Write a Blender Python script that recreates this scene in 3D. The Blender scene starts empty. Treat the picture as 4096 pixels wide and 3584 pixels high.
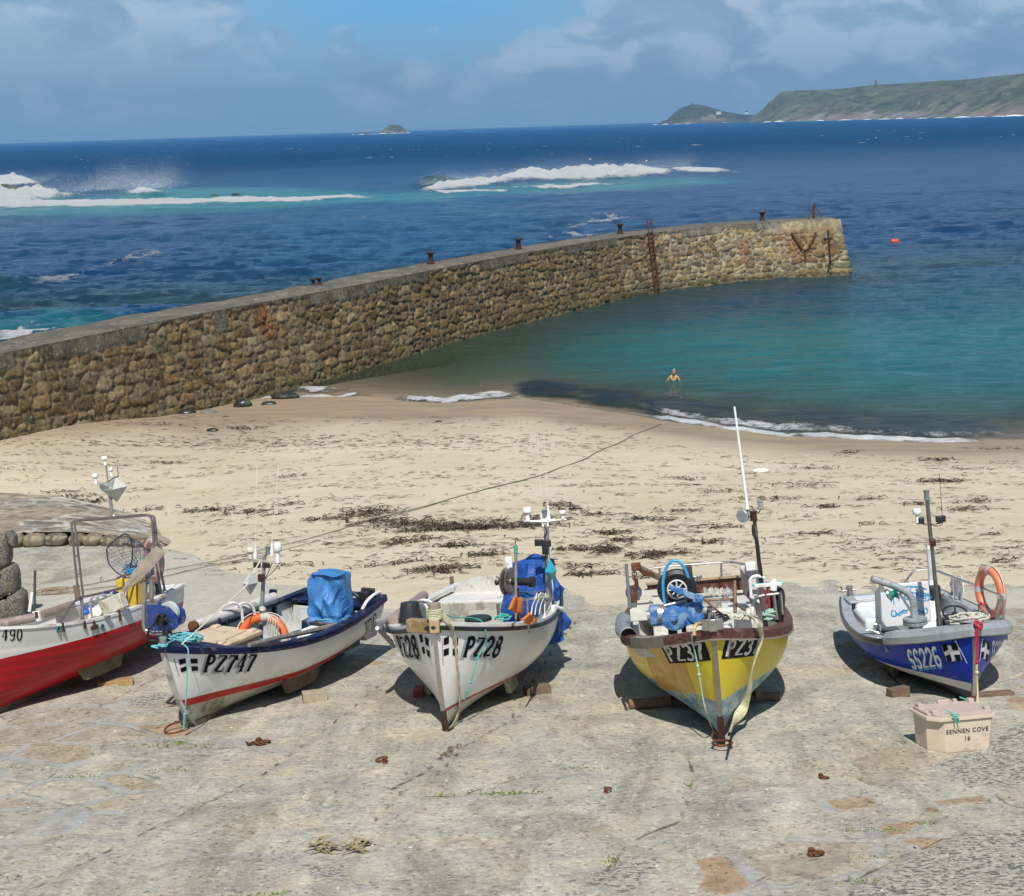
import bpy, bmesh, math, random
import numpy as np
from mathutils import Vector, Matrix
random.seed(7); rng = np.random.default_rng(11)
R = math.radians
scene = bpy.context.scene
col = scene.collection

# ------------------------------------------------------------------ camera, sky, sun, exposure
CAM_H, PITCH, ROLL, FOC = 11.5, R(12.11), R(1.82), 3000.0
cam_d = bpy.data.cameras.new("camera"); cam = bpy.data.objects.new("camera", cam_d); col.objects.link(cam)
cam_d.sensor_width = 36; cam_d.lens = 36*FOC/2048; cam_d.clip_start = .5; cam_d.clip_end = 90000
_f = Vector((0, math.cos(PITCH), -math.sin(PITCH))); _u = Vector((0, math.sin(PITCH), math.cos(PITCH))); _r = Vector((1, 0, 0))
_rt = _r*math.cos(ROLL) - _u*math.sin(ROLL); _up = _r*math.sin(ROLL) + _u*math.cos(ROLL)
cam.matrix_world = Matrix((( _rt.x, _up.x, -_f.x, 0), (_rt.y, _up.y, -_f.y, 0), (_rt.z, _up.z, -_f.z, CAM_H), (0, 0, 0, 1)))
scene.camera = cam

SUN_EL, SUN_AZ = R(59), R(-1)            # sun high, straight behind the camera
sun_dir = Vector((math.sin(SUN_AZ)*math.cos(SUN_EL), -math.cos(SUN_AZ)*math.cos(SUN_EL), math.sin(SUN_EL)))
sd = bpy.data.lights.new("sun", 'SUN'); sd.energy = 5.0; sd.angle = R(.53); sd.color = (1, .955, .88)
sun = bpy.data.objects.new("sun", sd); col.objects.link(sun)
sun.rotation_euler = sun_dir.to_track_quat('Z', 'Y').to_euler()

world = bpy.data.worlds.new("World"); scene.world = world; world.use_nodes = True
def build_world():
    nt = world.node_tree; N = nt.nodes; Lk = nt.links; N.clear()
    def n(t, **k):
        x = N.new(t)
        for a, b in k.items(): setattr(x, a, b)
        return x
    out = n('ShaderNodeOutputWorld'); bg = n('ShaderNodeBackground'); bg.inputs[1].default_value = .1
    sky = n('ShaderNodeTexSky'); sky.sky_type = 'NISHITA'; sky.sun_disc = False
    sky.sun_elevation = SUN_EL; sky.sun_rotation = math.pi - SUN_AZ; sky.air_density = 1.2; sky.dust_density = .6; sky.ozone_density = 2
    tc = n('ShaderNodeTexCoord'); sep = n('ShaderNodeSeparateXYZ'); Lk.new(tc.outputs['Generated'], sep.inputs[0])
    def mth(op, a, b=None, clamp=False):
        m = n('ShaderNodeMath', operation=op, use_clamp=clamp)
        for i, v in enumerate((a, b)):
            if v is None: continue
            if hasattr(v, 'links'): Lk.new(v, m.inputs[i])
            else: m.inputs[i].default_value = v
        return m.outputs[0]
    X, Y, Z = sep.outputs
    ay = mth('MAXIMUM', mth('ABSOLUTE', Y), .15)
    ax = mth('DIVIDE', X, ay); el = mth('DIVIDE', Z, ay)
    cmb = n('ShaderNodeCombineXYZ'); Lk.new(mth('MULTIPLY', ax, 9), cmb.inputs[0]); Lk.new(mth('MULTIPLY', el, 17), cmb.inputs[1])
    def noise(vec, sc, det, rough, off, dist=0.0):
        mp = n('ShaderNodeMapping'); mp.inputs['Location'].default_value = off; Lk.new(vec, mp.inputs[0])
        t = n('ShaderNodeTexNoise'); t.inputs['Scale'].default_value = sc; t.inputs['Detail'].default_value = det
        t.inputs['Roughness'].default_value = rough; t.inputs['Distortion'].default_value = dist
        Lk.new(mp.outputs[0], t.inputs['Vector']); return t.outputs[0]
    def ramp(fac, stops, interp='LINEAR'):
        r = n('ShaderNodeValToRGB'); r.color_ramp.interpolation = interp
        e = r.color_ramp.elements
        while len(e) > 1: e.remove(e[-1])
        e[0].position = stops[0][0]; e[0].color = stops[0][1] if len(stops[0][1]) == 4 else (*stops[0][1], 1)
        for p, c in stops[1:]:
            q = e.new(p); q.color = (*c, 1)
        Lk.new(fac, r.inputs[0]); return r.outputs[0]
    def mix(f, a, b):
        m = n('ShaderNodeMix', data_type='RGBA')
        if hasattr(f, 'links'): Lk.new(f, m.inputs[0])
        else: m.inputs[0].default_value = f
        for i, v in ((6, a), (7, b)):
            if hasattr(v, 'links'): Lk.new(v, m.inputs[i])
            else: m.inputs[i].default_value = (*v, 1)
        return m.outputs[2]
    v = cmb.outputs[0]
    big = noise(v, .55, 3, .5, (3.1, .4, 0)); det = noise(v, 1.25, 6, .54, (7.3, 2.2, 0), .4); fine = noise(v, 2.1, 5, .55, (1.3, 5.2, 0), .3)
    k = 10.0
    haze_c = (.235*k, .435*k, .69*k)         # soft blue-grey veil near the horizon
    blue = (.17*k, .50*k, .86*k)
    cloud_d = (.27*k, .415*k, .60*k); cloud_l = (.50*k, .63*k, .79*k)
    base = mix(.55, sky.outputs[0], haze_c)
    # clear blue window: about the middle of the view, upper part
    g = mth('SUBTRACT', 1.0, mth('POWER', mth('ABSOLUTE', mth('MULTIPLY', mth('ADD', ax, .055), 6.0)), 2.0), True)
    hi = mth('MULTIPLY', el, 14.0, True)
    win = mth('MULTIPLY', g, hi)
    base = mix(hi, haze_c, mix(mth('MULTIPLY', win, .95, True), base, blue))
    # cloud cover: heavier on the right
    right = mth('MULTIPLY', mth('ADD', ax, .02), 4.0, True)
    cov = mth('ADD', mth('ADD', mth('MULTIPLY', det, .75), mth('MULTIPLY', big, .45)), mth('MULTIPLY', right, .24))
    cov = mth('SUBTRACT', cov, mth('MULTIPLY', win, .13))
    cf = ramp(cov, [(.53, (0, 0, 0)), (.58, (.6, .6, .6)), (.68, (1, 1, 1))], 'EASE')
    cf = mth('MULTIPLY', mth('MULTIPLY', cf, mth('MULTIPLY', el, 30.0, True)), .92)
    cc = mix(ramp(fine, [(.44, (0, 0, 0)), (.60, (1, 1, 1))], 'EASE'), cloud_d, cloud_l)
    c = mix(cf, base, cc)
    # bright sunlit edges of cumulus
    edge = ramp(cov, [(.585, (0, 0, 0)), (.63, (1, 1, 1)), (.69, (0, 0, 0))], 'EASE')
    edge = mth('MULTIPLY', mth('MULTIPLY', edge, ramp(fine, [(.5, (0, 0, 0)), (.62, (1, 1, 1))])), mth('MULTIPLY', win, .6, True))
    c = mix(edge, c, (.72*k, .78*k, .86*k))
    up = ramp(el, [(.09, (0, 0, 0)), (.30, (1, 1, 1))], 'EASE')          # above the view: clearer, deeper sky
    hs = n('ShaderNodeHueSaturation'); hs.inputs['Saturation'].default_value = 1.1; hs.inputs['Value'].default_value = .50; Lk.new(sky.outputs[0], hs.inputs['Color'])
    c = mix(up, c, mix(mth('MULTIPLY', cf, .35), hs.outputs[0], cloud_d))
    Lk.new(c, bg.inputs[0]); Lk.new(bg.outputs[0], out.inputs[0])
build_world()
scene.view_settings.view_transform = 'Standard'; scene.view_settings.look = 'None'
scene.view_settings.exposure = 0.0; scene.view_settings.gamma = 1.0
try: scene.view_settings.use_curve_mapping = False
except Exception: pass
scene.cycles.max_bounces = 8; scene.cycles.volume_bounces = 0; scene.cycles.transparent_max_bounces = 12

# ------------------------------------------------------------------ helpers
def ray(px, py):
    return _f + _rt*((px-1024)/FOC) - _up*((py-896)/FOC)
def at_z(px, py, z=0.0):
    d = ray(px, py); t = (z-CAM_H)/d.z; return Vector((d.x*t, d.y*t, z))
def at_y(px, py, Y):
    d = ray(px, py); t = Y/d.y; return Vector((d.x*t, Y, CAM_H+d.z*t))
SA, SB = 6.08, -.123                        # slipway plane z = SA + SB*Y
def at_slip(px, py, h=0.0):
    d = ray(px, py); t = (SA+h-CAM_H)/(d.z-SB*d.y); return Vector((0, 0, CAM_H)) + d*t

def tag(o, label=None, cat=None, group=None, kind=None):
    if label: o['label'] = label
    if cat: o['category'] = cat
    if group: o['group'] = group
    if kind: o['kind'] = kind
    return o
def empty(name, M=None, label=None, cat=None, group=None):
    o = bpy.data.objects.new(name, None); col.objects.link(o); o.empty_display_size = .2
    if M is not None: o.matrix_world = M if isinstance(M, Matrix) else Matrix.Translation(M)
    return tag(o, label, cat, group)

class MB:
    "mesh builder: collects shapes, links them as one object"
    def __init__(s): s.v = []; s.f = []; s.m = []; s.mi = 0
    def add(s, vs, fs):
        b = len(s.v); s.v += [tuple(p) for p in vs]; s.f += [tuple(i+b for i in f) for f in fs]; s.m += [s.mi]*len(fs); return s
    def box(s, c, size, rot=None, taper=1.0):
        hx, hy, hz = [a/2 for a in size]; c = Vector(c); vs = []
        for z in (-hz, hz):
            k = taper if z > 0 else 1
            for x, y in ((-hx, -hy), (hx, -hy), (hx, hy), (-hx, hy)): vs.append(Vector((x*k, y*k, z)))
        if rot is not None:
            Rm = rot if isinstance(rot, Matrix) else Matrix.Rotation(rot, 3, 'Z'); vs = [Rm @ p for p in vs]
        return s.add([p+c for p in vs], [(3, 2, 1, 0), (4, 5, 6, 7), (0, 1, 5, 4), (1, 2, 6, 5), (2, 3, 7, 6), (3, 0, 4, 7)])
    def tube(s, pts, r, seg=8, closed=False, cap=True):
        pts = [Vector(p) for p in pts]; n = len(pts); rr = r if isinstance(r, (list, tuple)) else [r]*n
        rings = []; nrm = None
        for i, p in enumerate(pts):
            if closed: t = (pts[(i+1) % n]-pts[i-1])
            else: t = pts[min(i+1, n-1)]-pts[max(i-1, 0)]
            if t.length < 1e-9: t = Vector((0, 0, 1))
            t.normalize()
            if nrm is None:
                a = Vector((0, 0, 1)) if abs(t.z) < .9 else Vector((1, 0, 0)); nrm = t.cross(a).normalized()
            else:
                nrm = nrm - t*nrm.dot(t); nrm = nrm.normalized() if nrm.length > 1e-6 else t.orthogonal().normalized()
            bn = t.cross(nrm)
            rings.append([p + (nrm*math.cos(2*math.pi*j/seg) + bn*math.sin(2*math.pi*j/seg))*rr[i] for j in range(seg)])
        vs = [q for g in rings for q in g]; fs = []
        for i in range(n if closed else n-1):
            a = i*seg; b = ((i+1) % n)*seg
            for j in range(seg): fs.append((a+j, a+(j+1) % seg, b+(j+1) % seg, b+j))
        if cap and not closed: fs.append(tuple(range(seg))[::-1]); fs.append(tuple((n-1)*seg+j for j in range(seg)))
        return s.add(vs, fs)
    def lathe(s, prof, c=(0, 0, 0), axis=(0, 0, 1), seg=16):
        ax = Vector(axis).normalized(); a = ax.orthogonal().normalized(); b = ax.cross(a); c = Vector(c); vs = []; fs = []
        for r, z in prof:
            for j in range(seg):
                t = 2*math.pi*j/seg; vs.append(c + ax*z + (a*math.cos(t)+b*math.sin(t))*max(r, 1e-4))
        for i in range(len(prof)-1):
            for j in range(seg): fs.append((i*seg+j, i*seg+(j+1) % seg, (i+1)*seg+(j+1) % seg, (i+1)*seg+j))
        fs.append(tuple(range(seg))[::-1]); fs.append(tuple((len(prof)-1)*seg+j for j in range(seg)))
        return s.add(vs, fs)
    def cyl(s, a, b, r, r2=None, seg=12):
        a = Vector(a); b = Vector(b); L = (b-a).length
        return s.lathe([(r, 0), (r if r2 is None else r2, L)], a, b-a, seg)
    def torus(s, c, axis, R_, r, n=28, seg=10, sx=1.0):
        ax = Vector(axis).normalized(); a = ax.orthogonal().normalized(); b = ax.cross(a); c = Vector(c)
        return s.tube([c+(a*math.cos(2*math.pi*i/n)+b*math.sin(2*math.pi*i/n)*sx)*R_ for i in range(n)], r, seg, True)
    def grid(s, P):
        "P: rows of points"
        nr, nc = len(P), len(P[0]); vs = [p for r_ in P for p in r_]; fs = []
        for i in range(nr-1):
            for j in range(nc-1): fs.append((i*nc+j, i*nc+j+1, (i+1)*nc+j+1, (i+1)*nc+j))
        return s.add(vs, fs)
    def prism(s, poly, n, th):
        "flat polygon (3-D points) extruded by th along n"
        n = Vector(n).normalized()*th; k = len(poly); p = [Vector(q) for q in poly]
        return s.add(p+[q+n for q in p], [tuple(range(k))[::-1], tuple(range(k, 2*k))]+[(i, (i+1) % k, (i+1) % k+k, i+k) for i in range(k)])
    def ball(s, c, r, sc=(1, 1, 1), nu=14, nv=9, jit=0):
        c = Vector(c); P = []
        for i in range(nv+1):
            t = math.pi*i/nv; row = []
            for j in range(nu):
                a = 2*math.pi*j/nu; k = 1+(random.uniform(-jit, jit) if 0 < i < nv else 0)
                row.append(c+Vector((math.sin(t)*math.cos(a)*sc[0], math.sin(t)*math.sin(a)*sc[1], math.cos(t)*sc[2]))*r*k)
            P.append(row)
        vs = [p for r_ in P for p in r_]; fs = []
        for i in range(nv):
            for j in range(nu): fs.append((i*nu+j, (i+1)*nu+j, (i+1)*nu+(j+1) % nu, i*nu+(j+1) % nu))
        return s.add(vs, fs)
    def build(s, name, mats, parent=None, smooth=True, bevel=0.0, label=None, sharp=38):
        me = bpy.data.meshes.new(name); me.from_pydata(s.v, [], s.f)
        if not isinstance(mats, (list, tuple)): mats = [mats]
        for m in mats: me.materials.append(m)
        me.polygons.foreach_set('material_index', s.m)
        bm = bmesh.new(); bm.from_mesh(me); bmesh.ops.recalc_face_normals(bm, faces=bm.faces); bm.to_mesh(me); bm.free()
        if smooth:
            me.polygons.foreach_set('use_smooth', [True]*len(me.polygons))
            try: me.set_sharp_from_angle(angle=R(sharp))
            except Exception: pass
        me.update(); o = bpy.data.objects.new(name, me); col.objects.link(o)
        if parent is not None: o.parent = parent
        if bevel > 0:
            b = o.modifiers.new('bevel', 'BEVEL'); b.width = bevel; b.segments = 2; b.limit_method = 'ANGLE'; b.angle_limit = R(40)
        if label: o['label'] = label
        return o
def spline(pts, n=6, closed=False):
    P = [Vector(p) for p in pts]; out = []; m = len(P)
    rng_ = range(m) if closed else range(m-1)
    for i in rng_:
        p0 = P[(i-1) % m] if (closed or i > 0) else P[0]*2-P[1]; p1 = P[i]; p2 = P[(i+1) % m]
        p3 = P[(i+2) % m] if (closed or i+2 < m) else P[-1]*2-P[-2]
        for k in range(n):
            t = k/n; out.append(.5*((2*p1)+(p2-p0)*t+(2*p0-5*p1+4*p2-p3)*t*t+(3*p1-p0-3*p2+p3)*t**3))
    if not closed: out.append(P[-1])
    return out

# numpy value noise
def _h(ix, iy, s):
    n = (ix.astype(np.int64)*374761393 + iy.astype(np.int64)*668265263 + s*1442695041) & 0xffffffff
    n = ((n ^ (n >> 13))*1274126177) & 0xffffffff
    return ((n ^ (n >> 16)) & 0xffff)/65535.0
def vnoise(x, y, s=0):
    x = np.asarray(x, float); y = np.asarray(y, float)
    ix = np.floor(x); iy = np.floor(y); fx = x-ix; fy = y-iy; fx = fx*fx*(3-2*fx); fy = fy*fy*(3-2*fy)
    a = _h(ix, iy, s); b = _h(ix+1, iy, s); c = _h(ix, iy+1, s); d = _h(ix+1, iy+1, s)
    return (a*(1-fx)+b*fx)*(1-fy)+(c*(1-fx)+d*fx)*fy
def fbm(x, y, s=0, o=4, g=.5):
    t = 0; a = 1; w = 0
    for i in range(o):
        t = t+a*vnoise(x*2**i+i*17.3, y*2**i-i*9.1, s+i); w += a; a *= g
    return t/w
def sstep(a, b, x):
    t = np.clip((x-a)/(b-a), 0, 1); return t*t*(3-2*t)
def np_mesh(name, X, Y, Z, mats, attrs=None, cols=None, kind=None, smooth=True, flip=False):
    "grid mesh from 2-D arrays"
    nr, nc = X.shape; co = np.stack([X, Y, Z], -1).reshape(-1, 3).astype(np.float32)
    i = np.arange((nr-1)*(nc-1)); r_ = i//(nc-1); c_ = i % (nc-1); a = r_*nc+c_
    q = np.stack([a, a+1, a+nc+1, a+nc], -1) if not flip else np.stack([a, a+nc, a+nc+1, a+1], -1)
    me = bpy.data.meshes.new(name); me.vertices.add(len(co)); me.vertices.foreach_set('co', co.ravel())
    me.loops.add(q.size); me.polygons.add(len(q)); me.loops.foreach_set('vertex_index', q.ravel().astype(np.int32))
    me.polygons.foreach_set('loop_start', (np.arange(len(q))*4).astype(np.int32))
    me.update(calc_edges=True); me.validate()
    me.polygons.foreach_set('use_smooth', [smooth]*len(me.polygons))
    for k, v_ in (attrs or {}).items():
        at = me.attributes.new(k, 'FLOAT', 'POINT'); at.data.foreach_set('value', np.asarray(v_, np.float32).ravel())
    for k, v_ in (cols or {}).items():
        at = me.attributes.new(k, 'FLOAT_COLOR', 'POINT'); c4 = np.concatenate([v_.reshape(-1, 3), np.ones((v_.size//3, 1))], 1)
        at.data.foreach_set('color', c4.astype(np.float32).ravel())
    for m in (mats if isinstance(mats, (list, tuple)) else [mats]): me.materials.append(m)
    o = bpy.data.objects.new(name, me); col.objects.link(o)
    if kind: o['kind'] = kind
    return o

# ------------------------------------------------------------------ material toolkit
class NT:
    def __init__(s, name):
        s.m = bpy.data.materials.new(name); s.m.use_nodes = True; s.nt = s.m.node_tree; s.N = s.nt.nodes; s.L = s.nt.links
        s.N.clear(); s.out = s.N.new('ShaderNodeOutputMaterial'); s.p = s.N.new('ShaderNodeBsdfPrincipled'); s.L.new(s.p.outputs[0], s.out.inputs[0])
        s.tc = s.N.new('ShaderNodeTexCoord'); s.vec = s.tc.outputs['Object']
    def put(s, v, sock):
        if hasattr(v, 'links'): s.L.new(v, sock)
        elif isinstance(v, (tuple, list)): sock.default_value = (*v, 1) if len(v) == 3 and sock.type == 'RGBA' else v
        else: sock.default_value = v
    def math(s, op, a, b=None, c=None, clamp=False):
        m = s.N.new('ShaderNodeMath'); m.operation = op; m.use_clamp = clamp
        for i, v in enumerate((a, b, c)):
            if v is not None: s.put(v, m.inputs[i])
        return m.outputs[0]
    def mapv(s, scale=(1, 1, 1), loc=(0, 0, 0), rot=(0, 0, 0), vec=None):
        mp = s.N.new('ShaderNodeMapping'); s.L.new(vec or s.vec, mp.inputs[0]); mp.inputs['Scale'].default_value = scale
        mp.inputs['Location'].default_value = loc; mp.inputs['Rotation'].default_value = rot; return mp.outputs[0]
    def noise(s, scale, detail=4, rough=.55, vec=None, dist=0.0):
        t = s.N.new('ShaderNodeTexNoise'); t.inputs['Scale'].default_value = scale; t.inputs['Detail'].default_value = detail
        t.inputs['Roughness'].default_value = rough; t.inputs['Distortion'].default_value = dist; s.L.new(vec or s.vec, t.inputs['Vector']); return t.outputs[0]
    def voro(s, scale, feature='F1', vec=None, out='Distance', rnd=1.0):
        t = s.N.new('ShaderNodeTexVoronoi'); t.feature = feature; t.inputs['Scale'].default_value = scale; t.inputs['Randomness'].default_value = rnd
        s.L.new(vec or s.vec, t.inputs['Vector']); return t.outputs[out]
    def ramp(s, fac, stops, interp='LINEAR'):
        r = s.N.new('ShaderNodeValToRGB'); r.color_ramp.interpolation = interp; e = r.color_ramp.elements
        while len(e) > 1: e.remove(e[-1])
        def c4(c): return (c, c, c, 1) if not isinstance(c, (tuple, list)) else ((*c, 1) if len(c) == 3 else c)
        e[0].position = stops[0][0]; e[0].color = c4(stops[0][1])
        for p, c in stops[1:]: e.new(p).color = c4(c)
        s.put(fac, r.inputs[0]); return r.outputs[0]
    def mix(s, f, a, b, mode='MIX'):
        m = s.N.new('ShaderNodeMix'); m.data_type = 'RGBA'; m.blend_type = mode; s.put(f, m.inputs[0]); s.put(a, m.inputs[6]); s.put(b, m.inputs[7]); return m.outputs[2]
    def attr(s, name, out='Fac'):
        a = s.N.new('ShaderNodeAttribute'); a.attribute_name = name; return a.outputs[out]
    def bump(s, h, strength=.3, dist=.02, normal=None):
        b = s.N.new('ShaderNodeBump'); b.inputs['Strength'].default_value = strength; b.inputs['Distance'].default_value = dist
        s.L.new(h, b.inputs['Height'])
        if normal: s.L.new(normal, b.inputs['Normal'])
        s.L.new(b.outputs[0], s.p.inputs['Normal']); return b.outputs[0]
    def set(s, **k):
        for a, v in k.items(): s.put(v, s.p.inputs[a.replace('_', ' ')])
        return s
def mul(c, k): return tuple(min(1, a*k) for a in c)
_mats = {}
def mat(name, c, rough=.5, metal=0.0, var=.12, scale=6.0, bump=.0, bscale=40, dirt=None, dfac=.5, dscale=3.0, coat=0.0, spec=.5, stretch=(1, 1, 1)):
    "a painted / metal / plastic / wood surface with uneven tone, optional dirt or rust of its own shape"
    if name in _mats: return _mats[name]
    t = NT(name); v = t.mapv(stretch)
    n = t.noise(scale, 5, .6, v); cc = t.mix(t.ramp(n, [(.3, 0.), (.7, 1.)]), mul(c, 1-var), mul(c, 1+var))
    rg = rough
    if dirt:
        d = t.noise(dscale, 7, .68, v, .3); lo = .62-.25*dfac
        dm = t.ramp(d, [(lo, 0.), (lo+.09, 1.)]); cc = t.mix(t.math('MULTIPLY', dm, .85), cc, dirt)
        rg = t.math('ADD', rough, t.math('MULTIPLY', dm, .25))
    t.set(Base_Color=cc, Roughness=rg, Metallic=metal, Coat_Weight=coat, Coat_Roughness=.12, Specular_IOR_Level=spec)
    if bump: t.bump(t.noise(bscale, 4, .6, v), bump, .01)
    _mats[name] = t.m; return t.m
# ------------------------------------------------------------------ terrain functions
SH_X = np.array([-30, -18, -10.5, -6.6, -2.6, .4, 3.2, 5.9, 10, 14.8, 18.2, 30, 60]); SH_Y = np.array([60, 64, 65.8, 65.3, 63.1, 63.8, 60.8, 58.05, 54.5, 52.6, 52.0, 51, 50])
T27X = np.array([-20, -12, -8, -5, -2, 3, 12, 30]); T27Z = np.array([1.9, 1.95, 2.3, 2.62, 2.76, 2.76, 2.74, 2.7])
PIER_PX = np.array([(-22.2, 46, -200), (-20.0, 50, -60), (-18.28, 53.51, 0), (-17.45, 55.2, 50), (-15.75, 58.7, 210), (-14.5, 61.3, 290), (-12.4, 65.2, 440), (-9.4, 70.3, 615), (-6.75, 75.2, 745),
    (-4.2, 80.3, 850), (-1.4, 85.6, 965), (.3, 88.6, 1024), (4.15, 94.7, 1144), (7.3, 99.4, 1229), (11.2, 104.1, 1334), (15.3, 107.6, 1439), (19.8, 109.8, 1554), (24.49, 110.9, 1679)])
PT = 4.1
def pier_line(nn=10):
    pts = spline([(a, b, 0) for a, b, c in PIER_PX], nn); return np.array([(p.x, p.y) for p in pts])
PL = pier_line()
def pier_side(X, Y):
    "signed distance to the pier's inner top edge, positive on the harbour side"
    best = np.full(X.shape, 1e9); sg = np.ones(X.shape)
    for i in range(len(PL)-1):
        a = PL[i]; b = PL[i+1]; d = b-a; L2 = d@d
        t = np.clip(((X-a[0])*d[0]+(Y-a[1])*d[1])/L2, 0, 1); dx = X-a[0]-t*d[0]; dy = Y-a[1]-t*d[1]; q = dx*dx+dy*dy
        m = q < best; best = np.where(m, q, best); sg = np.where(m, np.sign(d[1]*dx-d[0]*dy), sg)
    return np.sqrt(best)*sg
def beach_z(X, Y, detail=True):
    ys = np.interp(X, SH_X, SH_Y); z27 = np.interp(X, T27X, T27Z)
    s = z27/(ys-27); z = (ys-Y)*s
    z = np.where(Y > ys, -(1-np.exp(-(Y-ys)*s/3.2))*3.2, z)
    if detail:
        if np.size(X) > 1 or (float(np.min(X)) < -9 and float(np.max(Y)) > 44): z = z + .5*sstep(8., .5, np.abs(pier_side(X, Y)))*sstep(63, 55, Y)*(Y > 38)
        z = z + (fbm(X*.35, Y*.35, 3, 4)-.5)*.10*sstep(-.5, .6, z) + (fbm(X*1.7, Y*1.7, 5, 3)-.5)*.03*sstep(0, .8, z)
    return z
def slip_z(X, Y): return SA+SB*Y
def sdpoly(X, Y, P):
    "signed distance to polygon, negative inside"
    P = np.array(P); n = len(P); d = np.full(X.shape, 1e9); ins = np.zeros(X.shape, bool)
    for i in range(n):
        a = P[i]; b = P[(i+1) % n]; e = b-a
        t = np.clip(((X-a[0])*e[0]+(Y-a[1])*e[1])/(e@e), 0, 1); d = np.minimum(d, np.hypot(X-a[0]-t*e[0], Y-a[1]-t*e[1]))
        c = ((a[1] > Y) != (b[1] > Y)) & (X < (b[0]-a[0])*(Y-a[1])/(b[1]-a[1]+1e-12)+a[0]); ins ^= c
    return np.where(ins, -d, d)
def sdline(X, Y, P):
    P = np.array(P); d = np.full(X.shape, 1e9)
    for i in range(len(P)-1):
        a = P[i]; b = P[i+1]; e = b-a
        t = np.clip(((X-a[0])*e[0]+(Y-a[1])*e[1])/(e@e), 0, 1); d = np.minimum(d, np.hypot(X-a[0]-t*e[0], Y-a[1]-t*e[1]))
    return d
def slip_xy(pts): return [tuple(at_slip(*p)[:2]) for p in pts]
def sea_xy(pts): return [tuple(at_z(p[0], p[1])[:2]) for p in pts]

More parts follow.
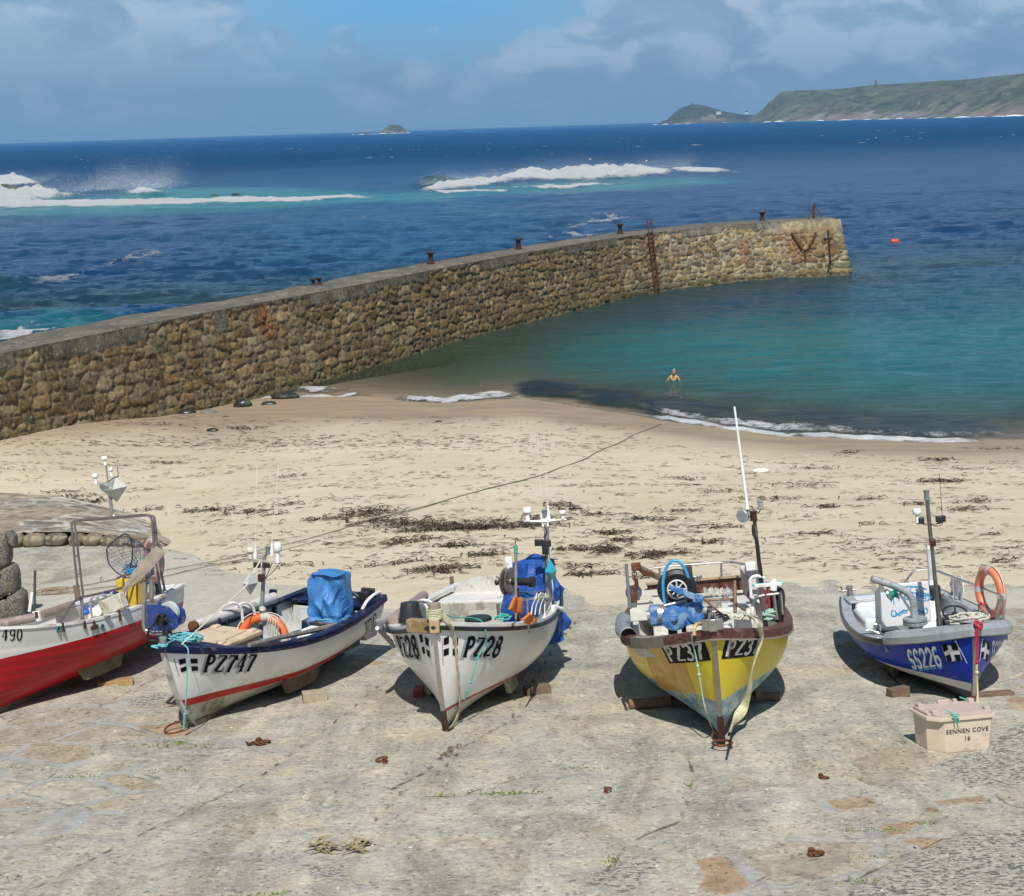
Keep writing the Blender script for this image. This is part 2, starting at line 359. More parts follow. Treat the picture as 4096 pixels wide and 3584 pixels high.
# ------------------------------------------------------------------ slipway
def slip_material():
    t = NT('slip_concrete')
    v = t.tc.outputs['Object']
    big = t.noise(.35, 4, .55); mid = t.noise(1.6, 6, .62, t.mapv((1, 1.6, 1)))
    c = t.mix(t.ramp(big, [(.35, 0.), (.65, 1.)]), (.375, .350, .295), (.325, .315, .28))
    c = t.mix(t.ramp(mid, [(.42, 0.), (.6, 1.)]), c, (.45, .415, .335))
    # sandy veil and grey cement
    sand = t.ramp(t.noise(.9, 7, .66, t.mapv((1, 1, 1), (5, 2, 0)), .5), [(.52, 0.), (.62, 1.)]); c = t.mix(t.math('MULTIPLY', sand, .55), c, (.47, .39, .265))
    grey = t.ramp(t.noise(.7, 7, .66, t.mapv((1, 1.5, 1), (9, 4, 0)), .5), [(.57, 0.), (.66, 1.)]); c = t.mix(t.math('MULTIPLY', grey, .6), c, (.25, .245, .23))
    # broken surface: flakes, pits, aggregate
    chips = t.voro(24, 'F1', t.mapv((1, 1, 1)), 'Color'); sepc = t.N.new('ShaderNodeSeparateColor'); t.L.new(chips, sepc.inputs[0])
    c = t.mix(.75, c, t.mix(t.ramp(sepc.outputs[0], [(.0, .46), (.35, .78), (.62, 1.0), (.9, 1.22), (1., 1.5)]), (0, 0, 0), c)) if False else c
    k = t.ramp(sepc.outputs[0], [(.0, .50), (.06, .78), (.16, .96), (.8, 1.02), (.92, 1.12), (1., 1.28)])
    stk = t.noise(1., 6, .6, t.mapv((2.6, .30, 1), (0, 0, 0), (0, 0, -.30)), .4); c = t.mix(1.0, c, t.ramp(stk, [(.30, .80), (.46, .98), (.56, 1.04), (.70, 1.2)]), 'MULTIPLY')
    stn = t.noise(.55, 8, .7, t.mapv((1.6, .8, 1), (7, 7, 0), (0, 0, -.3)), 1.); c = t.mix(t.math('MULTIPLY', t.ramp(stn, [(.53, 0.), (.60, 1.)]), .45), c, (.19, .17, .125))
    c = t.mix(1.0, c, k, 'MULTIPLY')
    pit = t.ramp(t.noise(9, 9, .75, t.mapv((1, 2.3, 1)), .6), [(.53, 0.), (.575, 1.), (.62, .1), (.70, .0)])
    pmask = t.ramp(t.noise(.8, 4, .6, t.mapv((1, 1, 1), (2, 7, 1))), [(.38, .15), (.62, 1.)])
    c = t.mix(t.math('MULTIPLY', t.math('MULTIPLY', pit, pmask), .40), c, (.12, .11, .09))
    wh = t.ramp(t.noise(22, 4, .7, t.mapv((1, 1.8, 1), (3, 3, 3))), [(.56, 0.), (.64, 1.)]); c = t.mix(t.math('MULTIPLY', wh, .6), c, (.64, .60, .52))
    # laid granite setts, by region
    cob = t.attr('cob'); nzc = t.math('ADD', cob, t.math('MULTIPLY', t.math('SUBTRACT', t.noise(1.2, 5, .6), .5), 1.2))
    cm = t.ramp(nzc, [(.36, 0.), (.48, 1.)])
    vv = t.mapv((.95, 1.15, 1), (0, 0, 0), (0, 0, .25)); ed = t.voro(1.0, 'DISTANCE_TO_EDGE', vv); ed = t.math('ADD', ed, t.math('MULTIPLY', t.math('SUBTRACT', t.noise(5, 5, .6), .5), .12))
    sc = t.voro(1.0, 'F1', vv, 'Color'); s2 = t.N.new('ShaderNodeSeparateColor'); t.L.new(sc, s2.inputs[0])
    stone = t.ramp(s2.outputs[1], [(0., (.38, .26, .165)), (.3, (.40, .30, .20)), (.5, (.38, .33, .25)), (.8, (.37, .34, .29)), (1., (.46, .41, .32))])
    stone = t.mix(1.0, stone, t.ramp(t.noise(3, 7, .68), [(.3, .62), (.7, 1.25)]), 'MULTIPLY')
    stone = t.mix(1.0, stone, k, 'MULTIPLY')
    sm = t.ramp(ed, [(.06, 0.), (.10, 1.)]); keep = t.ramp(s2.outputs[0], [(.78, 1.), (.84, .2)])
    smf = t.math('MULTIPLY', t.math('MULTIPLY', sm, keep), cm)
    c = t.mix(t.math('MULTIPLY', smf, .92), c, stone); jl = t.math('MULTIPLY', t.ramp(ed, [(.03, 0.), (.055, 1.), (.085, 0.)]), t.math('MULTIPLY', cm, t.ramp(t.noise(2, 4, .6), [(.45, 0.), (.6, .8)]))); c = t.mix(jl, c, (.10, .085, .055))
    cem = t.math('MULTIPLY', t.math('MULTIPLY', t.math('SUBTRACT', 1.0, sm), cm), t.ramp(t.noise(1.1, 4, .6, t.mapv((1, 1, 1), (4, 4, 0))), [(.45, 0.), (.6, .8)]))
    c = t.mix(cem, c, (.36, .36, .36))
    # grey weathered granite with black lichen, bottom right and far right
    spk = t.attr('speck'); sn = t.ramp(t.math('ADD', spk, t.math('MULTIPLY', t.math('SUBTRACT', t.noise(1.5, 6, .65), .5), 1.2)), [(.45, 0.), (.6, 1.)])
    lic = t.mix(t.ramp(t.noise(15, 6, .7, t.mapv((1, 1.7, 1))), [(.44, 0.), (.52, 1.)]), (.11, .11, .105), (.42, .40, .34))
    c = t.mix(t.math('MULTIPLY', sn, .95), c, lic)
    # joints and cracks
    cr = t.math('ADD', t.attr('crack'), t.math('MULTIPLY', t.math('SUBTRACT', t.noise(4, 6, .7), .5), .09))
    cn = t.ramp(t.noise(1.7, 3, .5, t.mapv((1, 1, 1), (8, 1, 0))), [(.36, .45), (.55, 1.)])
    cl = t.math('MULTIPLY', t.ramp(t.math('ABSOLUTE', cr), [(.0, 1.), (.016, .9), (.032, 0.)]), cn)
    c = t.mix(t.math('MULTIPLY', cl, .95), c, (.05, .045, .03))
    halo = t.math('MULTIPLY', t.ramp(t.math('ABSOLUTE', cr), [(.0, 1.), (.30, 0.)]), .16); c = t.mix(halo, c, (.24, .21, .15))
    # smooth pale concrete further down
    sm2 = t.attr('pale'); sm2 = t.ramp(t.math('ADD', sm2, t.math('MULTIPLY', t.math('SUBTRACT', t.noise(.8, 5, .6), .5), .7)), [(.4, 0.), (.65, 1.)])
    c = t.mix(t.math('MULTIPLY', sm2, .72), c, t.mix(t.noise(6, 6, .6), (.40, .375, .31), (.56, .53, .46)))
    t.set(Base_Color=c, Roughness=.92, Specular_IOR_Level=.25)
    h = t.math('ADD', t.math('MULTIPLY', t.noise(14, 8, .7), .6), t.math('MULTIPLY', sepc.outputs[0], .35))
    h = t.math('SUBTRACT', h, t.math('MULTIPLY', cl, 1.6)); h = t.math('ADD', h, t.math('MULTIPLY', smf, .6)); h = t.math('SUBTRACT', h, t.math('MULTIPLY', pit, .4))
    t.bump(h, .5, .018)
    return t.m
def build_slip():
    xs = np.arange(-24, 24, .1); ys = np.concatenate([np.arange(-2, 10, .5), np.arange(10, 42, .1)])
    X, Y = np.meshgrid(xs, ys)
    cob = np.zeros(X.shape)
    for P in ([(-300, 1430), (0, 1425), (200, 1402), (345, 1385), (440, 1478), (480, 1505), (400, 1545), (330, 1570), (230, 1620), (130, 1665), (0, 1700), (-300, 1750)],
              [(1400, 1720), (1530, 1700), (1640, 1668), (1760, 1655), (1850, 1640), (1900, 1668), (1830, 1710), (1760, 1770), (1700, 1830), (1430, 1830)],
              [(1690, 1540), (1780, 1490), (1830, 1500), (1840, 1540), (1750, 1570)], [(1640, 1605), (1740, 1590), (1760, 1615), (1660, 1625)],
              [(1840, 1610), (2080, 1575), (2200, 1600), (2200, 1650), (1900, 1640)], [(1990, 1210), (2200, 1200), (2200, 1430), (2020, 1420), (2040, 1300)],
              [(1640, 1290), (1700, 1225), (1760, 1330), (1700, 1345)], [(540, 1262), (700, 1270), (790, 1300), (760, 1330), (640, 1300)]):
        d = sdpoly(X, Y, slip_xy(P)); cob = np.maximum(cob, 1-sstep(-.25, .25, d))
    spk = np.zeros(X.shape)
    for P in ([(1690, 1800), (1840, 1715), (1900, 1680), (2060, 1655), (2300, 1650), (2300, 1850), (1690, 1850)],
              [(1880, 1530), (2080, 1440), (2200, 1440), (2200, 1560), (1950, 1570)], [(1120, 1800), (1150, 1760), (1260, 1700), (1330, 1720), (1290, 1800)],
              [(540, 1740), (650, 1705), (770, 1690), (690, 1760)], [(240, 1400), (330, 1380), (360, 1420), (300, 1440)]):
        d = sdpoly(X, Y, slip_xy(P)); spk = np.maximum(spk, (1-sstep(-.2, .3, d))*(1 if P[0][0] > 1600 else .6))
    crk = np.full(X.shape, 9.)
    for P in ([(1165, 1225), (1110, 1290), (1075, 1345), (1020, 1440), (925, 1495), (895, 1530), (860, 1560), (803, 1582), (750, 1640)], [(760, 1365), (700, 1420), (640, 1465), (600, 1490), (520, 1550), (465, 1578), (300, 1655), (130, 1745), (20, 1800)],
              [(-80, 1510), (0, 1488), (70, 1462), (140, 1440), (232, 1393), (330, 1345)], [(803, 1582), (850, 1595), (920, 1590), (1030, 1560), (1080, 1545)],
              [(1380, 1500), (1385, 1560), (1375, 1600), (1360, 1640), (1250, 1690), (1200, 1760)], [(905, 1490), (850, 1545), (780, 1580)], [(1650, 1480), (1700, 1470), (1760, 1500), (1830, 1508)],
              [(1500, 1760), (1560, 1740), (1700, 1760), (1830, 1700), (1900, 1672)], [(1770, 1335), (1830, 1400), (1900, 1450)]):
        crk = np.minimum(crk, sdline(X, Y, slip_xy(P)))
    pale = np.zeros(X.shape)
    for P in ([(60, 1180), (340, 1105), (420, 1120), (760, 1160), (900, 1192), (860, 1215), (500, 1240), (300, 1240), (80, 1260)], [(1600, 1190), (2100, 1175), (2100, 1215), (1700, 1225)]):
        pale = np.maximum(pale, 1-sstep(-.6, .6, sdpoly(X, Y, slip_xy(P))))
    Z = slip_z(X, Y) + (fbm(X*.5, Y*.5, 21, 4)-.5)*.09 + (fbm(X*3, Y*3, 22, 3)-.5)*.022 - .03*np.exp(-(crk/.06)**2)
    o = np_mesh('slipway', X, Y, Z, slip_material(), {'cob': cob, 'speck': spk, 'crack': crk, 'pale': pale}, kind='structure')
build_slip()
def ground(x, y):
    a = float(slip_z(np.array(x), np.array(y))) + float((fbm(np.array(x)*.5, np.array(y)*.5, 21, 4)-.5)*.09)
    b = float(beach_z(np.array(float(x)), np.array(float(y))))
    return max(a, b)

# ------------------------------------------------------------------ beach
def build_beach():
    t = NT('beach_sand')
    zz = t.attr('zz')
    c = t.mix(t.ramp(t.noise(.25, 5, .6), [(.35, 0.), (.65, 1.)]), (.50, .43, .315), (.56, .49, .37))
    c = t.mix(t.math('MULTIPLY', t.ramp(t.noise(1.3, 6, .65, t.mapv((.6, 1.6, 1))), [(.5, 0.), (.68, 1.)]), .45), c, (.44, .34, .205))
    c = t.mix(t.math('MULTIPLY', t.ramp(t.noise(.5, 5, .6, t.mapv((.5, 1.5, 1), (3, 9, 0))), [(.52, 0.), (.66, 1.)]), .4), c, (.60, .535, .41))
    edge = t.math('ADD', zz, t.math('MULTIPLY', t.math('SUBTRACT', t.noise(.22, 3, .5), .5), .45))
    wet = t.ramp(edge, [(.42, 1.), (.66, .4), (.95, 0.)])
    wc = t.mix(t.ramp(t.noise(.8, 5, .6, t.mapv((.5, 1.5, 1))), [(.4, 0.), (.6, 1.)]), (.265, .205, .150), (.335, .255, .165))
    c = t.mix(wet, c, wc)
    # fine weed litter
    lit = t.ramp(t.noise(9, 5, .7, t.mapv((.5, 1.6, 1))), [(.66, 0.), (.70, 1.)]); lm = t.ramp(t.noise(.3, 4, .6, t.mapv((.3, 1.2, 1), (6, 2, 0))), [(.45, 0.), (.62, 1.)])
    c = t.mix(t.math('MULTIPLY', t.math('MULTIPLY', lit, lm), .75), c, (.09, .06, .03))
    c = t.mix(1., c, t.ramp(t.noise(60, 2, .6), [(.3, .9), (.7, 1.1)]), 'MULTIPLY')
    t.set(Base_Color=c, Roughness=t.math('SUBTRACT', .95, t.math('MULTIPLY', wet, .35)), Specular_IOR_Level=.3)
    dim = t.math('MULTIPLY', t.ramp(t.voro(2.6, 'F1', t.mapv((1, 1.2, 1))), [(.10, 0.), (.32, 1.)]), t.math('MULTIPLY', t.ramp(t.noise(.35, 4, .6, t.mapv((1, 1, 1), (5, 3, 0))), [(.46, 0.), (.58, .55)]), t.math('SUBTRACT', 1.0, wet)))
    t.bump(t.math('ADD', t.math('ADD', t.noise(4, 6, .65, t.mapv((.8, 1.4, 1))), dim), t.math('MULTIPLY', t.noise(30, 3, .6), .15)), .7, .06)
    xs = np.concatenate([np.arange(-40, -22, .6), np.arange(-22, 26, .16), np.arange(26, 75, 1.)]); ys = np.concatenate([np.arange(24, 72, .16), np.arange(72, 130, 1.5)])
    X, Y = np.meshgrid(xs, ys); Z = beach_z(X, Y)
    side = pier_side(X, Y); out = (side < -.8) & (Y > 40); Z = np.where(out & (X < 24), -4.0, Z)
    lap = (fbm(X*.9, Y*.9, 8, 4)-.5)*.10*sstep(33, 25, Y)      # sand laps unevenly over the slip's foot
    Z = Z+lap
    np_mesh('beach', X, Y, Z, t.m, {'zz': beach_z(X, Y, False)}, kind='structure')
build_beach()

# ------------------------------------------------------------------ sea
def build_sea():
    NRW, NCL = 560, 1250
    inv = np.linspace(1/47., 1/13500., NRW); Yr = 1/inv
    Yr = np.concatenate([Yr[Yr < 900], np.geomspace(905, 13500, 130)])
    U = np.linspace(-.62, .62, NCL)
    Y = np.repeat(Yr[:, None], NCL, 1); X = U[None, :]*(Y+14)*1.0
    dx = 1.24/NCL*(Y+14); dy = np.gradient(Yr)[:, None]*np.ones_like(Y); sp = np.maximum(dx, dy*.7)
    side = pier_side(X, Y); bz = beach_z(X, Y, True); dep = np.clip(-bz, 0, 9)
    outer = (side < 0) & (X < 25.2) | (Y > 150); dep = np.where(outer, 4+np.clip((Y-60)*.05, 0, 30), dep)
    # how rough the water is: harbour calm, sea choppy
    shel = sstep(130, 70, Y+np.abs(X)*.2)*np.where(outer, 0, 1)
    amp = np.where(outer, 1.0, .28+.5*sstep(70, 150, Y))*sstep(0, .5, np.where(outer, 3., -bz))
    Z = np.zeros_like(X)
    for lam, a, sd_ in ((26, .50, 31), (11, .20, 32), (5.2, .22, 33), (2.6, .30, 34), (1.3, .22, 35), (.7, .10, 36)):
        w = 1-sstep(.35, 1.0, sp/lam)
        if lam > 10: w = w*np.where(outer, 1, .15)
        n = vnoise(X/lam*.62+3*sd_+Y/lam*.25, Y/lam*1.25-sd_, sd_); n = 1-np.abs(2*n-1)**1.0 if lam < 12 else n
        Z += (n-.5)*a*w
    Z *= amp
    Z += -.02
    foam = np.zeros_like(X); teal = np.zeros_like(X); lift = np.zeros_like(X)
    # streaks of old foam and whitecaps on open water
    def band(pts, half_up, half_dn, height, strength=1., seed=0, sharp=1.):
        "breaker: crest polyline in world XY; foam behind (up) and spilling in front (dn)"
        nonlocal foam, lift
        P = np.array(sea_xy(pts)); px = P[:, 0]; py = P[:, 1]; o_ = np.argsort(px); px, py = px[o_], py[o_]
        yc = np.interp(X, px, py); m = (X > px[0]-4) & (X < px[-1]+4); tp = np.clip((px[-1]-X)/(px[-1]-px[0])/.35, 0, 1)**.6*(np.clip((X-px[0])/(px[-1]-px[0])/.25, 0, 1)**.6 if seed > 3 else 1.); half_up = half_up*(.25+.75*tp); half_dn = half_dn*(.2+.8*tp)*(.7+.6*fbm(X/14, X*0+seed*3., 44+seed, 3))
        yc = yc + (fbm(X/9, X*0+seed, 40+seed, 4)-.5)*16 + (fbm(X/2.2, X*0+seed*2, 47+seed, 3)-.5)*7*(half_up/14)
        ends = sstep(px[0]-3, px[0]+8, X)*sstep(px[-1]+3, px[-1]-14, X) if seed != 1 and seed != 2 and seed != 3 else sstep(px[-1]+3, px[-1]-14, X)
        d = Y-yc; hu = half_up; hd = half_dn
        prof = np.where(d > 0, np.exp(-(d/hu)**2), np.exp(-(d/hd)**2))
        hh = height*(.5+1.0*fbm(X/5, Y/16, 50+seed, 4))*ends*m*(.3+.7*tp)
        lift = np.maximum(lift, hh*np.where(d > 0, np.exp(-(d/(hu*.9))**2), np.exp(-(np.abs(d)/(hd*.35))**1.5)))
        nz = fbm(X/5, Y/9, 60+seed, 5); wash = np.where(d < 0, 1-.72*sstep(.12, .6, np.abs(d)/hd), 1-.5*sstep(.3, .9, d/hu))
        foam = np.maximum(foam, sstep(.22, .95, prof*(.45+1.0*nz)*strength)*ends*m*wash)
    band([(-260, 372), (0, 372), (60, 371), (118, 371)], 16, 55, 2.4, 1.25, 1)
    band([(-260, 402), (0, 400), (120, 396), (215, 388), (235, 386)], 14, 95, 2.4, 1.45, 2)
    band([(-260, 414), (0, 412), (200, 409), (420, 403), (560, 400), (690, 397), (800, 394)], 16, 24, .5, 1.05, 3)
    band([(232, 388), (290, 387), (350, 388), (380, 387)], 7, 12, 1.8, 1.05, 4)
    band([(815, 385), (900, 376), (1000, 366), (1080, 360)], 12, 30, 1.3, 1.1, 5)
    band([(960, 368), (1060, 360), (1150, 357), (1280, 349), (1385, 343)], 16, 50, 2.0, 1.3, 6)
    band([(1330, 344), (1430, 344), (1470, 345), (1530, 347)], 34, 34, .7, 1.25, 7)
    band([(820, 388), (1000, 381), (1150, 374), (1300, 368)], 10, 9, .3, .8, 8)
    band([(545, 377), (570, 377)], 7, 7, .4, .9, 9)
    band([(640, 393), (700, 391), (760, 392)], 5, 4, 1.0, .75, 10)
    # translucent green-blue water around the break
    def blob(pts, s0, s1, k=1.):
        nonlocal teal
        d = sdpoly(X, Y, sea_xy(pts)); teal = np.maximum(teal, k*(1-sstep(s0, s1, d)))
    blob([(-60, 425), (150, 428), (330, 424), (520, 414), (700, 405), (830, 398), (830, 390), (600, 385), (470, 378), (350, 380), (240, 392), (-60, 405)], -4, 14)
    blob([(830, 402), (900, 393), (1050, 388), (1250, 378), (1420, 366), (1380, 358), (1000, 375), (830, 388)], -4, 12, .8)
    blob([(-80, 700), (0, 694), (190, 652), (230, 640), (120, 620), (0, 640), (-80, 650)], -2.5, 3.5, .85)
    # a swell standing up, left foreground: dark green face
    q = sea_xy([(-80, 566), (0, 566), (50, 572), (105, 583)]); qx = np.array([p[0] for p in q]); qy = np.array([p[1] for p in q])
    d = Y-np.interp(X, qx, qy); e = sstep(qx[-1]+1, qx[-1]-9, X)*(X < qx[-1]+2)*outer
    lift = np.maximum(lift, 1.0*e*np.where(d > 0, np.exp(-(d/5)**2), np.exp(-(d/2.2)**2))); swellface = e*np.exp(-((d+1.6)/2.2)**2)
    q = sea_xy([(820, 373), (870, 370), (930, 366)]); qx = np.array([p[0] for p in q]); qy = np.array([p[1] for p in q]); d2 = Y-np.interp(X, qx, qy); e2 = sstep(qx[0]-2, qx[0]+5, X)*sstep(qx[-1]+2, qx[-1]-5, X)
    lift = np.maximum(lift, 2.0*e2*np.exp(-(d2/8)**2)); swellface = np.maximum(swellface, e2*np.exp(-((d2+8)/9)**2))
    q = sea_xy([(110, 372), (180, 372), (240, 373)]); qx = np.array([p[0] for p in q]); qy = np.array([p[1] for p in q]); d3 = Y-np.interp(X, qx, qy); e3 = sstep(qx[0]-4, qx[0]+4, X)*sstep(qx[-1]+12, qx[-1]-8, X)
    lift = np.maximum(lift, 2.6*e3*np.exp(-(d3/16)**2))
    jag = (fbm(X/1.6, Y/3, 71, 4)-.35)*1.3
    Z += np.minimum(lift, 9)*(1+.85*jag*sstep(.2, .8, foam))*(Y < 900)
    # drifting foam lace
    strk = fbm(X/16+Y/90, Y/38, 80, 5); lace = fbm(X/1.5, Y/3.2, 81, 5)
    near = sstep(.56, .70, strk)*sstep(.46, .62, lace)*.32*np.where(outer, 1, .2)
    lb = 1-sstep(-2, 6, sdpoly(X, Y, sea_xy([(-40, 695), (110, 672), (160, 655), (60, 640), (-40, 660)]))); near = np.maximum(near, lb*sstep(.42, .6, lace)*.7)
    lb = 1-sstep(-2, 10, sdpoly(X, Y, sea_xy([(1130, 470), (1230, 432), (1240, 440), (1180, 470)]))); near = np.maximum(near, lb*sstep(.42, .60, lace)*.55)
    lb = 1-sstep(-2, 7, sdpoly(X, Y, sea_xy([(60, 560), (200, 538), (300, 500), (330, 506), (210, 545), (70, 572)]))); near = np.maximum(near, lb*sstep(.40, .55, lace)*.5)
    foam = np.maximum(foam, near*(1-foam))
    cap = fbm(X/7, Y/16, 83, 4); sc_ = sstep(.74, .79, fbm(X/3.4, Y/12, 83, 4))*sstep(350, 700, Y)*.57; foam = np.maximum(foam, sc_*(Y < 1200))
    # shore break
    ys = np.interp(X, SH_X, SH_Y); ds = Y-ys; ins = ~outer
    wob = (fbm(X*.6, Y*0, 90, 4)-.5)*1.3+(fbm(X*2.2, Y*0, 87, 3)-.5)*.5
    def shore(x0, x1, d0, w, k, seed):
        nonlocal foam
        m = sstep(x0-.8, x0+.8, X)*sstep(x1+.8, x1-.8, X); g = np.exp(-((ds-d0-wob)/w)**2)
        foam = np.maximum(foam, m*k*sstep(.26, .95, g*(.35+1.1*fbm(X*1.8, Y*1.3, 91+seed, 4)))*ins)
        return m*g
    h = shore(-4.7, .3, .9, 1.0, 1., 1); Z += .10*h
    h = shore(5.6, 16.5, .15, .75, 1., 2); Z += .09*h
    shore(16, 40, .1, .3, .7, 3); shore(-11.5, -6.5, .6, .8, .95, 4); shore(-10, -7.5, 2.6, 1.4, .8, 6); shore(5.8, 13, 1.9, 1.3, .62, 5); shore(-1, 5.5, .3, .35, .35, 7)
    shore(4.5, 12, 6, 1.2, .3, 8); shore(-6, 6, .15, .25, .6, 9); shore(9, 22, 1.6, 1.0, .5, 10)
    wr = np.hypot((X-7.5)*1., (Y-67.9)*.8); foam = np.maximum(foam, .42*sstep(.35, .5, vnoise(X*3, Y*3, 77))*np.exp(-((wr-.75)/.22)**2)); Z += .03*np.cos(wr*7)*np.exp(-wr/1.6)
    # colour of the water body, with the pier wall's reflection painted in
    deep = np.array([.0006, .058, .190]); deep2 = np.array([.0012, .092, .255]); tealc = np.array([.022, .200, .205]); brtl = np.array([.035, .30, .33])
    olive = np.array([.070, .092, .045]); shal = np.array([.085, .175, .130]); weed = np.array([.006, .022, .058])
    mixn = fbm(X/30, Y/60, 95, 4)[..., None]; C = deep*(1-mixn)+deep2*mixn
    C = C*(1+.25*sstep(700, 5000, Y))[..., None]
    def bl(C, c, f): f = np.clip(f, 0, 1)[..., None]; return C*(1-f)+c*f
    inside = np.where(side < 0, np.where(Y > 105, 1., 0.), 1.)*sstep(150, 88, Y+np.abs(X-25)*.15)
    C = bl(C, tealc, inside*(.25+.75*sstep(118, 78, Y+ (fbm(X/9, Y/14, 96, 4)-.5)*30))*.85)
    C = bl(C, shal, inside*sstep(1.3, .2, dep)*.8)
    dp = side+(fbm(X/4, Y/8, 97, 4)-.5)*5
    C = bl(C, olive*.8, inside*sstep(12, 1.5, dp)*.9)  # olive band along the pier: dark wall reflection and weed put into the colour
    C = bl(C, np.array([.006, .055, .12]), inside*sstep(78, 92, Y)*sstep(16, 8, np.abs(side-14))*.5)
    wn = fbm(X/2.6, Y/2.2, 98, 5); wl = np.exp(-((ds-3.3-wob*1.2)/2.3)**2)*sstep(-1.2, 1.0, X)*sstep(34, 14, X); wl2 = np.exp(-((ds-6.5)/3.0)**2)*sstep(1, 5, X)*.5
    wm = np.clip(np.maximum(sstep(.36, .66, wn*.9+wl*.24)*np.minimum(1, wl*1.7), sstep(.52, .66, wn)*wl2), 0, 1)*inside*np.where(X < 6, 1., .85); C = bl(C, weed, wm*.88)
    bt = sstep(15, 40, X)*inside*sstep(100, 60, Y); C = bl(C, np.array([.012, .13, .23]), bt*.55)
    C = bl(C, brtl, np.clip(teal*(.5+.8*fbm(X/6, Y/14, 99, 4)), 0, .92)); C = bl(C, np.array([.01, .085, .09]), swellface*.9)
    alpha = np.where(outer, 1., 1-np.exp(-dep/.52)); alpha = np.maximum(alpha, wm*.97)
    alpha = np.clip(np.maximum(alpha, foam), .04, 1)
    t = NT('sea_water'); t.m.surface_render_method = 'DITHERED' if hasattr(t.m, 'surface_render_method') else None
    fo = t.attr('foam'); ca = t.attr('wcol', 'Color'); al = t.attr('alpha')
    br = t.noise(1.3, 8, .75, t.mapv((1, .5, 1)), .4); b2 = t.noise(5, 5, .7, t.mapv((1, .8, 1)), .5); b3 = t.noise(.30, 7, .72, t.mapv((1, .38, 1), (3, 3, 0)), .6); br = t.math('ADD', t.math('MULTIPLY', br, .5), t.math('MULTIPLY', b3, .75)); br = t.math('SUBTRACT', br, .125); ff = t.ramp(t.math('ADD', t.math('ADD', fo, t.math('MULTIPLY', t.math('SUBTRACT', br, .5), 1.0)), t.math('MULTIPLY', t.math('SUBTRACT', b2, .5), t.attr('shore'))), [(.40, 0.), (.62, 1.)])
    ff = t.math('MULTIPLY', ff, t.math('MULTIPLY', fo, 5.0, clamp=True))
    fc = t.mix(t.noise(.5, 5, .6), (.90, .93, .94), (.97, .98, .98))
    # choppy facets: lighter backs, darker troughs come from the bump; a little suspended bubble tone
    cc = t.mix(t.math('MULTIPLY', t.ramp(t.noise(.35, 6, .7, t.mapv((.5, 1.4, 1))), [(.45, 0.), (.75, 1.)]), .35), ca, t.mix(1., ca, (1.9, 1.7, 1.5), 'MULTIPLY'))
    cc = t.mix(ff, cc, fc)
    rg = t.math('ADD', t.attr('rgh'), t.math('MULTIPLY', ff, .5))
    t.set(Base_Color=cc, Roughness=rg, IOR=1.333, Specular_IOR_Level=t.attr('spec'))
    n1 = t.noise(1.0, 6, .68, t.mapv((.9, 1.5, 1))); n2 = t.noise(4.6, 4, .65, t.mapv((.8, 1.7, 1), (4, 4, 0))); n3 = t.noise(.16, 4, .6, t.mapv((.6, 1.7, 1), (1, 8, 0)))
    hgt = t.math('ADD', t.math('MULTIPLY', n1, 1.0), t.math('MULTIPLY', n2, .62)); hgt = t.math('ADD', hgt, t.math('MULTIPLY', n3, 2.6)); hgt = t.math('MULTIPLY', hgt, t.attr('chop')); hgt = t.math('ADD', hgt, t.math('MULTIPLY', ff, t.math('MULTIPLY', b3, 1.3)))
    t.bump(hgt, 1.0, .9)
    tr = t.N.new('ShaderNodeBsdfTransparent'); ms = t.N.new('ShaderNodeMixShader'); t.L.new(al, ms.inputs[0]); t.L.new(tr.outputs[0], ms.inputs[1]); t.L.new(t.p.outputs[0], ms.inputs[2]); t.L.new(ms.outputs[0], t.out.inputs[0])
    chop = np.where(outer, 1.5, .85+.5*sstep(70, 140, Y)); spec = np.where(outer, .62-.50*sstep(110, 650, Y), .55); rgh = .10+.40*sstep(120, 800, Y); shore_ = np.where(outer, .25, 1.0)
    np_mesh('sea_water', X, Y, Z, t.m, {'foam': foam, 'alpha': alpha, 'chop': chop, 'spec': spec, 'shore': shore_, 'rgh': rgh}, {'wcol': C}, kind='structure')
    # bed under the open sea so nothing shows through
    sx, sy = np.meshgrid(np.linspace(-9000, 9000, 3), np.array([45, 13600.])); 
    # spray blown off the breakers: countless droplets
    sp_ = MB()
    for pts, hgt, n, sprd in (([(0, 370), (118, 368)], 4.5, 500, 4), ([(0, 396), (120, 394), (215, 386)], 4.5, 900, 5), ([(205, 386), (350, 384)], 7.5, 2300, 9), ([(850, 378), (1000, 364)], 3.2, 600, 6), ([(1000, 364), (1385, 342)], 4.2, 1700, 8)):
        P = [at_z(*p) for p in pts]
        for i in range(n*10):
            t_ = random.random()*(len(P)-1); k = int(t_); p = P[k].lerp(P[k+1], t_-k)
            hump = .45+.55*abs(math.sin(t_*5+k*2))
            z = .8+abs(random.gauss(0, .42))*hgt*hump; r_ = random.uniform(.010, .034)
            c = p+Vector((random.gauss(0, 1), random.gauss(0, sprd), z)); 
            sp_.add([c+Vector((r_, 0, -r_*.5)), c+Vector((-r_, 0, -r_*.5)), c+Vector((0, r_, -r_*.5)), c+Vector((0, 0, r_))], [(0, 1, 3), (1, 2, 3), (2, 0, 3), (0, 2, 1)])
    sp_.build('sea_spray', mat('spray_white', (.85, .88, .9), .9, var=.02), smooth=False)['kind'] = 'stuff'
build_sea()
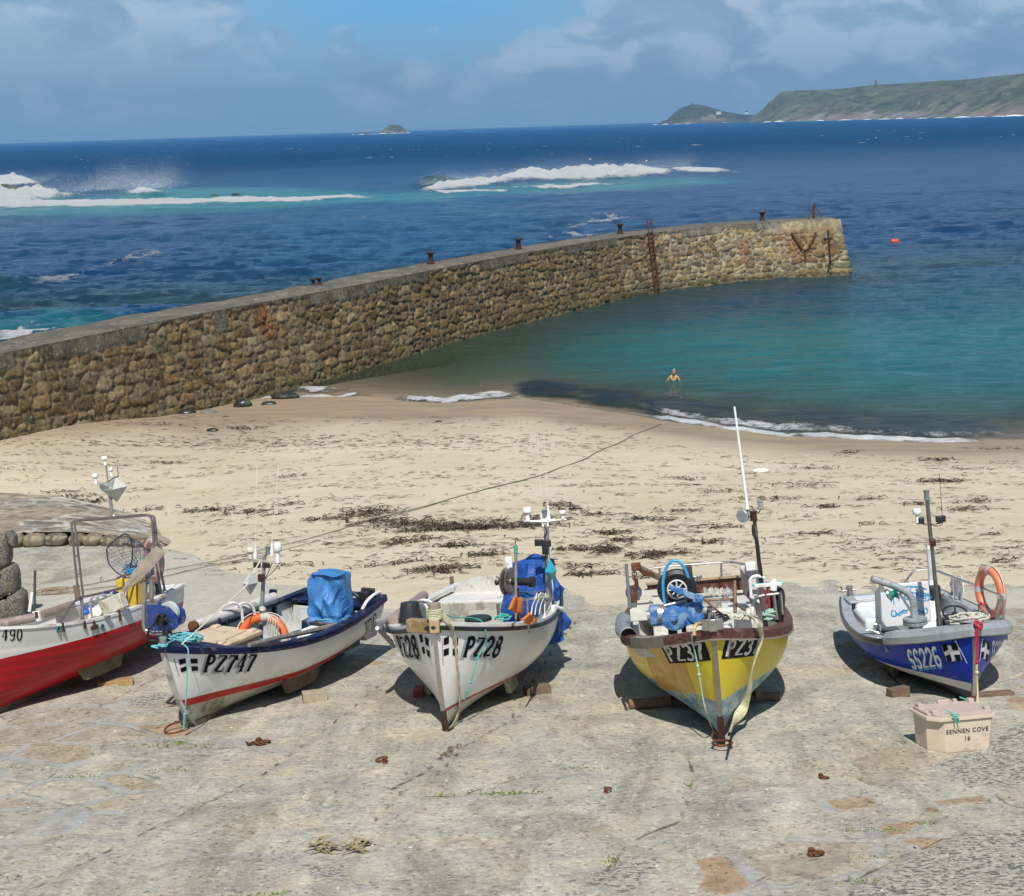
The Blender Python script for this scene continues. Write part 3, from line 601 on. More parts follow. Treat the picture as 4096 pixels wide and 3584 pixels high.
# ------------------------------------------------------------------ harbour pier
rust = lambda: mat('rust_iron', (.17, .065, .028), .85, .2, .35, 9, .4, 60, (.07, .035, .02), .6, 5)
def rubble(S, H, seed, sx=.84, sy=.43, smin=.6):
    "irregular coursed rubble: returns stone id, distance between the two nearest stones, over arrays S (along), H (up)"
    rg = np.random.default_rng(seed); s0, s1 = S.min()-1, S.max()+1; h0, h1 = H.min()-.6, H.max()+.6
    seeds = []; y = h0
    row = 0
    while y < h1:
        x = s0+rg.uniform(0, sx)
        while x < s1:
            w = sx*rg.choice([.42, .7, .95, 1.45], p=[.25, .27, .28, .20]); seeds.append((x+w/2, y+rg.uniform(-.11, .11), (w/sx-1)*.20)); x += w
            if rg.random() < .20: seeds.append((x+rg.uniform(-.1, .1), y+sy/2+rg.uniform(-.1, .1), -.10))
        y += sy*rg.uniform(.8, 1.1); row += 1
    sd_ = np.array(sorted(seeds)); F1 = np.full(S.shape, 9.); F2 = np.full(S.shape, 9.); ID = np.zeros(S.shape, int)
    cx = S[0]                                           # S is the same in every row
    for c0 in range(0, S.shape[1], 40):
        c1 = min(c0+40, S.shape[1]); a = np.searchsorted(sd_[:, 0], cx[c0]-1.6); b = np.searchsorted(sd_[:, 0], cx[c1-1]+1.6)
        ss = S[:, c0:c1, None]; hh = H[:, c0:c1, None]; k = sd_[a:b]
        ax_ = np.abs(ss-k[:, 0]); ay_ = np.abs(hh-k[:, 1])*1.55
        d = (ax_**6+ay_**6)**(1/6)-k[:, 2]; o_ = np.argpartition(d, 1, -1)[..., :2]
        dd = np.take_along_axis(d, o_, -1); w = dd[..., 0] <= dd[..., 1]
        F1[:, c0:c1] = np.where(w, dd[..., 0], dd[..., 1]); F2[:, c0:c1] = np.where(w, dd[..., 1], dd[..., 0]); ID[:, c0:c1] = np.where(w, o_[..., 0], o_[..., 1])+a
    return ID, F1, F2
def masonry_material(name, wetline=False):
    t = NT(name); c = t.attr('scol', 'Color')
    c = t.mix(1., c, t.ramp(t.noise(2.4, 7, .7), [(.30, .38), (.5, 1.), (.70, 1.6)]), 'MULTIPLY')
    c = t.mix(t.math('MULTIPLY', t.ramp(t.noise(1.1, 6, .68, t.mapv((1, 1, .8), (2, 2, 2))), [(.52, 0.), (.64, 1.)]), .5), c, (.10, .075, .04))
    c = t.mix(t.math('MULTIPLY', t.ramp(t.noise(9, 5, .7), [(.54, 0.), (.64, 1.)]), .5), c, (.46, .39, .25))
    t.set(Base_Color=c, Roughness=.9, Specular_IOR_Level=.2); t.bump(t.noise(7, 7, .75), 1., .10); return t.m
def build_pier():
    root = empty('stone_pier', Vector((0, 85, 0)), 'long curving granite harbour pier with grey concrete coping, between the open sea and the cove', 'pier')
    P = pier_line(16); seg = np.hypot(*np.diff(P, axis=0).T); s = np.concatenate([[0], np.cumsum(seg)])
    px_t = np.array([c for a, b, c in PIER_PX]); knots = np.concatenate([s[::16][:len(px_t)]]); s_px = lambda x: np.interp(x, px_t, knots)
    W = 2.35; d = .07
    ss = np.arange(0, s[-1], d); x = np.interp(ss, s, P[:, 0]); y = np.interp(ss, s, P[:, 1])
    tx = np.gradient(x); ty = np.gradient(y); l = np.hypot(tx, ty); nx, ny = ty/l, -tx/l      # to the harbour side
    # smooth normals, then turn round the pier head
    k = np.ones(15)/15; nx = np.convolve(np.pad(nx, 7, 'edge'), k, 'valid'); ny = np.convolve(np.pad(ny, 7, 'edge'), k, 'valid')
    bat = np.full(len(ss), .55)
    ex, ey = x[-1], y[-1]; txe, tye = -ny[-1], nx[-1]; onx, ony = -nx[-1], -ny[-1]
    cs = np.linspace(0, 1, 7)[1:]; a0 = np.arctan2(ny[-1], nx[-1]); ca = a0+cs*(np.pi/2)       # rounded quoin
    xc = ex+.12*np.cos(ca)-.12*nx[-1]; yc = ey+.12*np.sin(ca)-.12*ny[-1]
    es = np.arange(d, W, d); xe = xc[-1]+onx*es; ye = yc[-1]+ony*es
    X0 = np.concatenate([x, xc, xe]); Y0 = np.concatenate([y, yc, ye]); NX = np.concatenate([nx, np.cos(ca), np.full(len(es), txe)]); NY = np.concatenate([ny, np.sin(ca), np.full(len(es), tye)])
    BT = np.concatenate([bat, .55+.5*cs, np.full(len(es), 1.05)]); SS = np.concatenate([ss, ss[-1]+cs*.3, ss[-1]+.3+es])
    hs = np.arange(-.8, PT+.001, .065); hs[-1] = PT
    S, H = np.meshgrid(SS, hs); ID, F1, F2 = rubble(S, H, 5)
    e = F2-F1+(fbm(S*3.5, H*3.5, 3, 3)-.5)*.26
    rg = np.random.default_rng(9); n = ID.max()+2; bul = rg.uniform(.3, 1., n); tone = rg.uniform(.52, 1.30, n)
    pal = np.array([(.30, .195, .085), (.34, .235, .11), (.24, .155, .066), (.36, .27, .145), (.26, .205, .12), (.27, .165, .08), (.39, .31, .18), (.28, .21, .11)])
    pi = rg.choice(8, n, p=[.2, .2, .14, .14, .1, .08, .06, .08]); sc = pal[pi]*tone[:, None]*1.08
    st = sstep(.045, .11, e); rnd = sstep(.045, .26, e)
    disp = st*(.035+.06*bul[ID]*rnd**.5) + (fbm(S*4.5, H*4.5, 7, 5)-.5)*.10*st
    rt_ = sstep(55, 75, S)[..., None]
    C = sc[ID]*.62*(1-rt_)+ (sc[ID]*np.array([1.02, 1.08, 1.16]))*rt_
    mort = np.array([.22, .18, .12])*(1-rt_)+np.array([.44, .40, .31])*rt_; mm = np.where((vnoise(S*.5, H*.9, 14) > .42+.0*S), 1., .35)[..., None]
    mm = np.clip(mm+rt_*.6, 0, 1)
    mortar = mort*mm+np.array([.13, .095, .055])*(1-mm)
    C = C*st[..., None]+mortar*(1-st[..., None])
    # concrete coping patches and dressed quoins along the top
    def rng_s(a, b): return s_px(a), s_px(b)
    cop = np.zeros(S.shape); hgt = .50+.12*(vnoise(S*.35, S*0, 15)-.5)+(vnoise(S*3, H*3, 16)-.5)*.07
    for a, b, extra in ((-60, 16, .15), (52, 272, .12), (415, 443, .45), (615, 750, .12), (748, 850, -.08), (958, 1056, .05), (1130, 1228, .02), (1360, 1440, .05), (1470, 1560, -.1)):
        a_, b_ = rng_s(a, b); cop = np.maximum(cop, ((S > a_) & (S < b_) & (H > PT-hgt-extra)).astype(float))
    dress = ((S > s_px(1535)) & (H > PT-.95-(vnoise(S*.8, S*0, 19)-.5)*.3)).astype(float)*(1-cop)
    thin = ((H > PT-.13) & (cop < .5) & (dress < .5)).astype(float)
    cc = np.array([.15, .135, .105])*(.75+.55*fbm(S*.8, H*.5, 17, 4))[..., None]; cc = cc*(1-.35*sstep(.55, .62, fbm(S*2.5, H*.4, 18, 3)))[..., None]
    cc = cc*(1-.35*(np.abs((H*5.5) % 1-.5) < .09))[..., None]
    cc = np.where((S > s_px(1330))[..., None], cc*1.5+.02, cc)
    dc = np.array([.43, .35, .225])*(.75+.5*fbm(S*2.2, H*.35, 20, 4))[..., None]; dj = (np.abs((S/1.25) % 1-.5) > .46)[..., None]; dc = np.where(dj, np.array([.46, .42, .34]), dc)
    C = np.where(cop[..., None] > .5, cc, C); C = np.where(dress[..., None] > .5, dc, C); C = np.where(thin[..., None] > .5, cc*1.15, C)
    flat = np.maximum(np.maximum(cop, dress), thin); disp = disp*(1-flat)+.06*flat*(1+.3*(vnoise(S*3, H*3, 30)-.5))+.012*(flat*(fbm(S*8, H*8, 31, 3)))
    # rust and weed stains, dark tide band
    for px_, w, top, bot, kk in ((520, .5, 3.7, 2.2, .8), (1595, 1.6, 3.4, 1.2, .55), (1655, .5, 3.6, 1.4, .6), (1480, .35, 3.0, 1.0, .5), (1290, .6, 4, 0, .35)):
        m = np.exp(-((S-s_px(px_)+(fbm(H*1.2, S*0, 33, 3)-.5)*.6)/w)**2)*sstep(bot, bot+.5, H)*sstep(top+.2, top-.1, H)*kk; C = C*(1-m[..., None])+np.array([.26, .095, .03])*m[..., None]
    tide = sstep(1.0, .0, H+(fbm(S*.8, H, 35, 4)-.5)*.7)[..., None]*.75; C = C*(1-tide)+np.array([.105, .088, .035])*tide
    low = sstep(2.2, .2, H+(fbm(S*.5, H, 36, 4)-.5)*1.2)[..., None]*sstep(25, 65, S)[..., None]*.35; C = C*(1-low)+C*np.array([.8, .85, .75])*low
    off = BT[None, :]*(PT-H)/PT + disp
    XX = X0[None, :]+NX[None, :]*off; YY = Y0[None, :]+NY[None, :]*off
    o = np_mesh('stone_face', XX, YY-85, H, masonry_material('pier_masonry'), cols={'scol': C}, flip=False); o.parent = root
    # deck
    t = NT('pier_deck'); c = t.mix(t.ramp(t.noise(.5, 5, .6), [(.35, 0.), (.65, 1.)]), (.085, .075, .058), (.16, .145, .11))
    c = t.mix(t.math('MULTIPLY', t.ramp(t.noise(.9, 7, .7, t.mapv((1, 1, 1), (4, 1, 0)), .6), [(.50, 0.), (.57, 1.)]), .7), c, (.085, .075, .06))
    c = t.mix(t.math('MULTIPLY', t.ramp(t.noise(3, 6, .7), [(.58, 0.), (.64, 1.)]), .5), c, (.46, .43, .36)); t.set(Base_Color=c, Roughness=.85); t.bump(t.noise(6, 6, .7), .5, .03)
    sd2 = np.arange(0, s[-1]+.01, .35); xd = np.interp(sd2, s, P[:, 0]); yd = np.interp(sd2, s, P[:, 1]); nxd = np.interp(sd2, ss, nx); nyd = np.interp(sd2, ss, ny)
    w = np.concatenate([[-.07, 0.0], np.linspace(.25, W, 10)]); Wd, Sd = np.meshgrid(w, sd2)
    Zd = PT+.03+(fbm(Sd*.6, Wd*.9, 41, 4)-.5)*.10*sstep(0, .5, Wd)+.03*(vnoise(Sd*.22, np.floor(Wd/1.2), 42)-.5); Zd[:, 0] = PT-.02; Zd[:, 1] = PT+.012
    XD = xd[:, None]-nxd[:, None]*Wd; YD = yd[:, None]-nyd[:, None]*Wd
    edge = (vnoise(Sd*.5, Sd*0, 43)-.5)*.35*(Wd > W-.1); XD = XD-nxd[:, None]*edge; YD = YD-nyd[:, None]*edge
    o = np_mesh('deck', XD, YD-85, Zd, t.m, flip=False); o.parent = root
    hb = np.linspace(-4, PT+.05, 12); HB, _ = np.meshgrid(hb, sd2)
    ob = W-.1+.9*(PT-HB)/PT+(fbm(HB*2+3, _*2, 44, 3)-.5)*.2
    XB = xd[:, None]-nxd[:, None]*ob; YB = yd[:, None]-nyd[:, None]*ob
    o = np_mesh('seaward_wall', XB, YB-85, HB, mat('pier_outer', (.25, .22, .18), .9, 0, .3, 1.5, .5, 5, (.1, .09, .07), .6, 1.2), flip=True); o.parent = root
    def pt(px, w_=0., h=PT+.04):
        q = s_px(px); return Vector((np.interp(q, s, P[:, 0])-np.interp(q, ss, nx)*w_, np.interp(q, s, P[:, 1])-np.interp(q, ss, ny)*w_, h))
    def nrm(px): q = s_px(px); return Vector((np.interp(q, ss, nx), np.interp(q, ss, ny), 0))
    iron = mat('black_iron', (.045, .03, .024), .7, .5, .3, 12, .2, 60, (.12, .05, .025), .5, 6)
    bl = None
    for i, (px_, ww, lab) in enumerate(((914, 1.75, 'dark iron bollard on the pier, nearest to the beach'), (1082, 1.6, 'dark iron bollard near the middle of the pier, second from the beach'),
                        (1278, 1.6, 'dark iron bollard on the pier just left of the ladder top'), (1545, 1.5, 'dark iron bollard between the ladder and the tripod on the pier'))):
        if bl is None:
            bl = empty('mooring_bollard', Matrix.Identity(4)); m = MB(); m.lathe([(.34, 0), (.34, .05), (.23, .10), (.19, .3), (.19, .62), (.21, .70)], seg=14); m.build('post', iron, bl)
            m = MB(); m.lathe([(.22, .70), (.34, .76), (.35, .84), (.30, .88), (.1, .91)], seg=14); m.build('cap', iron, bl); o = bl
        else:
            o = bl.copy(); col.objects.link(o)
            for ch in bl.children: c_ = ch.copy(); col.objects.link(c_); c_.parent = o
        o.location = pt(px_, ww); o.rotation_euler = (random.uniform(-.03, .03), random.uniform(-.04, .04), i); o.scale = (.72, .72, .72)
        tag(o, lab, 'bollard', 'iron bollards along the pier')
    for i, (px_, lab) in enumerate(((690, 'small black cleat on the pier, left one of the pair'), (702, 'small black cleat on the pier, right one of the pair'))):
        m = MB(); m.lathe([(.13, 0), (.09, .05), (.08, .22), (.17, .27), (.17, .31)], pt(px_, 1.9), seg=10); tag(m.build('small_cleat', iron), lab, 'cleat', 'pair of small cleats on the pier')
    # ladder
    ru = rust(); pb = pt(1293, -.0); nn = nrm(1293); tt = Vector((nn.y, -nn.x, 0))*-1
    lr = empty('pier_ladder', pb, 'rusty iron ladder down the face of the pier to the water', 'ladder')
    def lp(h, lat): return nn*(.30+.55*(PT-h)/PT)+tt*lat+Vector((0, 0, h-PT))
    slope = .55
    for sg in (-1, 1): m = MB(); m.tube([lp(5.0, sg*.24+.0), lp(PT, sg*.24), lp(-.4, sg*.24)+tt*0], .045, 6); m.build('rail', ru, lr)
    for i in range(17): m = MB(); m.cyl(lp(4.75-i*.29, -.24), lp(4.75-i*.29, .24), .028, seg=6); m.build('rung', ru, lr)
    # tripod at the pier head
    pb = pt(1641, 1.1); tp = empty('rusty_tripod', pb, 'rusty iron tripod standing on the end of the pier', 'tripod frame')
    m = MB(); m.cyl((0, 0, 0), (0, 0, 1.15), .08, .06, 8); m.build('post', ru, tp)
    for a in (200, 340, 90): m = MB(); m.tube([Vector((math.cos(R(a))*.55, math.sin(R(a))*.55, 0)), (0, 0, 1.12)], .035, 6); m.build('leg', ru, tp)
    # hanging chain, post with ring
    def fp(px, h, o_=.18): return pt(px, -(.55*(PT-h)/PT+o_), h)
    ch = MB(); path = spline([fp(1580, 3.25), fp(1592, 2.5), fp(1606, 1.95), fp(1620, 2.5), fp(1630, 3.25)], 9)+[]
    def chain(m, path, step=.14, r_=.028, w=.07):
        dist = 0; k = 0
        for a, b in zip(path, path[1:]):
            L = (b-a).length; dr = (b-a).normalized(); q = (step-dist) if dist else 0
            while q < L:
                c_ = a+dr*q; side = dr.orthogonal().normalized(); side = side if k % 2 else dr.cross(side); k += 1
                m.tube([c_+dr*(math.cos(2*math.pi*j/8)*w*1.25)+side*(math.sin(2*math.pi*j/8)*w*.75) for j in range(8)], r_, 5, True); q += step
            dist = (step-(q-L)) if q > L else 0
        return m
    chain(ch, path); chain(ch, [fp(1606, 1.95), fp(1606, 1.2)]); tag(ch.build('hanging_chain', ru), 'rusty chain hanging in a Y on the stone face near the pier end', 'chain')
    b = fp(1654, 3.4); hk = empty('hoist_arm', b, 'dark iron post with short grey arm and big ring, on the pier end face', 'mooring fitting')
    m = MB(); m.tube([fp(1654, 3.4)-b, fp(1655, 2.6)-b, fp(1656, .75)-b], .06, 6); m.build('post', iron, hk)
    m = MB(); a_ = fp(1654, 2.85, .22)-b; m.box(a_+tt*.45, (.95, .12, .12), math.atan2(tt.y, tt.x)); m.build('arm', mat('grey_steel', (.3, .3, .3), .5, .6), hk)
    m = MB(); m.torus(fp(1657.5, .72)-b, nn, .48, .035, 22, 6); m.build('ring', iron, hk)
    m = MB(); m.box(fp(1649, 3.05, .2)-b, (.22, .12, .55), math.atan2(tt.y, tt.x)); m.build('bracket', mat('weathered_board', (.32, .29, .24), .8), hk)
build_pier()

# ------------------------------------------------------------------ far land
def land_material(name, green, rockc, brown, sc):
    t = NT(name); h = t.attr('hh'); sl = t.attr('slope')
    n1 = t.noise(sc, 7, .65); n2 = t.noise(sc*4, 6, .65)
    c = t.mix(t.ramp(n1, [(.42, 0.), (.58, 1.)]), green, mul(green, 1.8)); c = t.mix(t.ramp(n2, [(.42, 0.), (.6, .9)]), c, mul(green, .4))
    c = t.mix(t.ramp(t.noise(sc*1.7, 6, .6, t.mapv((1, 1, 1), (500, 80, 0))), [(.52, 0.), (.62, .8)]), c, brown)
    rf = t.math('ADD', sl, t.math('MULTIPLY', t.math('SUBTRACT', t.noise(sc*3, 7, .7), .5), 1.3))
    rk = t.mix(t.ramp(t.noise(sc*9, 5, .7), [(.35, 0.), (.65, 1.)]), mul(rockc, .55), mul(rockc, 1.3))
    rk = t.mix(t.ramp(t.noise(sc*1.1, 4, .6, t.mapv((1, 1, 1), (90, 7, 5))), [(.47, 0.), (.6, 1.)]), rk, (.19, .145, .115))
    c = t.mix(t.ramp(rf, [(.36, 0.), (.52, 1.)]), c, rk)
    t.set(Base_Color=c, Roughness=1., Specular_IOR_Level=.1); return t.m
def headland(name, ridge, base, Yr, Yb, nu, nv, seed, m, rough, prof=.5, back=400):
    "ridge/base: photo points used to survey the skyline and shoreline; Yr/Yb: their real distances"
    rp = [at_y(px, py, Yr(px)) for px, py in ridge]; bp = [at_y(px, 0, Yb(px)) for px in base]
    rx = np.array([p.x/p.y for p in rp]); hz = np.array([p.z for p in rp]); u = np.linspace(rx[0], rx[-1], nu)
    yr = np.array([Yr(1024+FOC*a) for a in u]); yb = np.array([Yb(1024+FOC*a) for a in u]); hr = np.interp(u, rx, hz)
    v = np.concatenate([np.linspace(0, 1, nv), 1+np.linspace(.1, 1, 8)]); U, V = np.meshgrid(u, v); HR = np.interp(U, rx, hz); YR = np.broadcast_to(yr, U.shape); YB = np.broadcast_to(yb, U.shape)
    fr = np.minimum(V, 1); Y = YB+(YR-YB)*fr+back*np.clip(V-1, 0, 1); X = U*Y
    n = fbm(X*rough, Y*rough*.6, seed, 6)-.5; n2 = fbm(X*rough*4, Y*rough*2, seed+3, 5)-.5
    gully = np.abs(fbm(X*rough*1.3, Y*rough*.25, seed+9, 4)-.5)*2
    cliff = .30+.30*n*2; pr = np.where(fr < .22, cliff*sstep(0, .22, fr)**.8, cliff+(1-cliff)*((fr-.22)/.78)**prof)
    Z = HR*pr; Z = Z+(n*.55+n2*.34-gully*.34*(1-fr))*HR*np.sin(np.pi*np.clip(fr, 0, 1))**.8; Z = np.maximum(Z, -3+0*Z); Z = np.where(V > 1, HR*(1-(V-1))-5*(V > 1.9), Z); Z[0] = -4
    Z = Z+n2*HR*.025*(fr > .9)
    gy, gx = np.gradient(Z); step = np.gradient(Y, axis=0)+1e-6; sl = np.clip(np.abs(gy/step)*.9+np.abs(gx)*.02, 0, 1.2); sl = sl*.6+.5*sstep(.30, .0, fr)
    return np_mesh(name, X, Y, Z, m, {'hh': Z, 'slope': sl}, kind='structure', flip=True)
def build_far():
    m1 = land_material('cliff_land', (.085, .100, .055), (.24, .22, .20), (.11, .10, .07), .006)
    m2 = land_material('cape_land', (.045, .055, .035), (.09, .085, .08), (.09, .08, .05), .009)
    mi = mat('island_rock', (.05, .05, .05), .95, 0, .5, .02, 0, 40, (.2, .18, .15), .5, .05)
    rd = [(1498, 238), (1506, 233), (1515, 228), (1530, 214), (1538, 205), (1546, 201), (1550, 194), (1562, 186.5), (1580, 183), (1600, 181), (1640, 179), (1680, 177), (1720, 173), (1750, 170.5), (1800, 167), (1850, 163), (1900, 161), (1950, 157), (2000, 151.5), (2048, 146.5), (2150, 138), (2300, 128), (2600, 120), (3000, 120)]
    headland('headland_cliffs', rd, [p[0] for p in rd], lambda p: 5000-900*min(1, max(0, (p-1500)/550))-.35*max(0, p-2050), lambda p: 4300-1300*min(1, max(0, (p-1500)/550))-.5*max(0, p-2050), 900, 110, 50, m1, .0035, .62)
    rd = [(1318, 245), (1326, 242), (1333, 240.5), (1342, 232), (1352, 223), (1362, 216), (1374, 211.5), (1385, 209.5), (1400, 210.5), (1415, 213), (1432, 218), (1450, 223), (1470, 227), (1490, 229.5), (1510, 230), (1540, 230), (1560, 231)]
    headland('cape', rd, [p[0] for p in rd], lambda p: 5700, lambda p: 5350, 260, 50, 70, m2, .008, .7, 300)
    rd = [(755, 265.5), (762, 262), (768, 258), (774, 252), (780, 250.5), (786, 247.5), (793, 249.5), (799, 250), (804, 253.5), (810, 257.5), (814, 262), (818, 265.5)]
    headland('island', rd, [p[0] for p in rd], lambda p: 5000, lambda p: 4930, 90, 24, 90, mi, .03, .8, 60)
    rd = [(716, 266.5), (724, 265), (731, 264.5), (738, 266.5)]; headland('island', rd, [p[0] for p in rd], lambda p: 5000, lambda p: 4960, 20, 8, 95, mi, .03, .8, 30)
    ws = mat('white_wall', (.75, .74, .70), .8)
    dk = mat('chimney_stone', (.10, .09, .08), .9); sl = mat('slate_roof', (.12, .12, .13), .8)
    p = at_y(1385, 209.5, 5690); m = MB(); m.cyl(p-Vector((0, 0, 4)), p+Vector((0, 0, 10)), 2.2, 1.5, 10); m.cyl(p-Vector((0, 0, 4)), p+Vector((0, 0, 1.5)), 4, 3, 10); tag(m.build('chimney_stack', dk), 'old stone mine chimney on top of the distant cape', 'chimney')
    p = at_y(1751.5, 170.5, 4690); m = MB(); m.cyl(p-Vector((0, 0, 8)), p+Vector((0, 0, 15)), 3.2, 2.2, 10); m.cyl(p+Vector((0, 0, 15)), p+Vector((0, 0, 16.5)), 2.8, 1.2, 10); tag(m.build('daymark_tower', dk), 'slim stone tower on the skyline of the headland', 'tower')
    for (px, py, w, h, n_, lab) in ((1437, 226, 16, 5, 3, 'white farm buildings in a row on the slope of the cape'), (1423, 229, 11, 3.5, 1, 'low grey building left of the white farm on the cape'), (1493, 224.5, 12, 4, 1, 'white house with a low roof in the saddle between cape and headland')):
        b = at_y(px, py+2, 5300 if px < 1480 else 5150); hr = empty('distant_house', b, lab, 'house'); m = MB()
        m.box((0, 0, h/2-1), (w, 9, h+2)); m.build('wall', ws if n_ != 1 or px > 1480 else mat('grey_wall', (.4, .4, .38), .8), hr, False)
        m = MB()
        for i in range(n_):
            x = (i-(n_-1)/2)*w/n_; ww = w/n_*.5; m.prism([(x-ww, -5.2, h), (x+ww, -5.2, h), (x+ww*.1, -5.2, h+4), (x-ww*.1, -5.2, h+4)], (0, 1, 0), 10.4)
        m.build('roof', sl if n_ != 3 else ws, hr, False)
    # surf at the foot of the cliffs and round the island
    m = MB(); rs = random.Random(4)
    def surf(px, py, L, H_, Y):
        p = at_y(px, py, Y); p.z = 0; k = 9
        P = [[p+Vector((L*(j/(k-1)-.5), -L*.12*math.sin(math.pi*j/(k-1))*(a-.4), H_*math.sin(math.pi*j/(k-1))*(1-abs(a-.4)*1.6)*rs.uniform(.5, 1)+.05)) for j in range(k)] for a in (0, .2, .4, .6, .9)]
        m.grid(P)
    for px, L, H_, Y in ((1310, 30, 5, 5200), (1330, 40, 9, 5150), (1355, 45, 3, 5150), (1375, 30, 4, 5150), (1450, 30, 3, 5150), (1533, 34, 6, 4150), (1558, 40, 10, 4120), (1640, 30, 7, 3900), (1690, 60, 5, 3780), (1735, 30, 4, 3600), (1770, 50, 4, 3500), (1800, 30, 6, 3450), (1842, 40, 3, 3300),
                         (1880, 40, 3, 3200), (1925, 60, 6, 3100), (1960, 50, 3, 3050), (2000, 60, 4, 2980), (2030, 80, 7, 2920), (2060, 80, 7, 2900), (790, 90, 5, 4850), (765, 60, 5, 4850), (815, 26, 6, 4850), (745, 60, 3, 4850), (722, 40, 4, 4850), (705, 20, 3, 4850)): surf(px, 240, L*.7, H_*.4, Y)
    m.build('surf_line', mat('far_foam', (.8, .83, .86), .9, var=.05), label=None)['kind'] = 'stuff'
build_far()
# ------------------------------------------------------------------ boat toolkit
SLOPE = math.atan(-SB)
def hull_material(name, bands, line=(0, 0), rough=.32, coat=.25, grime=.35, algae=0., wear=.03, extra=None, spec=None):
    "bands: [(height above the boat's water line, colour)...], painted bands that follow the hull"
    t = NT(name); h = t.attr('hl'); w = t.math('MULTIPLY', t.math('SUBTRACT', t.noise(9, 6, .7), .5), wear); hh = t.math('ADD', h, w)
    stops = []; lo = 0.
    for top, c in bands: stops.append((lo, c)); lo = max(0, min(1, (top+.5)/2.2))
    c = t.ramp(t.math('DIVIDE', t.math('ADD', hh, .5), 2.2), stops, 'CONSTANT')
    c = t.mix(1., c, t.ramp(t.noise(1.6, 5, .6), [(.3, .88), (.7, 1.07)]), 'MULTIPLY')
    lowm = t.ramp(t.math('ADD', t.math('DIVIDE', t.math('ADD', h, .5), 2.2), t.math('MULTIPLY', t.math('SUBTRACT', t.noise(2.2, 6, .7), .5), .5)), [(.14, 1.), (.46, 0.)])
    strk = t.ramp(t.noise(4, 6, .7, t.mapv((3, 3, .5))), [(.42, 0.), (.66, 1.)])
    c = t.mix(t.math('MULTIPLY', t.math('MULTIPLY', lowm, strk), grime), c, (.23, .19, .12))
    if algae:
        al = t.ramp(t.noise(3.2, 7, .72, t.mapv((1, 1, .7), (3, 1, 4))), [(.47, 0.), (.60, 1.)])
        band = t.ramp(t.math('DIVIDE', t.math('ADD', h, .5), 2.2), [(.06, 0.), (.12, 1.), (.200, .9), (.207, .0), (.246, 0.), (.25, .4), (.33, 0.)]); c = t.mix(t.math('MULTIPLY', t.math('MULTIPLY', al, band), algae), c, (.12, .115, .025))
    if extra: c = extra(t, c, h)
    sc_ = t.ramp(t.noise(2.2, 9, .75, t.mapv((.5, 1, 6), (2, 2, 2)), .8), [(.60, 0.), (.66, 1.)]); c = t.mix(t.math('MULTIPLY', sc_, .22), c, (.34, .31, .26))
    if spec is not None: t.set(Specular_IOR_Level=spec)
    t.set(Base_Color=c, Roughness=t.mix(t.noise(6, 5, .6), (rough*.8,)*3, (rough*1.6,)*3), Coat_Weight=coat*.4, Coat_Roughness=.15, Specular_IOR_Level=.3 if spec is None else spec)
    t.bump(t.math('ADD', t.noise(2.2, 3, .5), t.math('MULTIPLY', t.noise(40, 3, .6), .06)), .12, .05)
    return t.m
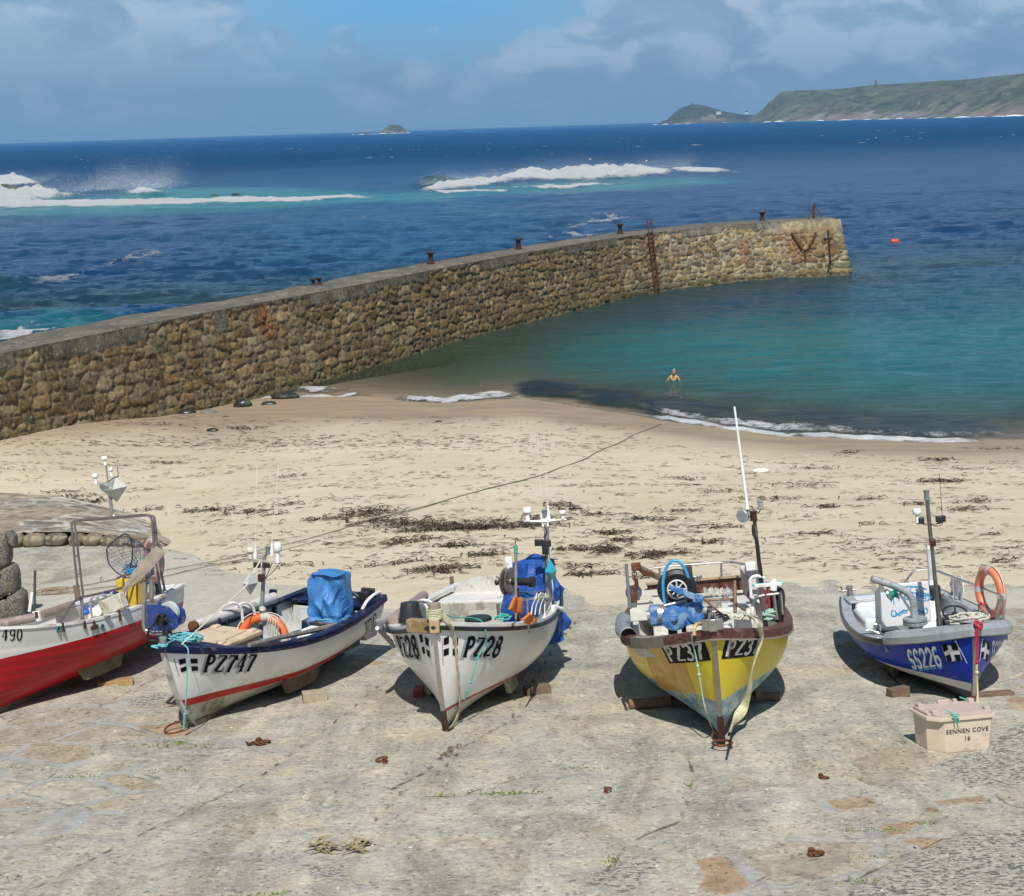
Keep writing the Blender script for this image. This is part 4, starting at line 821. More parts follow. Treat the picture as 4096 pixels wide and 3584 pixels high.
class Boat:
    def __init__(s, label, group, X, Y, head, heel, L, B, Hb, Hm, Hs, rake, ts, p, zoom, zf=.42, wl=(0., 0.), full=1.0):
        s.__dict__.update(heel=heel, L=L, B=B, Hb=Hb, Hm=Hm, Hs=Hs, rake=rake, ts=ts, p=p, zo=zoom, zf=zf, wl=wl, full=full)
        s.M = Matrix.Translation((X, Y, SA+SB*Y)) @ Matrix.Rotation(-SLOPE, 4, 'X') @ Matrix.Rotation(head, 4, 'Z') @ Matrix.Rotation(heel, 4, 'X')
        s.Mi = s.M.inverted(); s.root = empty('fishing_boat', s.M, label, 'fishing boat', group)
    def fb(s, u):
        um = .42
        if u < um: return 1-(1-s.ts)*((um-u)/um)**2
        return 1-((u-um)/(1-um))**s.p
    def zs(s, u):
        um = .4; return s.Hm+(s.Hs-s.Hm)*((um-u)/um)**2 if u < um else s.Hm+(s.Hb-s.Hm)*((u-um)/(1-um))**2
    def zk(s, u): return .17*(1-u)**1.4+.03
    def S(s, u, v, side=1, ins=0.):
        xk = -s.L/2+u*(s.L-s.rake)+.05*(1-u)*0; xs = -s.L/2+u*s.L
        ff = max(0, (u-.8)/.2)**2*.14*(1-v)**3                      # rounded forefoot
        x = xk+(xs-xk)*v**.75-ff
        if u < .12: x += -.10*(1-u/.12)*v                            # raked transom
        t = min(1, max(0, (u-.5)/.5)); t = t*t*(3-2*t)
        g = (1-(1-v)**(2.3*s.full))**.60*(1-t)+(v**.74*(1-.06*math.sin(math.pi*v)))*t
        y = max(0, s.B/2*s.fb(u)*g-ins); z = s.zk(u)+(s.zs(u)-s.zk(u))*v
        return Vector((x, side*y, z))
    def Pz(s, u, z, side=1, ins=0.):
        v = (z-s.zk(u))/(s.zs(u)-s.zk(u)); return s.S(u, min(1.02, max(0, v)), side, ins)
    def hw(s, u, z): return s.Pz(u, z).y
    def at(s, ax, val, zx, zy, zo=None):
        a, b, c = zo or s.zo; d = s.Mi.to_3x3() @ ray(a+zx*c, b+zy*c); o = s.Mi @ Vector((0, 0, CAM_H)); i = 'xyz'.index(ax); return o+d*((val-o[i])/d[i])
    def proj(s, p):
        q = s.M @ p-Vector((0, 0, CAM_H)); z = q.dot(_f); return 1024+FOC*q.dot(_rt)/z, 896-FOC*q.dot(_up)/z
    def facing(s, u, v, side):
        e = .01; p = s.S(u, v, side); n = (s.S(min(1, u+e), v, side)-s.S(max(0, u-e), v, side)).cross(s.S(u, min(1, v+e), side)-s.S(u, max(0, v-e), side))
        if n.y*side < 0: n = -n
        return n.normalized().dot((s.Mi @ Vector((0, 0, CAM_H))-p).normalized()) > .06
    def hit(s, zx, zy, side):
        "hull point seen at a photo point: (arc length from the stem, height)"
        a, b, c = s.zo; X, Y = a+zx*c, b+zy*c; u, v, st = .8, .6, .1; best = 1e18
        for i in range(1, 40):
            for j in range(1, 20):
                q = s.proj(s.S(i/40, j/20, side)); e = (q[0]-X)**2+(q[1]-Y)**2
                if e < best: e += (0 if s.facing(i/40, j/20, side) else 4000)
                if e < best: best = e; u, v = i/40, j/20
        st = .06
        for it in range(9):
            bu, bv = u, v
            for i in range(-5, 6):
                for j in range(-5, 6):
                    uu = min(1, max(0.02, bu+i*st/4)); vv = min(1, max(.02, bv+j*st/4)); q = s.proj(s.S(uu, vv, side)); e = (q[0]-X)**2+(q[1]-Y)**2
                    if e < best: e += (0 if s.facing(uu, vv, side) else 4000)
                    if e < best: best = e; u, v = uu, vv
            st *= .45
        return u, s.S(u, v, side).z
    def part(s, mb, name, m, parent=None, **k): return mb.build(name, m, parent or s.root, **k)
    def thing(s, name, base, label, cat, group=None):
        return empty(name, s.M @ Matrix.Translation(Vector(base)), label, cat, group)
    def loose(s, mb, name, m, base, label=None, cat=None, group=None, parent=None, **k):
        "mesh given in boat coordinates, linked as a thing of its own (or part of a loose thing) with its origin at base"
        b = Vector(base); mb.v = [tuple(Vector(p)-b) for p in mb.v]; o = mb.build(name, m, parent, **k)
        if parent is None: o.matrix_world = s.M @ Matrix.Translation(b); tag(o, label, cat, group)
        return o
    # ---- hull shell
    def shell(s, hm, inm, floorm, cap_prof, capm, strakes, keelm, transom_m=None, deck=None, deckm=None):
        nu, nv = 64, 26; us = [i/nu for i in range(nu+1)]; vs = [(j/nv) for j in range(nv+1)]; P = []
        for u in us: P.append([s.S(u, v, 1) for v in reversed(vs)]+[s.S(u, v, -1) for v in vs[1:]])
        X = np.array([[p.x for p in r_] for r_ in P]); Y = np.array([[p.y for p in r_] for r_ in P]); Z = np.array([[p.z for p in r_] for r_ in P])
        U = np.array(us)[:, None]*np.ones_like(Z); hl = Z-(s.wl[0]+(s.wl[1]-s.wl[0])*(1-U))
        Z2 = Z.copy()
        o = np_mesh('hull', X, Y, Z2, hm, {'hl': hl}, flip=True); o.parent = s.root
        zt = s.S(0, 1).z; m = MB(); rows = []
        for v in vs:
            a = s.S(0, v, 1); b = s.S(0, v, -1); rows.append([a.lerp(b, k/10) for k in range(11)])
        m.grid(rows); to = s.part(m, 'transom', transom_m or hm, smooth=False)
        at_ = to.data.attributes.new('hl', 'FLOAT', 'POINT')
        for i, v_ in enumerate(to.data.vertices): at_.data[i].value = v_.co.z-s.wl[1]
        # inside
        th = .045; m = MB(); zf = s.zf; u1 = .95; rows = []
        for i in range(51):
            u = .012+(u1-.012)*i/50; row = []
            for j in range(9): z = zf+(s.zs(u)-.01-zf)*(1-j/8); row.append(s.Pz(u, z, 1, th))
            row += [Vector((row[-1].x, row[-1].y*k, zf)) for k in (.6, .2, -.2, -.6)]
            for j in range(9): z = zf+(s.zs(u)-.01-zf)*(j/8); row.append(s.Pz(u, z, -1, th))
            rows.append(row)
        m.grid(rows); a = rows[0]; m.grid([[Vector((p.x, p.y*k, p.z)) for p in a[:9]] for k in (1, .5, 0, -.5, -1)])
        s.part(m, 'inner_hull', inm)
        # sheer profiles
        def sweep(prof, u0=0., u1=1., name='x', m_=None, parent=None, sides=(1, -1), seg=44, **k):
            path = []
            def pn(u, side):
                e = .004; a = s.S(max(0, u-e), 1, side); b = s.S(min(1, u+e), 1, side); t = (b-a); t.z = 0; t.normalize()
                n = Vector((t.y, -t.x, 0)); n = n if n.y*side > 0 or abs(n.y) < 1e-3 else -n
                if side == 1 and n.y < 0: n = -n
                return s.S(u, 1, side), n
            if 1 in sides: path += [pn(u0+(u1-u0)*math.sin(i/seg*math.pi/2), 1) for i in range(seg+(1 if u1 < 1 or -1 not in sides else 0))]
            if len(sides) == 2 and u1 >= 1: path.append((s.S(1, 1, 1), Vector((1, 0, 0))))
            if -1 in sides: path += [pn(u0+(u1-u0)*math.sin(i/seg*math.pi/2), -1) for i in range(seg+(1 if u1 < 1 or 1 not in sides else 0))][::-1]
            mb = MB(); rows = [[p+n*o_+Vector((0, 0, z_)) for o_, z_ in prof+[prof[0]]] for p, n in path]; mb.grid(rows)
            mb.add(rows[0][:-1], [tuple(range(len(prof)))]); mb.add(rows[-1][:-1], [tuple(range(len(prof)))]); return s.part(mb, name, m_, parent, **k)
        s.sweep = sweep
        sweep(cap_prof, name='gunwale', m_=capm)
        h = .5*(cap_prof[0][1]+cap_prof[1][1]); a = s.S(0, 1, 1); zc = max(z for o_, z in cap_prof); m = MB()
        m.box((a.x+.0, 0, a.z+zc-.03), (.11, 2*a.y+.02, .062)); s.part(m, 'transom_cap', capm, bevel=.01)
        for nm, pr, mm in strakes: sweep(pr, name=nm, m_=mm); 
        if strakes:
            m = MB(); zz = [z for _, z in strakes[0][1]]; m.box((a.x-.035, 0, a.z+(max(zz)+min(zz))/2), (.05, 2*a.y+.04, max(zz)-min(zz))); s.part(m, 'stern_strake', strakes[0][2], bevel=.012)
        # keel
        m = MB(); n = 30; top = []; bot = []
        for i in range(n+1):
            u = i/n*.985; p = s.S(u, 0); top.append((p.x, p.z+.03)); bot.append((p.x, min(p.z, 0.0)))
        for sg in (-1, 1): m.grid([[(x, sg*.035, z) for x, z in top], [(x, sg*.035, z) for x, z in bot]])
        m.grid([[(x, -.035, z) for x, z in bot], [(x, .035, z) for x, z in bot]]); m.box((-s.L/2+.0, 0, .1), (.03, .07, .2)); s.part(m, 'keel', keelm, smooth=False)
        if deck:                                                    # (u0, drop)
            u0, drop = deck; m = MB(); rows = []
            for i in range(17):
                u = u0+(.992-u0)*i/16; w = s.S(u, 1).y-.03; x = s.S(u, 1).x; z = s.zs(u)-drop
                rows.append([(x, w*k/6, z+.05*(1-(k/6)**2)) for k in range(-6, 7)])
            m.grid(rows); m.grid([rows[0], [(p[0], p[1], p[2]-.16) for p in rows[0]]]); s.part(m, 'foredeck', deckm)
    def floor(s, m_, z, u0=.05, u1=.74, th=.05):
        m = MB(); rows = []
        for i in range(25):
            u = u0+(u1-u0)*i/24; w = max(.02, s.hw(u, z)-.07); x = s.Pz(u, z).x; rows.append([(x, w*k/4, z) for k in range(-4, 5)])
        m.grid(rows); return s.part(m, 'floor', m_)
    def block(s, name, px, py, size, rz, mm, label, group='timber under the boats', z=0.):
        p = at_slip(px, py); m = MB(); m.box((0, 0, size[2]/2), size); o = m.build(name, mm, None, bevel=.008); o.location = p+Vector((0, 0, z-.01)); o.rotation_euler = (-SLOPE, 0, rz); tag(o, label, 'chock', group); return o
    def stem(s, m_low, m_band, w=.028, low=.16, off=.012):
        def pts(v0, v1): return [s.S(1, v0+(v1-v0)*i/16)+Vector((off, 0, -off*.3)) for i in range(17)]
        for nm, mm, a, b, ww in (('stem_band', m_band, low, 1., w), ('stem_shoe', m_low, 0., low, w*1.35)):
            m = MB(); P = pts(a, b); rows = []
            for p in P: rows.append([p+Vector((-.06, ww, 0)), p+Vector((0, ww, 0)), p+Vector((0, -ww, 0)), p+Vector((-.06, -ww, 0)), p+Vector((-.06, ww, 0))])
            if nm == 'stem_shoe': x0 = P[0]; rows.insert(0, [x0+Vector((-.10, ww*.8, -.05)), x0+Vector((-.03, ww*.8, -.05)), x0+Vector((-.03, -ww*.8, -.05)), x0+Vector((-.10, -ww*.8, -.05)), x0+Vector((-.10, ww*.8, -.05))])
            m.grid(rows); m.add(rows[-1][:4], [(0, 1, 2, 3)]); s.part(m, nm, mm, smooth=False)
    def bilge(s, m_, x0, x1, y, drop=.0, name='bilge_keel'):
        for sg in (1, -1):
            m = MB(); u0 = (x0+s.L/2)/s.L; n = 10; outer = []
            rows = []
            for i in range(n+1):
                t = i/n; x = x0+(x1-x0)*t; u = (x+s.L/2)/s.L; k = 0
                for v in range(100):
                    if s.S(u, v/100).y > y: k = v/100; break
                p = s.S(u, k, sg); d = (p.z+.02)*min(1, math.sin(math.pi*min(1, max(0, t)))**.5*1.25) if 0 < t < 1 else 0
                bz = max(-p.y*math.tan(s.heel)+.0, p.z-max(min(d, .17), .02)); rows.append([(x, p.y-.03*sg, p.z+.05), (x, p.y+.035*sg-.02*sg, p.z+.03), (x, p.y+.04*sg, bz), (x, p.y-.03*sg, bz), (x, p.y-.03*sg, p.z+.05)])
            m.grid(rows); m.add(rows[0][:4], [(0, 1, 2, 3)]); m.add(rows[-1][:4], [(0, 1, 2, 3)]); s.part(m, name, m_, smooth=False)
    # ---- things drawn on the hull
    def decal(s, name, mat_, shapes, box, side, off=.004, sub=.02, parent=None):
        "shapes: strokes ([(x,y)...], width) or ('quad', four corners) in a unit box; box: photo points bottom-left, bottom-right, top-left, top-right"
        K = [s.hit(*q, side) for q in box]; K = [(u, (z-s.zk(u))/(s.zs(u)-s.zk(u))) for u, z in K]
        m = MB(); lift = [off]
        def mp(x, y, o_):
            a = [K[0][i]*(1-x)*(1-y)+K[1][i]*x*(1-y)+K[2][i]*(1-x)*y+K[3][i]*x*y for i in (0, 1)]
            u, v = min(.997, max(.003, a[0])), min(.995, max(.01, a[1])); e = .004
            p = s.S(u, v, side); n = (s.S(min(1, u+e), v, side)-s.S(u-e, v, side)).cross(s.S(u, min(1, v+e), side)-s.S(u, v-e, side)).normalized()
            if n.y*side < 0: n = -n
            return p+n*o_
        for sh in shapes:
            if sh[0] == 'quad':
                a, b, c, d = [Vector(q) for q in sh[1]]; n1 = sh[2] if len(sh) > 2 else 10; n2 = sh[3] if len(sh) > 3 else 6
                m.grid([[mp(*(a.lerp(b, i/n1).lerp(d.lerp(c, i/n1), j/n2)), lift[0]) for i in range(n1+1)] for j in range(n2+1)])
            else:
                pts, w = sh[0], sh[1]; asp = sh[2] if len(sh) > 2 else 1.; Q = []
                for a, b in zip(pts, pts[1:]):
                    L_ = math.hypot(b[0]-a[0], b[1]-a[1]); k = max(1, int(L_/.12)); Q += [(a[0]+(b[0]-a[0])*i/k, a[1]+(b[1]-a[1])*i/k) for i in range(k)]
                Q.append(pts[-1]); L_ = []; R_ = []
                for i, q in enumerate(Q):
                    a = Q[max(i-1, 0)]; b = Q[min(i+1, len(Q)-1)]; dx, dy = b[0]-a[0], (b[1]-a[1])/asp; l = math.hypot(dx, dy) or 1
                    nx_, ny_ = -dy/l*w/2, dx/l*w/2*asp; L_.append((q[0]+nx_, q[1]+ny_)); R_.append((q[0]-nx_, q[1]-ny_))
                m.grid([[mp(*q, lift[0]) for q in L_], [mp((a[0]+b[0])/2, (a[1]+b[1])/2, lift[0]) for a, b in zip(L_, R_)], [mp(*q, lift[0]) for q in R_]])
            lift[0] += .0004
        return s.part(m, name, mat_, parent, smooth=True)
def arc(cx, cy, rx, ry, a0, a1, n=9): return [(cx+rx*math.cos(R(a0+(a1-a0)*i/n)), cy+ry*math.sin(R(a0+(a1-a0)*i/n))) for i in range(n+1)]
def glyph(ch, W=.17, serif=True):
    "one letter in a unit cell; strokes"
    T = .12; g = []
    if ch == 'P':
        g = [([(.22, 0), (.22, 1)], W), ([(.22, .95), (.5, .95)]+arc(.5, .72, .28, .23, 90, -90)+[(.22, .49)], W*.8)]
        if serif: g += [([(.02, .05), (.46, .05)], T*.8), ([(.04, .96), (.3, .96)], T*.8)]
    elif ch == 'Z':
        g = [([(.06, .93), (.92, .93)], T*1.1), ([(.84, .9), (.12, .1)], W), ([(.04, .07), (.94, .07)], T*1.1)]
        if serif: g += [([(.09, 1), (.09, .72)], T*.7), ([(.90, 0), (.90, .28)], T*.7)]
    elif ch == '7':
        g = [([(.08, .92), (.92, .92)], T*1.25), ([(.84, .9), (.55, .5), (.38, 0)], W)]
        if serif: g += [([(.11, 1), (.11, .7)], T*.7)]
    elif ch == '4':
        g = [([(.66, 1), (.66, 0)], W), ([(.62, .98), (.08, .32), (.95, .32)], T)]
        if serif: g += [([(.42, .04), (.90, .04)], T*.7)]
    elif ch == '2': g = [(arc(.48, .70, .34, .26, 170, -20)+[(.12, .10)], W*.9), ([(.08, .08), (.92, .08)], T*1.2)]
    elif ch == '8': g = [(arc(.5, .74, .27, .22, 0, 360, 14), W*.8), (arc(.5, .27, .34, .25, 0, 360, 14), W*.85)]
    elif ch == '3': g = [(arc(.45, .73, .33, .23, 150, -90), W*.85), (arc(.45, .28, .37, .25, 90, -150), W*.85)]
    elif ch == 'S': g = [(arc(.5, .75, .33, .20, 20, 180)+arc(.5, .70, .33, .2, 190, 270)+arc(.5, .27, .33, .22, 90, -160), W*.9)]
    elif ch == '6': g = [([(.78, .88)]+arc(.5, .70, .33, .25, 60, 180)+[(.17, .3)]+arc(.5, .28, .33, .24, 180, 540, 14), W*.85)]
    elif ch == '9': g = [(arc(.5, .70, .32, .26, 0, 360, 14)+[(.82, .3)]+arc(.5, .28, .32, .24, 0, -130), W*.75)]
    elif ch == '0': g = [(arc(.5, .5, .32, .46, 0, 360, 16), W*.8)]
    return g
def word(txt, gap=.12, W=.2, serif=True, shift=(0, 0), asp=1., box=(0, 0, 1, 1)):
    n = len(txt); cw = (1-gap*(n-1)/n*.6)/n*(1) ; out = []; step = 1./n; w = step*(1-gap)
    for i, ch in enumerate(txt):
        for g in glyph(ch, W, serif): out.append(([(box[0]+(i*step+x*w+shift[0])*(box[2]-box[0]), box[1]+(y+shift[1])*(box[3]-box[1])) for x, y in g[0]], g[1]*w*(box[2]-box[0]), n*asp))
    return out
def flag_shapes(black_on_white=True):
    "wavy black flag with a white cross: the black quarters"
    q = []
    def wv(x, y): return (x, y+.10*math.sin(x*5.2))
    for x0, x1 in ((.0, .36), (.62, 1.)):
        for y0, y1 in ((-.12, .34), (.64, 1.14)):
            q.append(('quad', [wv(x0, y0), wv(x1, y0), wv(x1, y1), wv(x0, y1)], 4, 3))
    return q
# ---- fittings shared by the boats
SS_ = lambda: mat('stainless', (.52, .50, .47), .28, .9, .12, 10)
GALV = lambda: mat('galvanised', (.42, .44, .45), .5, .6, .2, 14, .1, 60)
WPL = lambda: mat('white_plastic', (.80, .80, .78), .4, 0, .05, 10, dirt=(.5, .46, .38), dfac=.25)
BPL = lambda: mat('black_plastic', (.022, .022, .024), .45, 0, .2)
def mushroom(m, p, r=.06, h=.18):
    m.lathe([(r*.55, 0), (r*.5, h*.3), (r*.42, h*.5), (r*.8, h*.58), (r, h*.66), (r, h*.9), (r*.85, h), (.01, h*1.02)], p, seg=12); return m
def lamp(m, p, r=.045, h=.11): m.lathe([(r, 0), (r, h*.15), (r*.85, h*.2), (r*.85, h*.8), (r, h*.85), (r, h), (.01, h)], p, seg=12); return m
def octa(m, c, r, rot=0, sq=1.):
    c = Vector(c); a = [Vector((r*math.cos(rot+i*math.pi/2), r*math.sin(rot+i*math.pi/2)*sq, 0)) for i in range(4)]; t = Vector((0, 0, r*1.15))
    V = [c+q for q in a]+[c+t, c-t]; m.add(V, [(0, 1, 4), (1, 2, 4), (2, 3, 4), (3, 0, 4), (1, 0, 5), (2, 1, 5), (3, 2, 5), (0, 3, 5)]); return m
def coil(m, c, r0, r1, turns, rr, jz=.02, sq=.8, n=16, seed=1):
    rs = random.Random(seed); c = Vector(c); pts = []
    for i in range(int(turns*n)):
        t = i/n; r = r0+(r1-r0)*(.5+.5*math.sin(t*1.7+rs.uniform(-.1, .1))); a = 2*math.pi*t
        pts.append(c+Vector((math.cos(a)*r*sq, math.sin(a)*r, jz*t*.35+rs.uniform(-.3, .3)*jz)))
    m.tube(pts, rr, 6); return m
def lifebuoy(B_, c, axis, Rr, rr, colr, label, bandc=(.45, .45, .43), group='lifebuoys carried on the boats', tilt=0):
    c = Vector(c); ax = Vector(axis).normalized(); t = B_.thing('lifebuoy', c-Vector((0, 0, Rr)), label, 'lifebuoy', group)
    m = MB(); m.torus(c, ax, Rr, rr, 36, 12); B_.loose(m, 'ring', colr, c-Vector((0, 0, Rr)), parent=t)
    a = ax.orthogonal().normalized(); b = ax.cross(a)
    if abs(a.z) < abs(b.z): a, b = b, a
    for k in range(4):
        m = MB(); th0 = math.pi/4+k*math.pi/2; P = [c+(a*math.cos(th0+d)+b*math.sin(th0+d))*Rr for d in (-.13, -.065, 0, .065, .13)]; m.tube(P, rr*1.05, 12, cap=False)
        B_.loose(m, 'reflective_band', mat('reflective_tape', bandc, .35, 0, .1), c-Vector((0, 0, Rr)), parent=t)
    m = MB(); P = []
    for k in range(32):
        th = 2*math.pi*k/32; rad = Rr+rr*1.05+.03*abs(math.sin(th*2)); P.append(c+(a*math.cos(th+math.pi/4)+b*math.sin(th+math.pi/4))*rad)
    m.tube(P, .008, 5, True); B_.loose(m, 'grab_line', mat('white_line', (.62, .58, .5), .8), c-Vector((0, 0, Rr)), parent=t)
    return t
def tarp(B_, base, lx, ly, h, yaw, seed, colr, label, top=.62, lean=(0, 0), skirt=.1):
    rs = np.random.default_rng(seed); base = Vector(base); n = 110; k = 44; rows = []
    ph = rs.uniform(0, 6, 12); knob = [(rs.uniform(-.35, .35), rs.uniform(-.35, .35), rs.uniform(.02, .08)) for _ in range(3)]
    def rid(x, y, s_): return 1-2*abs(float(vnoise(x, y, s_))-.5)*2
    for j in range(k+1):
        t = j/k; row = []
        for i in range(n):
            a = 2*math.pi*i/n; e = 4.6; c_, s_ = math.cos(a), math.sin(a); r = 1/((abs(c_)**e+abs(s_)**e)**(1/e))
            if t < .78: prof = 1+skirt*(1-t/.78)**1.6-(1-top)*max(0, (t-.30)/.48)**1.3*(1+.25*math.sin(a+ph[7])); z = t/.78*h*.95
            else: q = (t-.78)/.22; prof = top*(1-q)**.8*(1+.25*math.sin(a+ph[7])*(1-q)); z = h*(.95+.05*q)
            pinch = 1-.10*math.exp(-((t-.22)/.035)**2)
            n1 = rid(a*1.1+t*2.6+seed, t*1.7-a*.8, seed); n2 = rid(a*1.9-t*3.4, t*2.9+a*.9, seed+7); n3 = rid(a*4+9, t*1.2, seed+9)
            low = max(0, 1-t/.45)
            fold = .115*(n1-.4)+.085*(n2-.4)+.04*low*(n3-.4)
            rr_ = r*prof*pinch*(1+fold*(1.2 if t < .78 else .8*(1-(t-.78)/.22)))
            x, y = rr_*c_*lx/2, rr_*s_*ly/2; zz = z-.05*h*(abs(x)/lx+abs(y)/ly)*sstep(.6, .9, t)+.05*h*float(vnoise(x*4/lx+3, y*4/ly+seed, 5))*t+low*.05*h*math.sin(a*3+ph[1])*(t < .2)
            row.append(base+Vector((x*math.cos(yaw)-y*math.sin(yaw)+lean[0]*t, x*math.sin(yaw)+y*math.cos(yaw)+lean[1]*t, float(zz))))
        row.append(row[0]); rows.append(row)
    m = MB(); m.grid(rows); m.add(rows[-1][:-1], [tuple(range(n))]); o = B_.loose(m, 'tarpaulin', colr, base, label, 'tarpaulin', sharp=16); return o
def cloth_mat(name, c, rough=.42):
    t = NT(name); v = t.mapv((1, 1, .6)); t.set(Base_Color=t.mix(t.ramp(t.noise(3, 6, .65, v), [(.35, 0.), (.7, 1.)]), mul(c, .85), mul(c, 1.2)), Roughness=rough, Coat_Weight=.1)
    t.bump(t.math('ADD', t.noise(5, 5, .65, v, 1.2), t.math('MULTIPLY', t.noise(16, 3, .6, v, .5), .3)), .8, .06); return t.m
GRP = 'fishing boats drawn up on the slipway'
Zm = Vector((0, 0, 1))
def navy_cap(): return mat('navy_paint', (.006, .010, .045), .4, 0, .25, 8, .1, 50, (.16, .10, .09), .25, 9, spec=.25)
# =================================================================== white boat with navy gunwale
def boat_a():
    B = Boat('white wooden boat with navy blue gunwale and a red stripe, blue cover on its engine', GRP, -3.754, 20.641, -1.946, -.047, 4.986, 1.784, 1.222, .891, .99, .563, .798, 2.356, (275, 1050, .2564), .40, (.36, .40))
    P = lambda zx, zy, ax, v: B.at(ax, v, zx, zy)
    white = (.84, .84, .82); hm = hull_material('hull_white_stripe', [(-.045, (.50, .48, .40)), (.06, (.46, .004, .010)), (3, white)], grime=.14, algae=.9, wear=.01)
    navy = navy_cap(); inm = mat('inner_offwhite', (.55, .56, .54), .5, dirt=(.3, .26, .2), dfac=.4); wood = mat('wet_timber', (.16, .11, .07), .8, 0, .3, 8, .3, 30)
    B.shell(hm, inm, None, [(.035, -.02), (.035, .03), (-.10, .035), (-.10, -.02)], navy, [('rubbing_strake', [(.0, -.06), (.04, -.055), (.05, -.02), (.0, -.01)], navy)], wood, transom_m=hm, deck=(.80, .0), deckm=navy)
    B.stem(mat('galv_shoe', (.35, .33, .30), .6, .5), mat('white_stem', (.58, .57, .52), .5, dirt=(.3, .26, .2)), w=.03)
    B.bilge(wood, -.65, .35, .55)
    B.floor(mat('blue_floor', (.02, .06, .13), .6, dirt=(.2, .2, .2), dfac=.5), .46)
    # stern lockers and side panel
    m = MB(); m.box((-2.25, 0, .62), (.42, 1.30, .46)); B.part(m, 'stern_locker', inm, bevel=.02)
    m = MB(); m.box((-2.035, -.28, .62), (.012, .42, .32)); m.box((-2.035, .28, .62), (.012, .42, .32)); B.part(m, 'locker_door', mat('panel_white', (.62, .62, .6), .5))
    m = MB(); m.box((-2.27, 0, .93), (.5, 1.36, .05)); B.part(m, 'stern_deck', navy, bevel=.01)
    m = MB(); m.box((-1.52, .32, .60), (.70, .66, .48)); B.part(m, 'engine_box', mat('engine_box_navy', (.010, .016, .04), .5, dirt=(.12, .12, .12), dfac=.4), bevel=.02)
    # hauling roller on the starboard rail
    m = MB(); a = Vector((.52, -.80, 1.03)); b = Vector((-1.62, -.74, 1.04)); m.cyl(a, b, .072, .085, 20); B.part(m, 'hauling_roller', mat('roller_white', (.60, .57, .55), .45, dirt=(.35, .25, .18), dfac=.35))
    m = MB(); m.cyl(a+Vector((.05, 0, 0)), a+Vector((-.01, 0, 0)), .078, seg=20); m.cyl(a+Vector((.055, 0, 0)), a+Vector((.03, 0, 0)), .05, seg=16); B.part(m, 'roller_end', rust())
    m = MB(); m.box((-1.66, -.78, .90), (.07, .11, .52)); B.part(m, 'roller_post', navy, bevel=.008)
    for zx in (670, 770):
        m = MB(); p = P(zx, 700, 'y', -.74); m.tube(spline([p+Vector((.0, -.07, .02)), p+Vector((-.03, 0, .12)), p+Vector((-.14, .08, .16)), p+Vector((-.26, .14, .06)), p+Vector((-.28, .16, -.16))], 5), .022, 8); B.part(m, 'rope_guide', WPL())
    m = MB(); p = P(1800, 640, 'y', .80); m.tube(spline([Vector((-1.75, .72, .92)), Vector((-1.85, .76, 1.06)), Vector((-2.05, .78, 1.13)), Vector((-2.32, .76, 1.13))], 5), .026, 8); B.part(m, 'rope_guide', WPL())
    m = MB(); m.box((-2.30, .50, 1.04), (.14, .16, .16)); m.box((-2.42, .50, 1.10), (.08, .22, .10)); m.cyl((-2.3, .42, 1.0), (-2.3, .3, 1.08), .03); B.part(m, 'outboard_clamp', BPL(), bevel=.01)
    m = MB(); m.lathe([(.045, 0), (.045, .14), (.052, .15), (.052, .17)], P(200, 940, 'y', 0)+Vector((0, 0, -.06)), seg=12); B.part(m, 'bow_post', GALV())
    m = MB(); m.box((-.72, .42, .72), (.42, .28, .16)); m.box((-.72, .42, .83), (.30, .20, .06)); B.part(m, 'fairlead_block', WPL(), bevel=.03)
    # mast
    mb = P(960, 880, 'y', .0); mt = P(990, 245, 'y', .0); st = mat('mast_grey', (.33, .33, .31), .4, .5, .15)
    m = MB(); m.tube([mb-Zm*.35, mb, mb.lerp(mt, .5), mt], [.035, .035, .03, .026], 12); ms = B.part(m, 'mast', st)
    cb = P(985, 282, 'y', 0); l_ = P(840, 268, 'y', -.27); r_ = P(1122, 296, 'y', .27)
    l_.x = r_.x = cb.x
    m = MB(); m.tube([l_, r_], .014, 6); m.box((l_+r_)/2+Vector((0, 0, -.01)), (.10, (r_-l_).length, .018)); B.part(m, 'crossbar', mat('bar_wood', (.34, .32, .28), .7), ms)
    m = MB(); mushroom(m, l_+Vector((0, .05, .0)), .06, .17); B.part(m, 'gps_antenna', mat('cream_plastic', (.66, .62, .50), .5), ms)
    m = MB(); mushroom(m, r_+Vector((0, -.04, .0)), .062, .30); B.part(m, 'gps_antenna', WPL(), ms)
    for zx, zy in ((920, 235), (1048, 205)):
        p = P(zx, zy, 'x', cb.x); m = MB(); m.lathe([(.026, -.06), (.028, .0), (.015, .08), (.008, .14)], p, seg=8); m.tube([p+Zm*.12, p+Zm*1.3+Vector((0, (.03 if zx < 1000 else .12), 0))], .0035, 4); B.part(m, 'whip_aerial', WPL(), ms)
    m = MB(); lamp(m, P(1017, 222, 'x', cb.x), .042, .10); B.part(m, 'masthead_lamp', mat('lamp_grey', (.16, .18, .19), .3), ms)
    m = MB(); m.tube([mt, P(1017, 222, 'x', cb.x)], .014, 6); m.tube([mt, P(920, 235, 'x', cb.x)], .012, 6); m.tube([mt, P(1048, 205, 'x', cb.x)], .012, 6); B.part(m, 'bracket', st, ms)
    for zx in (932, 1005): m = MB(); m.box(P(zx, 312, 'x', cb.x+.03), (.06, .10, .08)); B.part(m, 'floodlight', BPL(), ms, bevel=.01)
    m = MB(); m.box(P(965, 412, 'x', mb.x+.04), (.08, .08, .11)); B.part(m, 'side_light', mat('lamp_dark_red', (.05, .015, .015), .3), ms, bevel=.012)
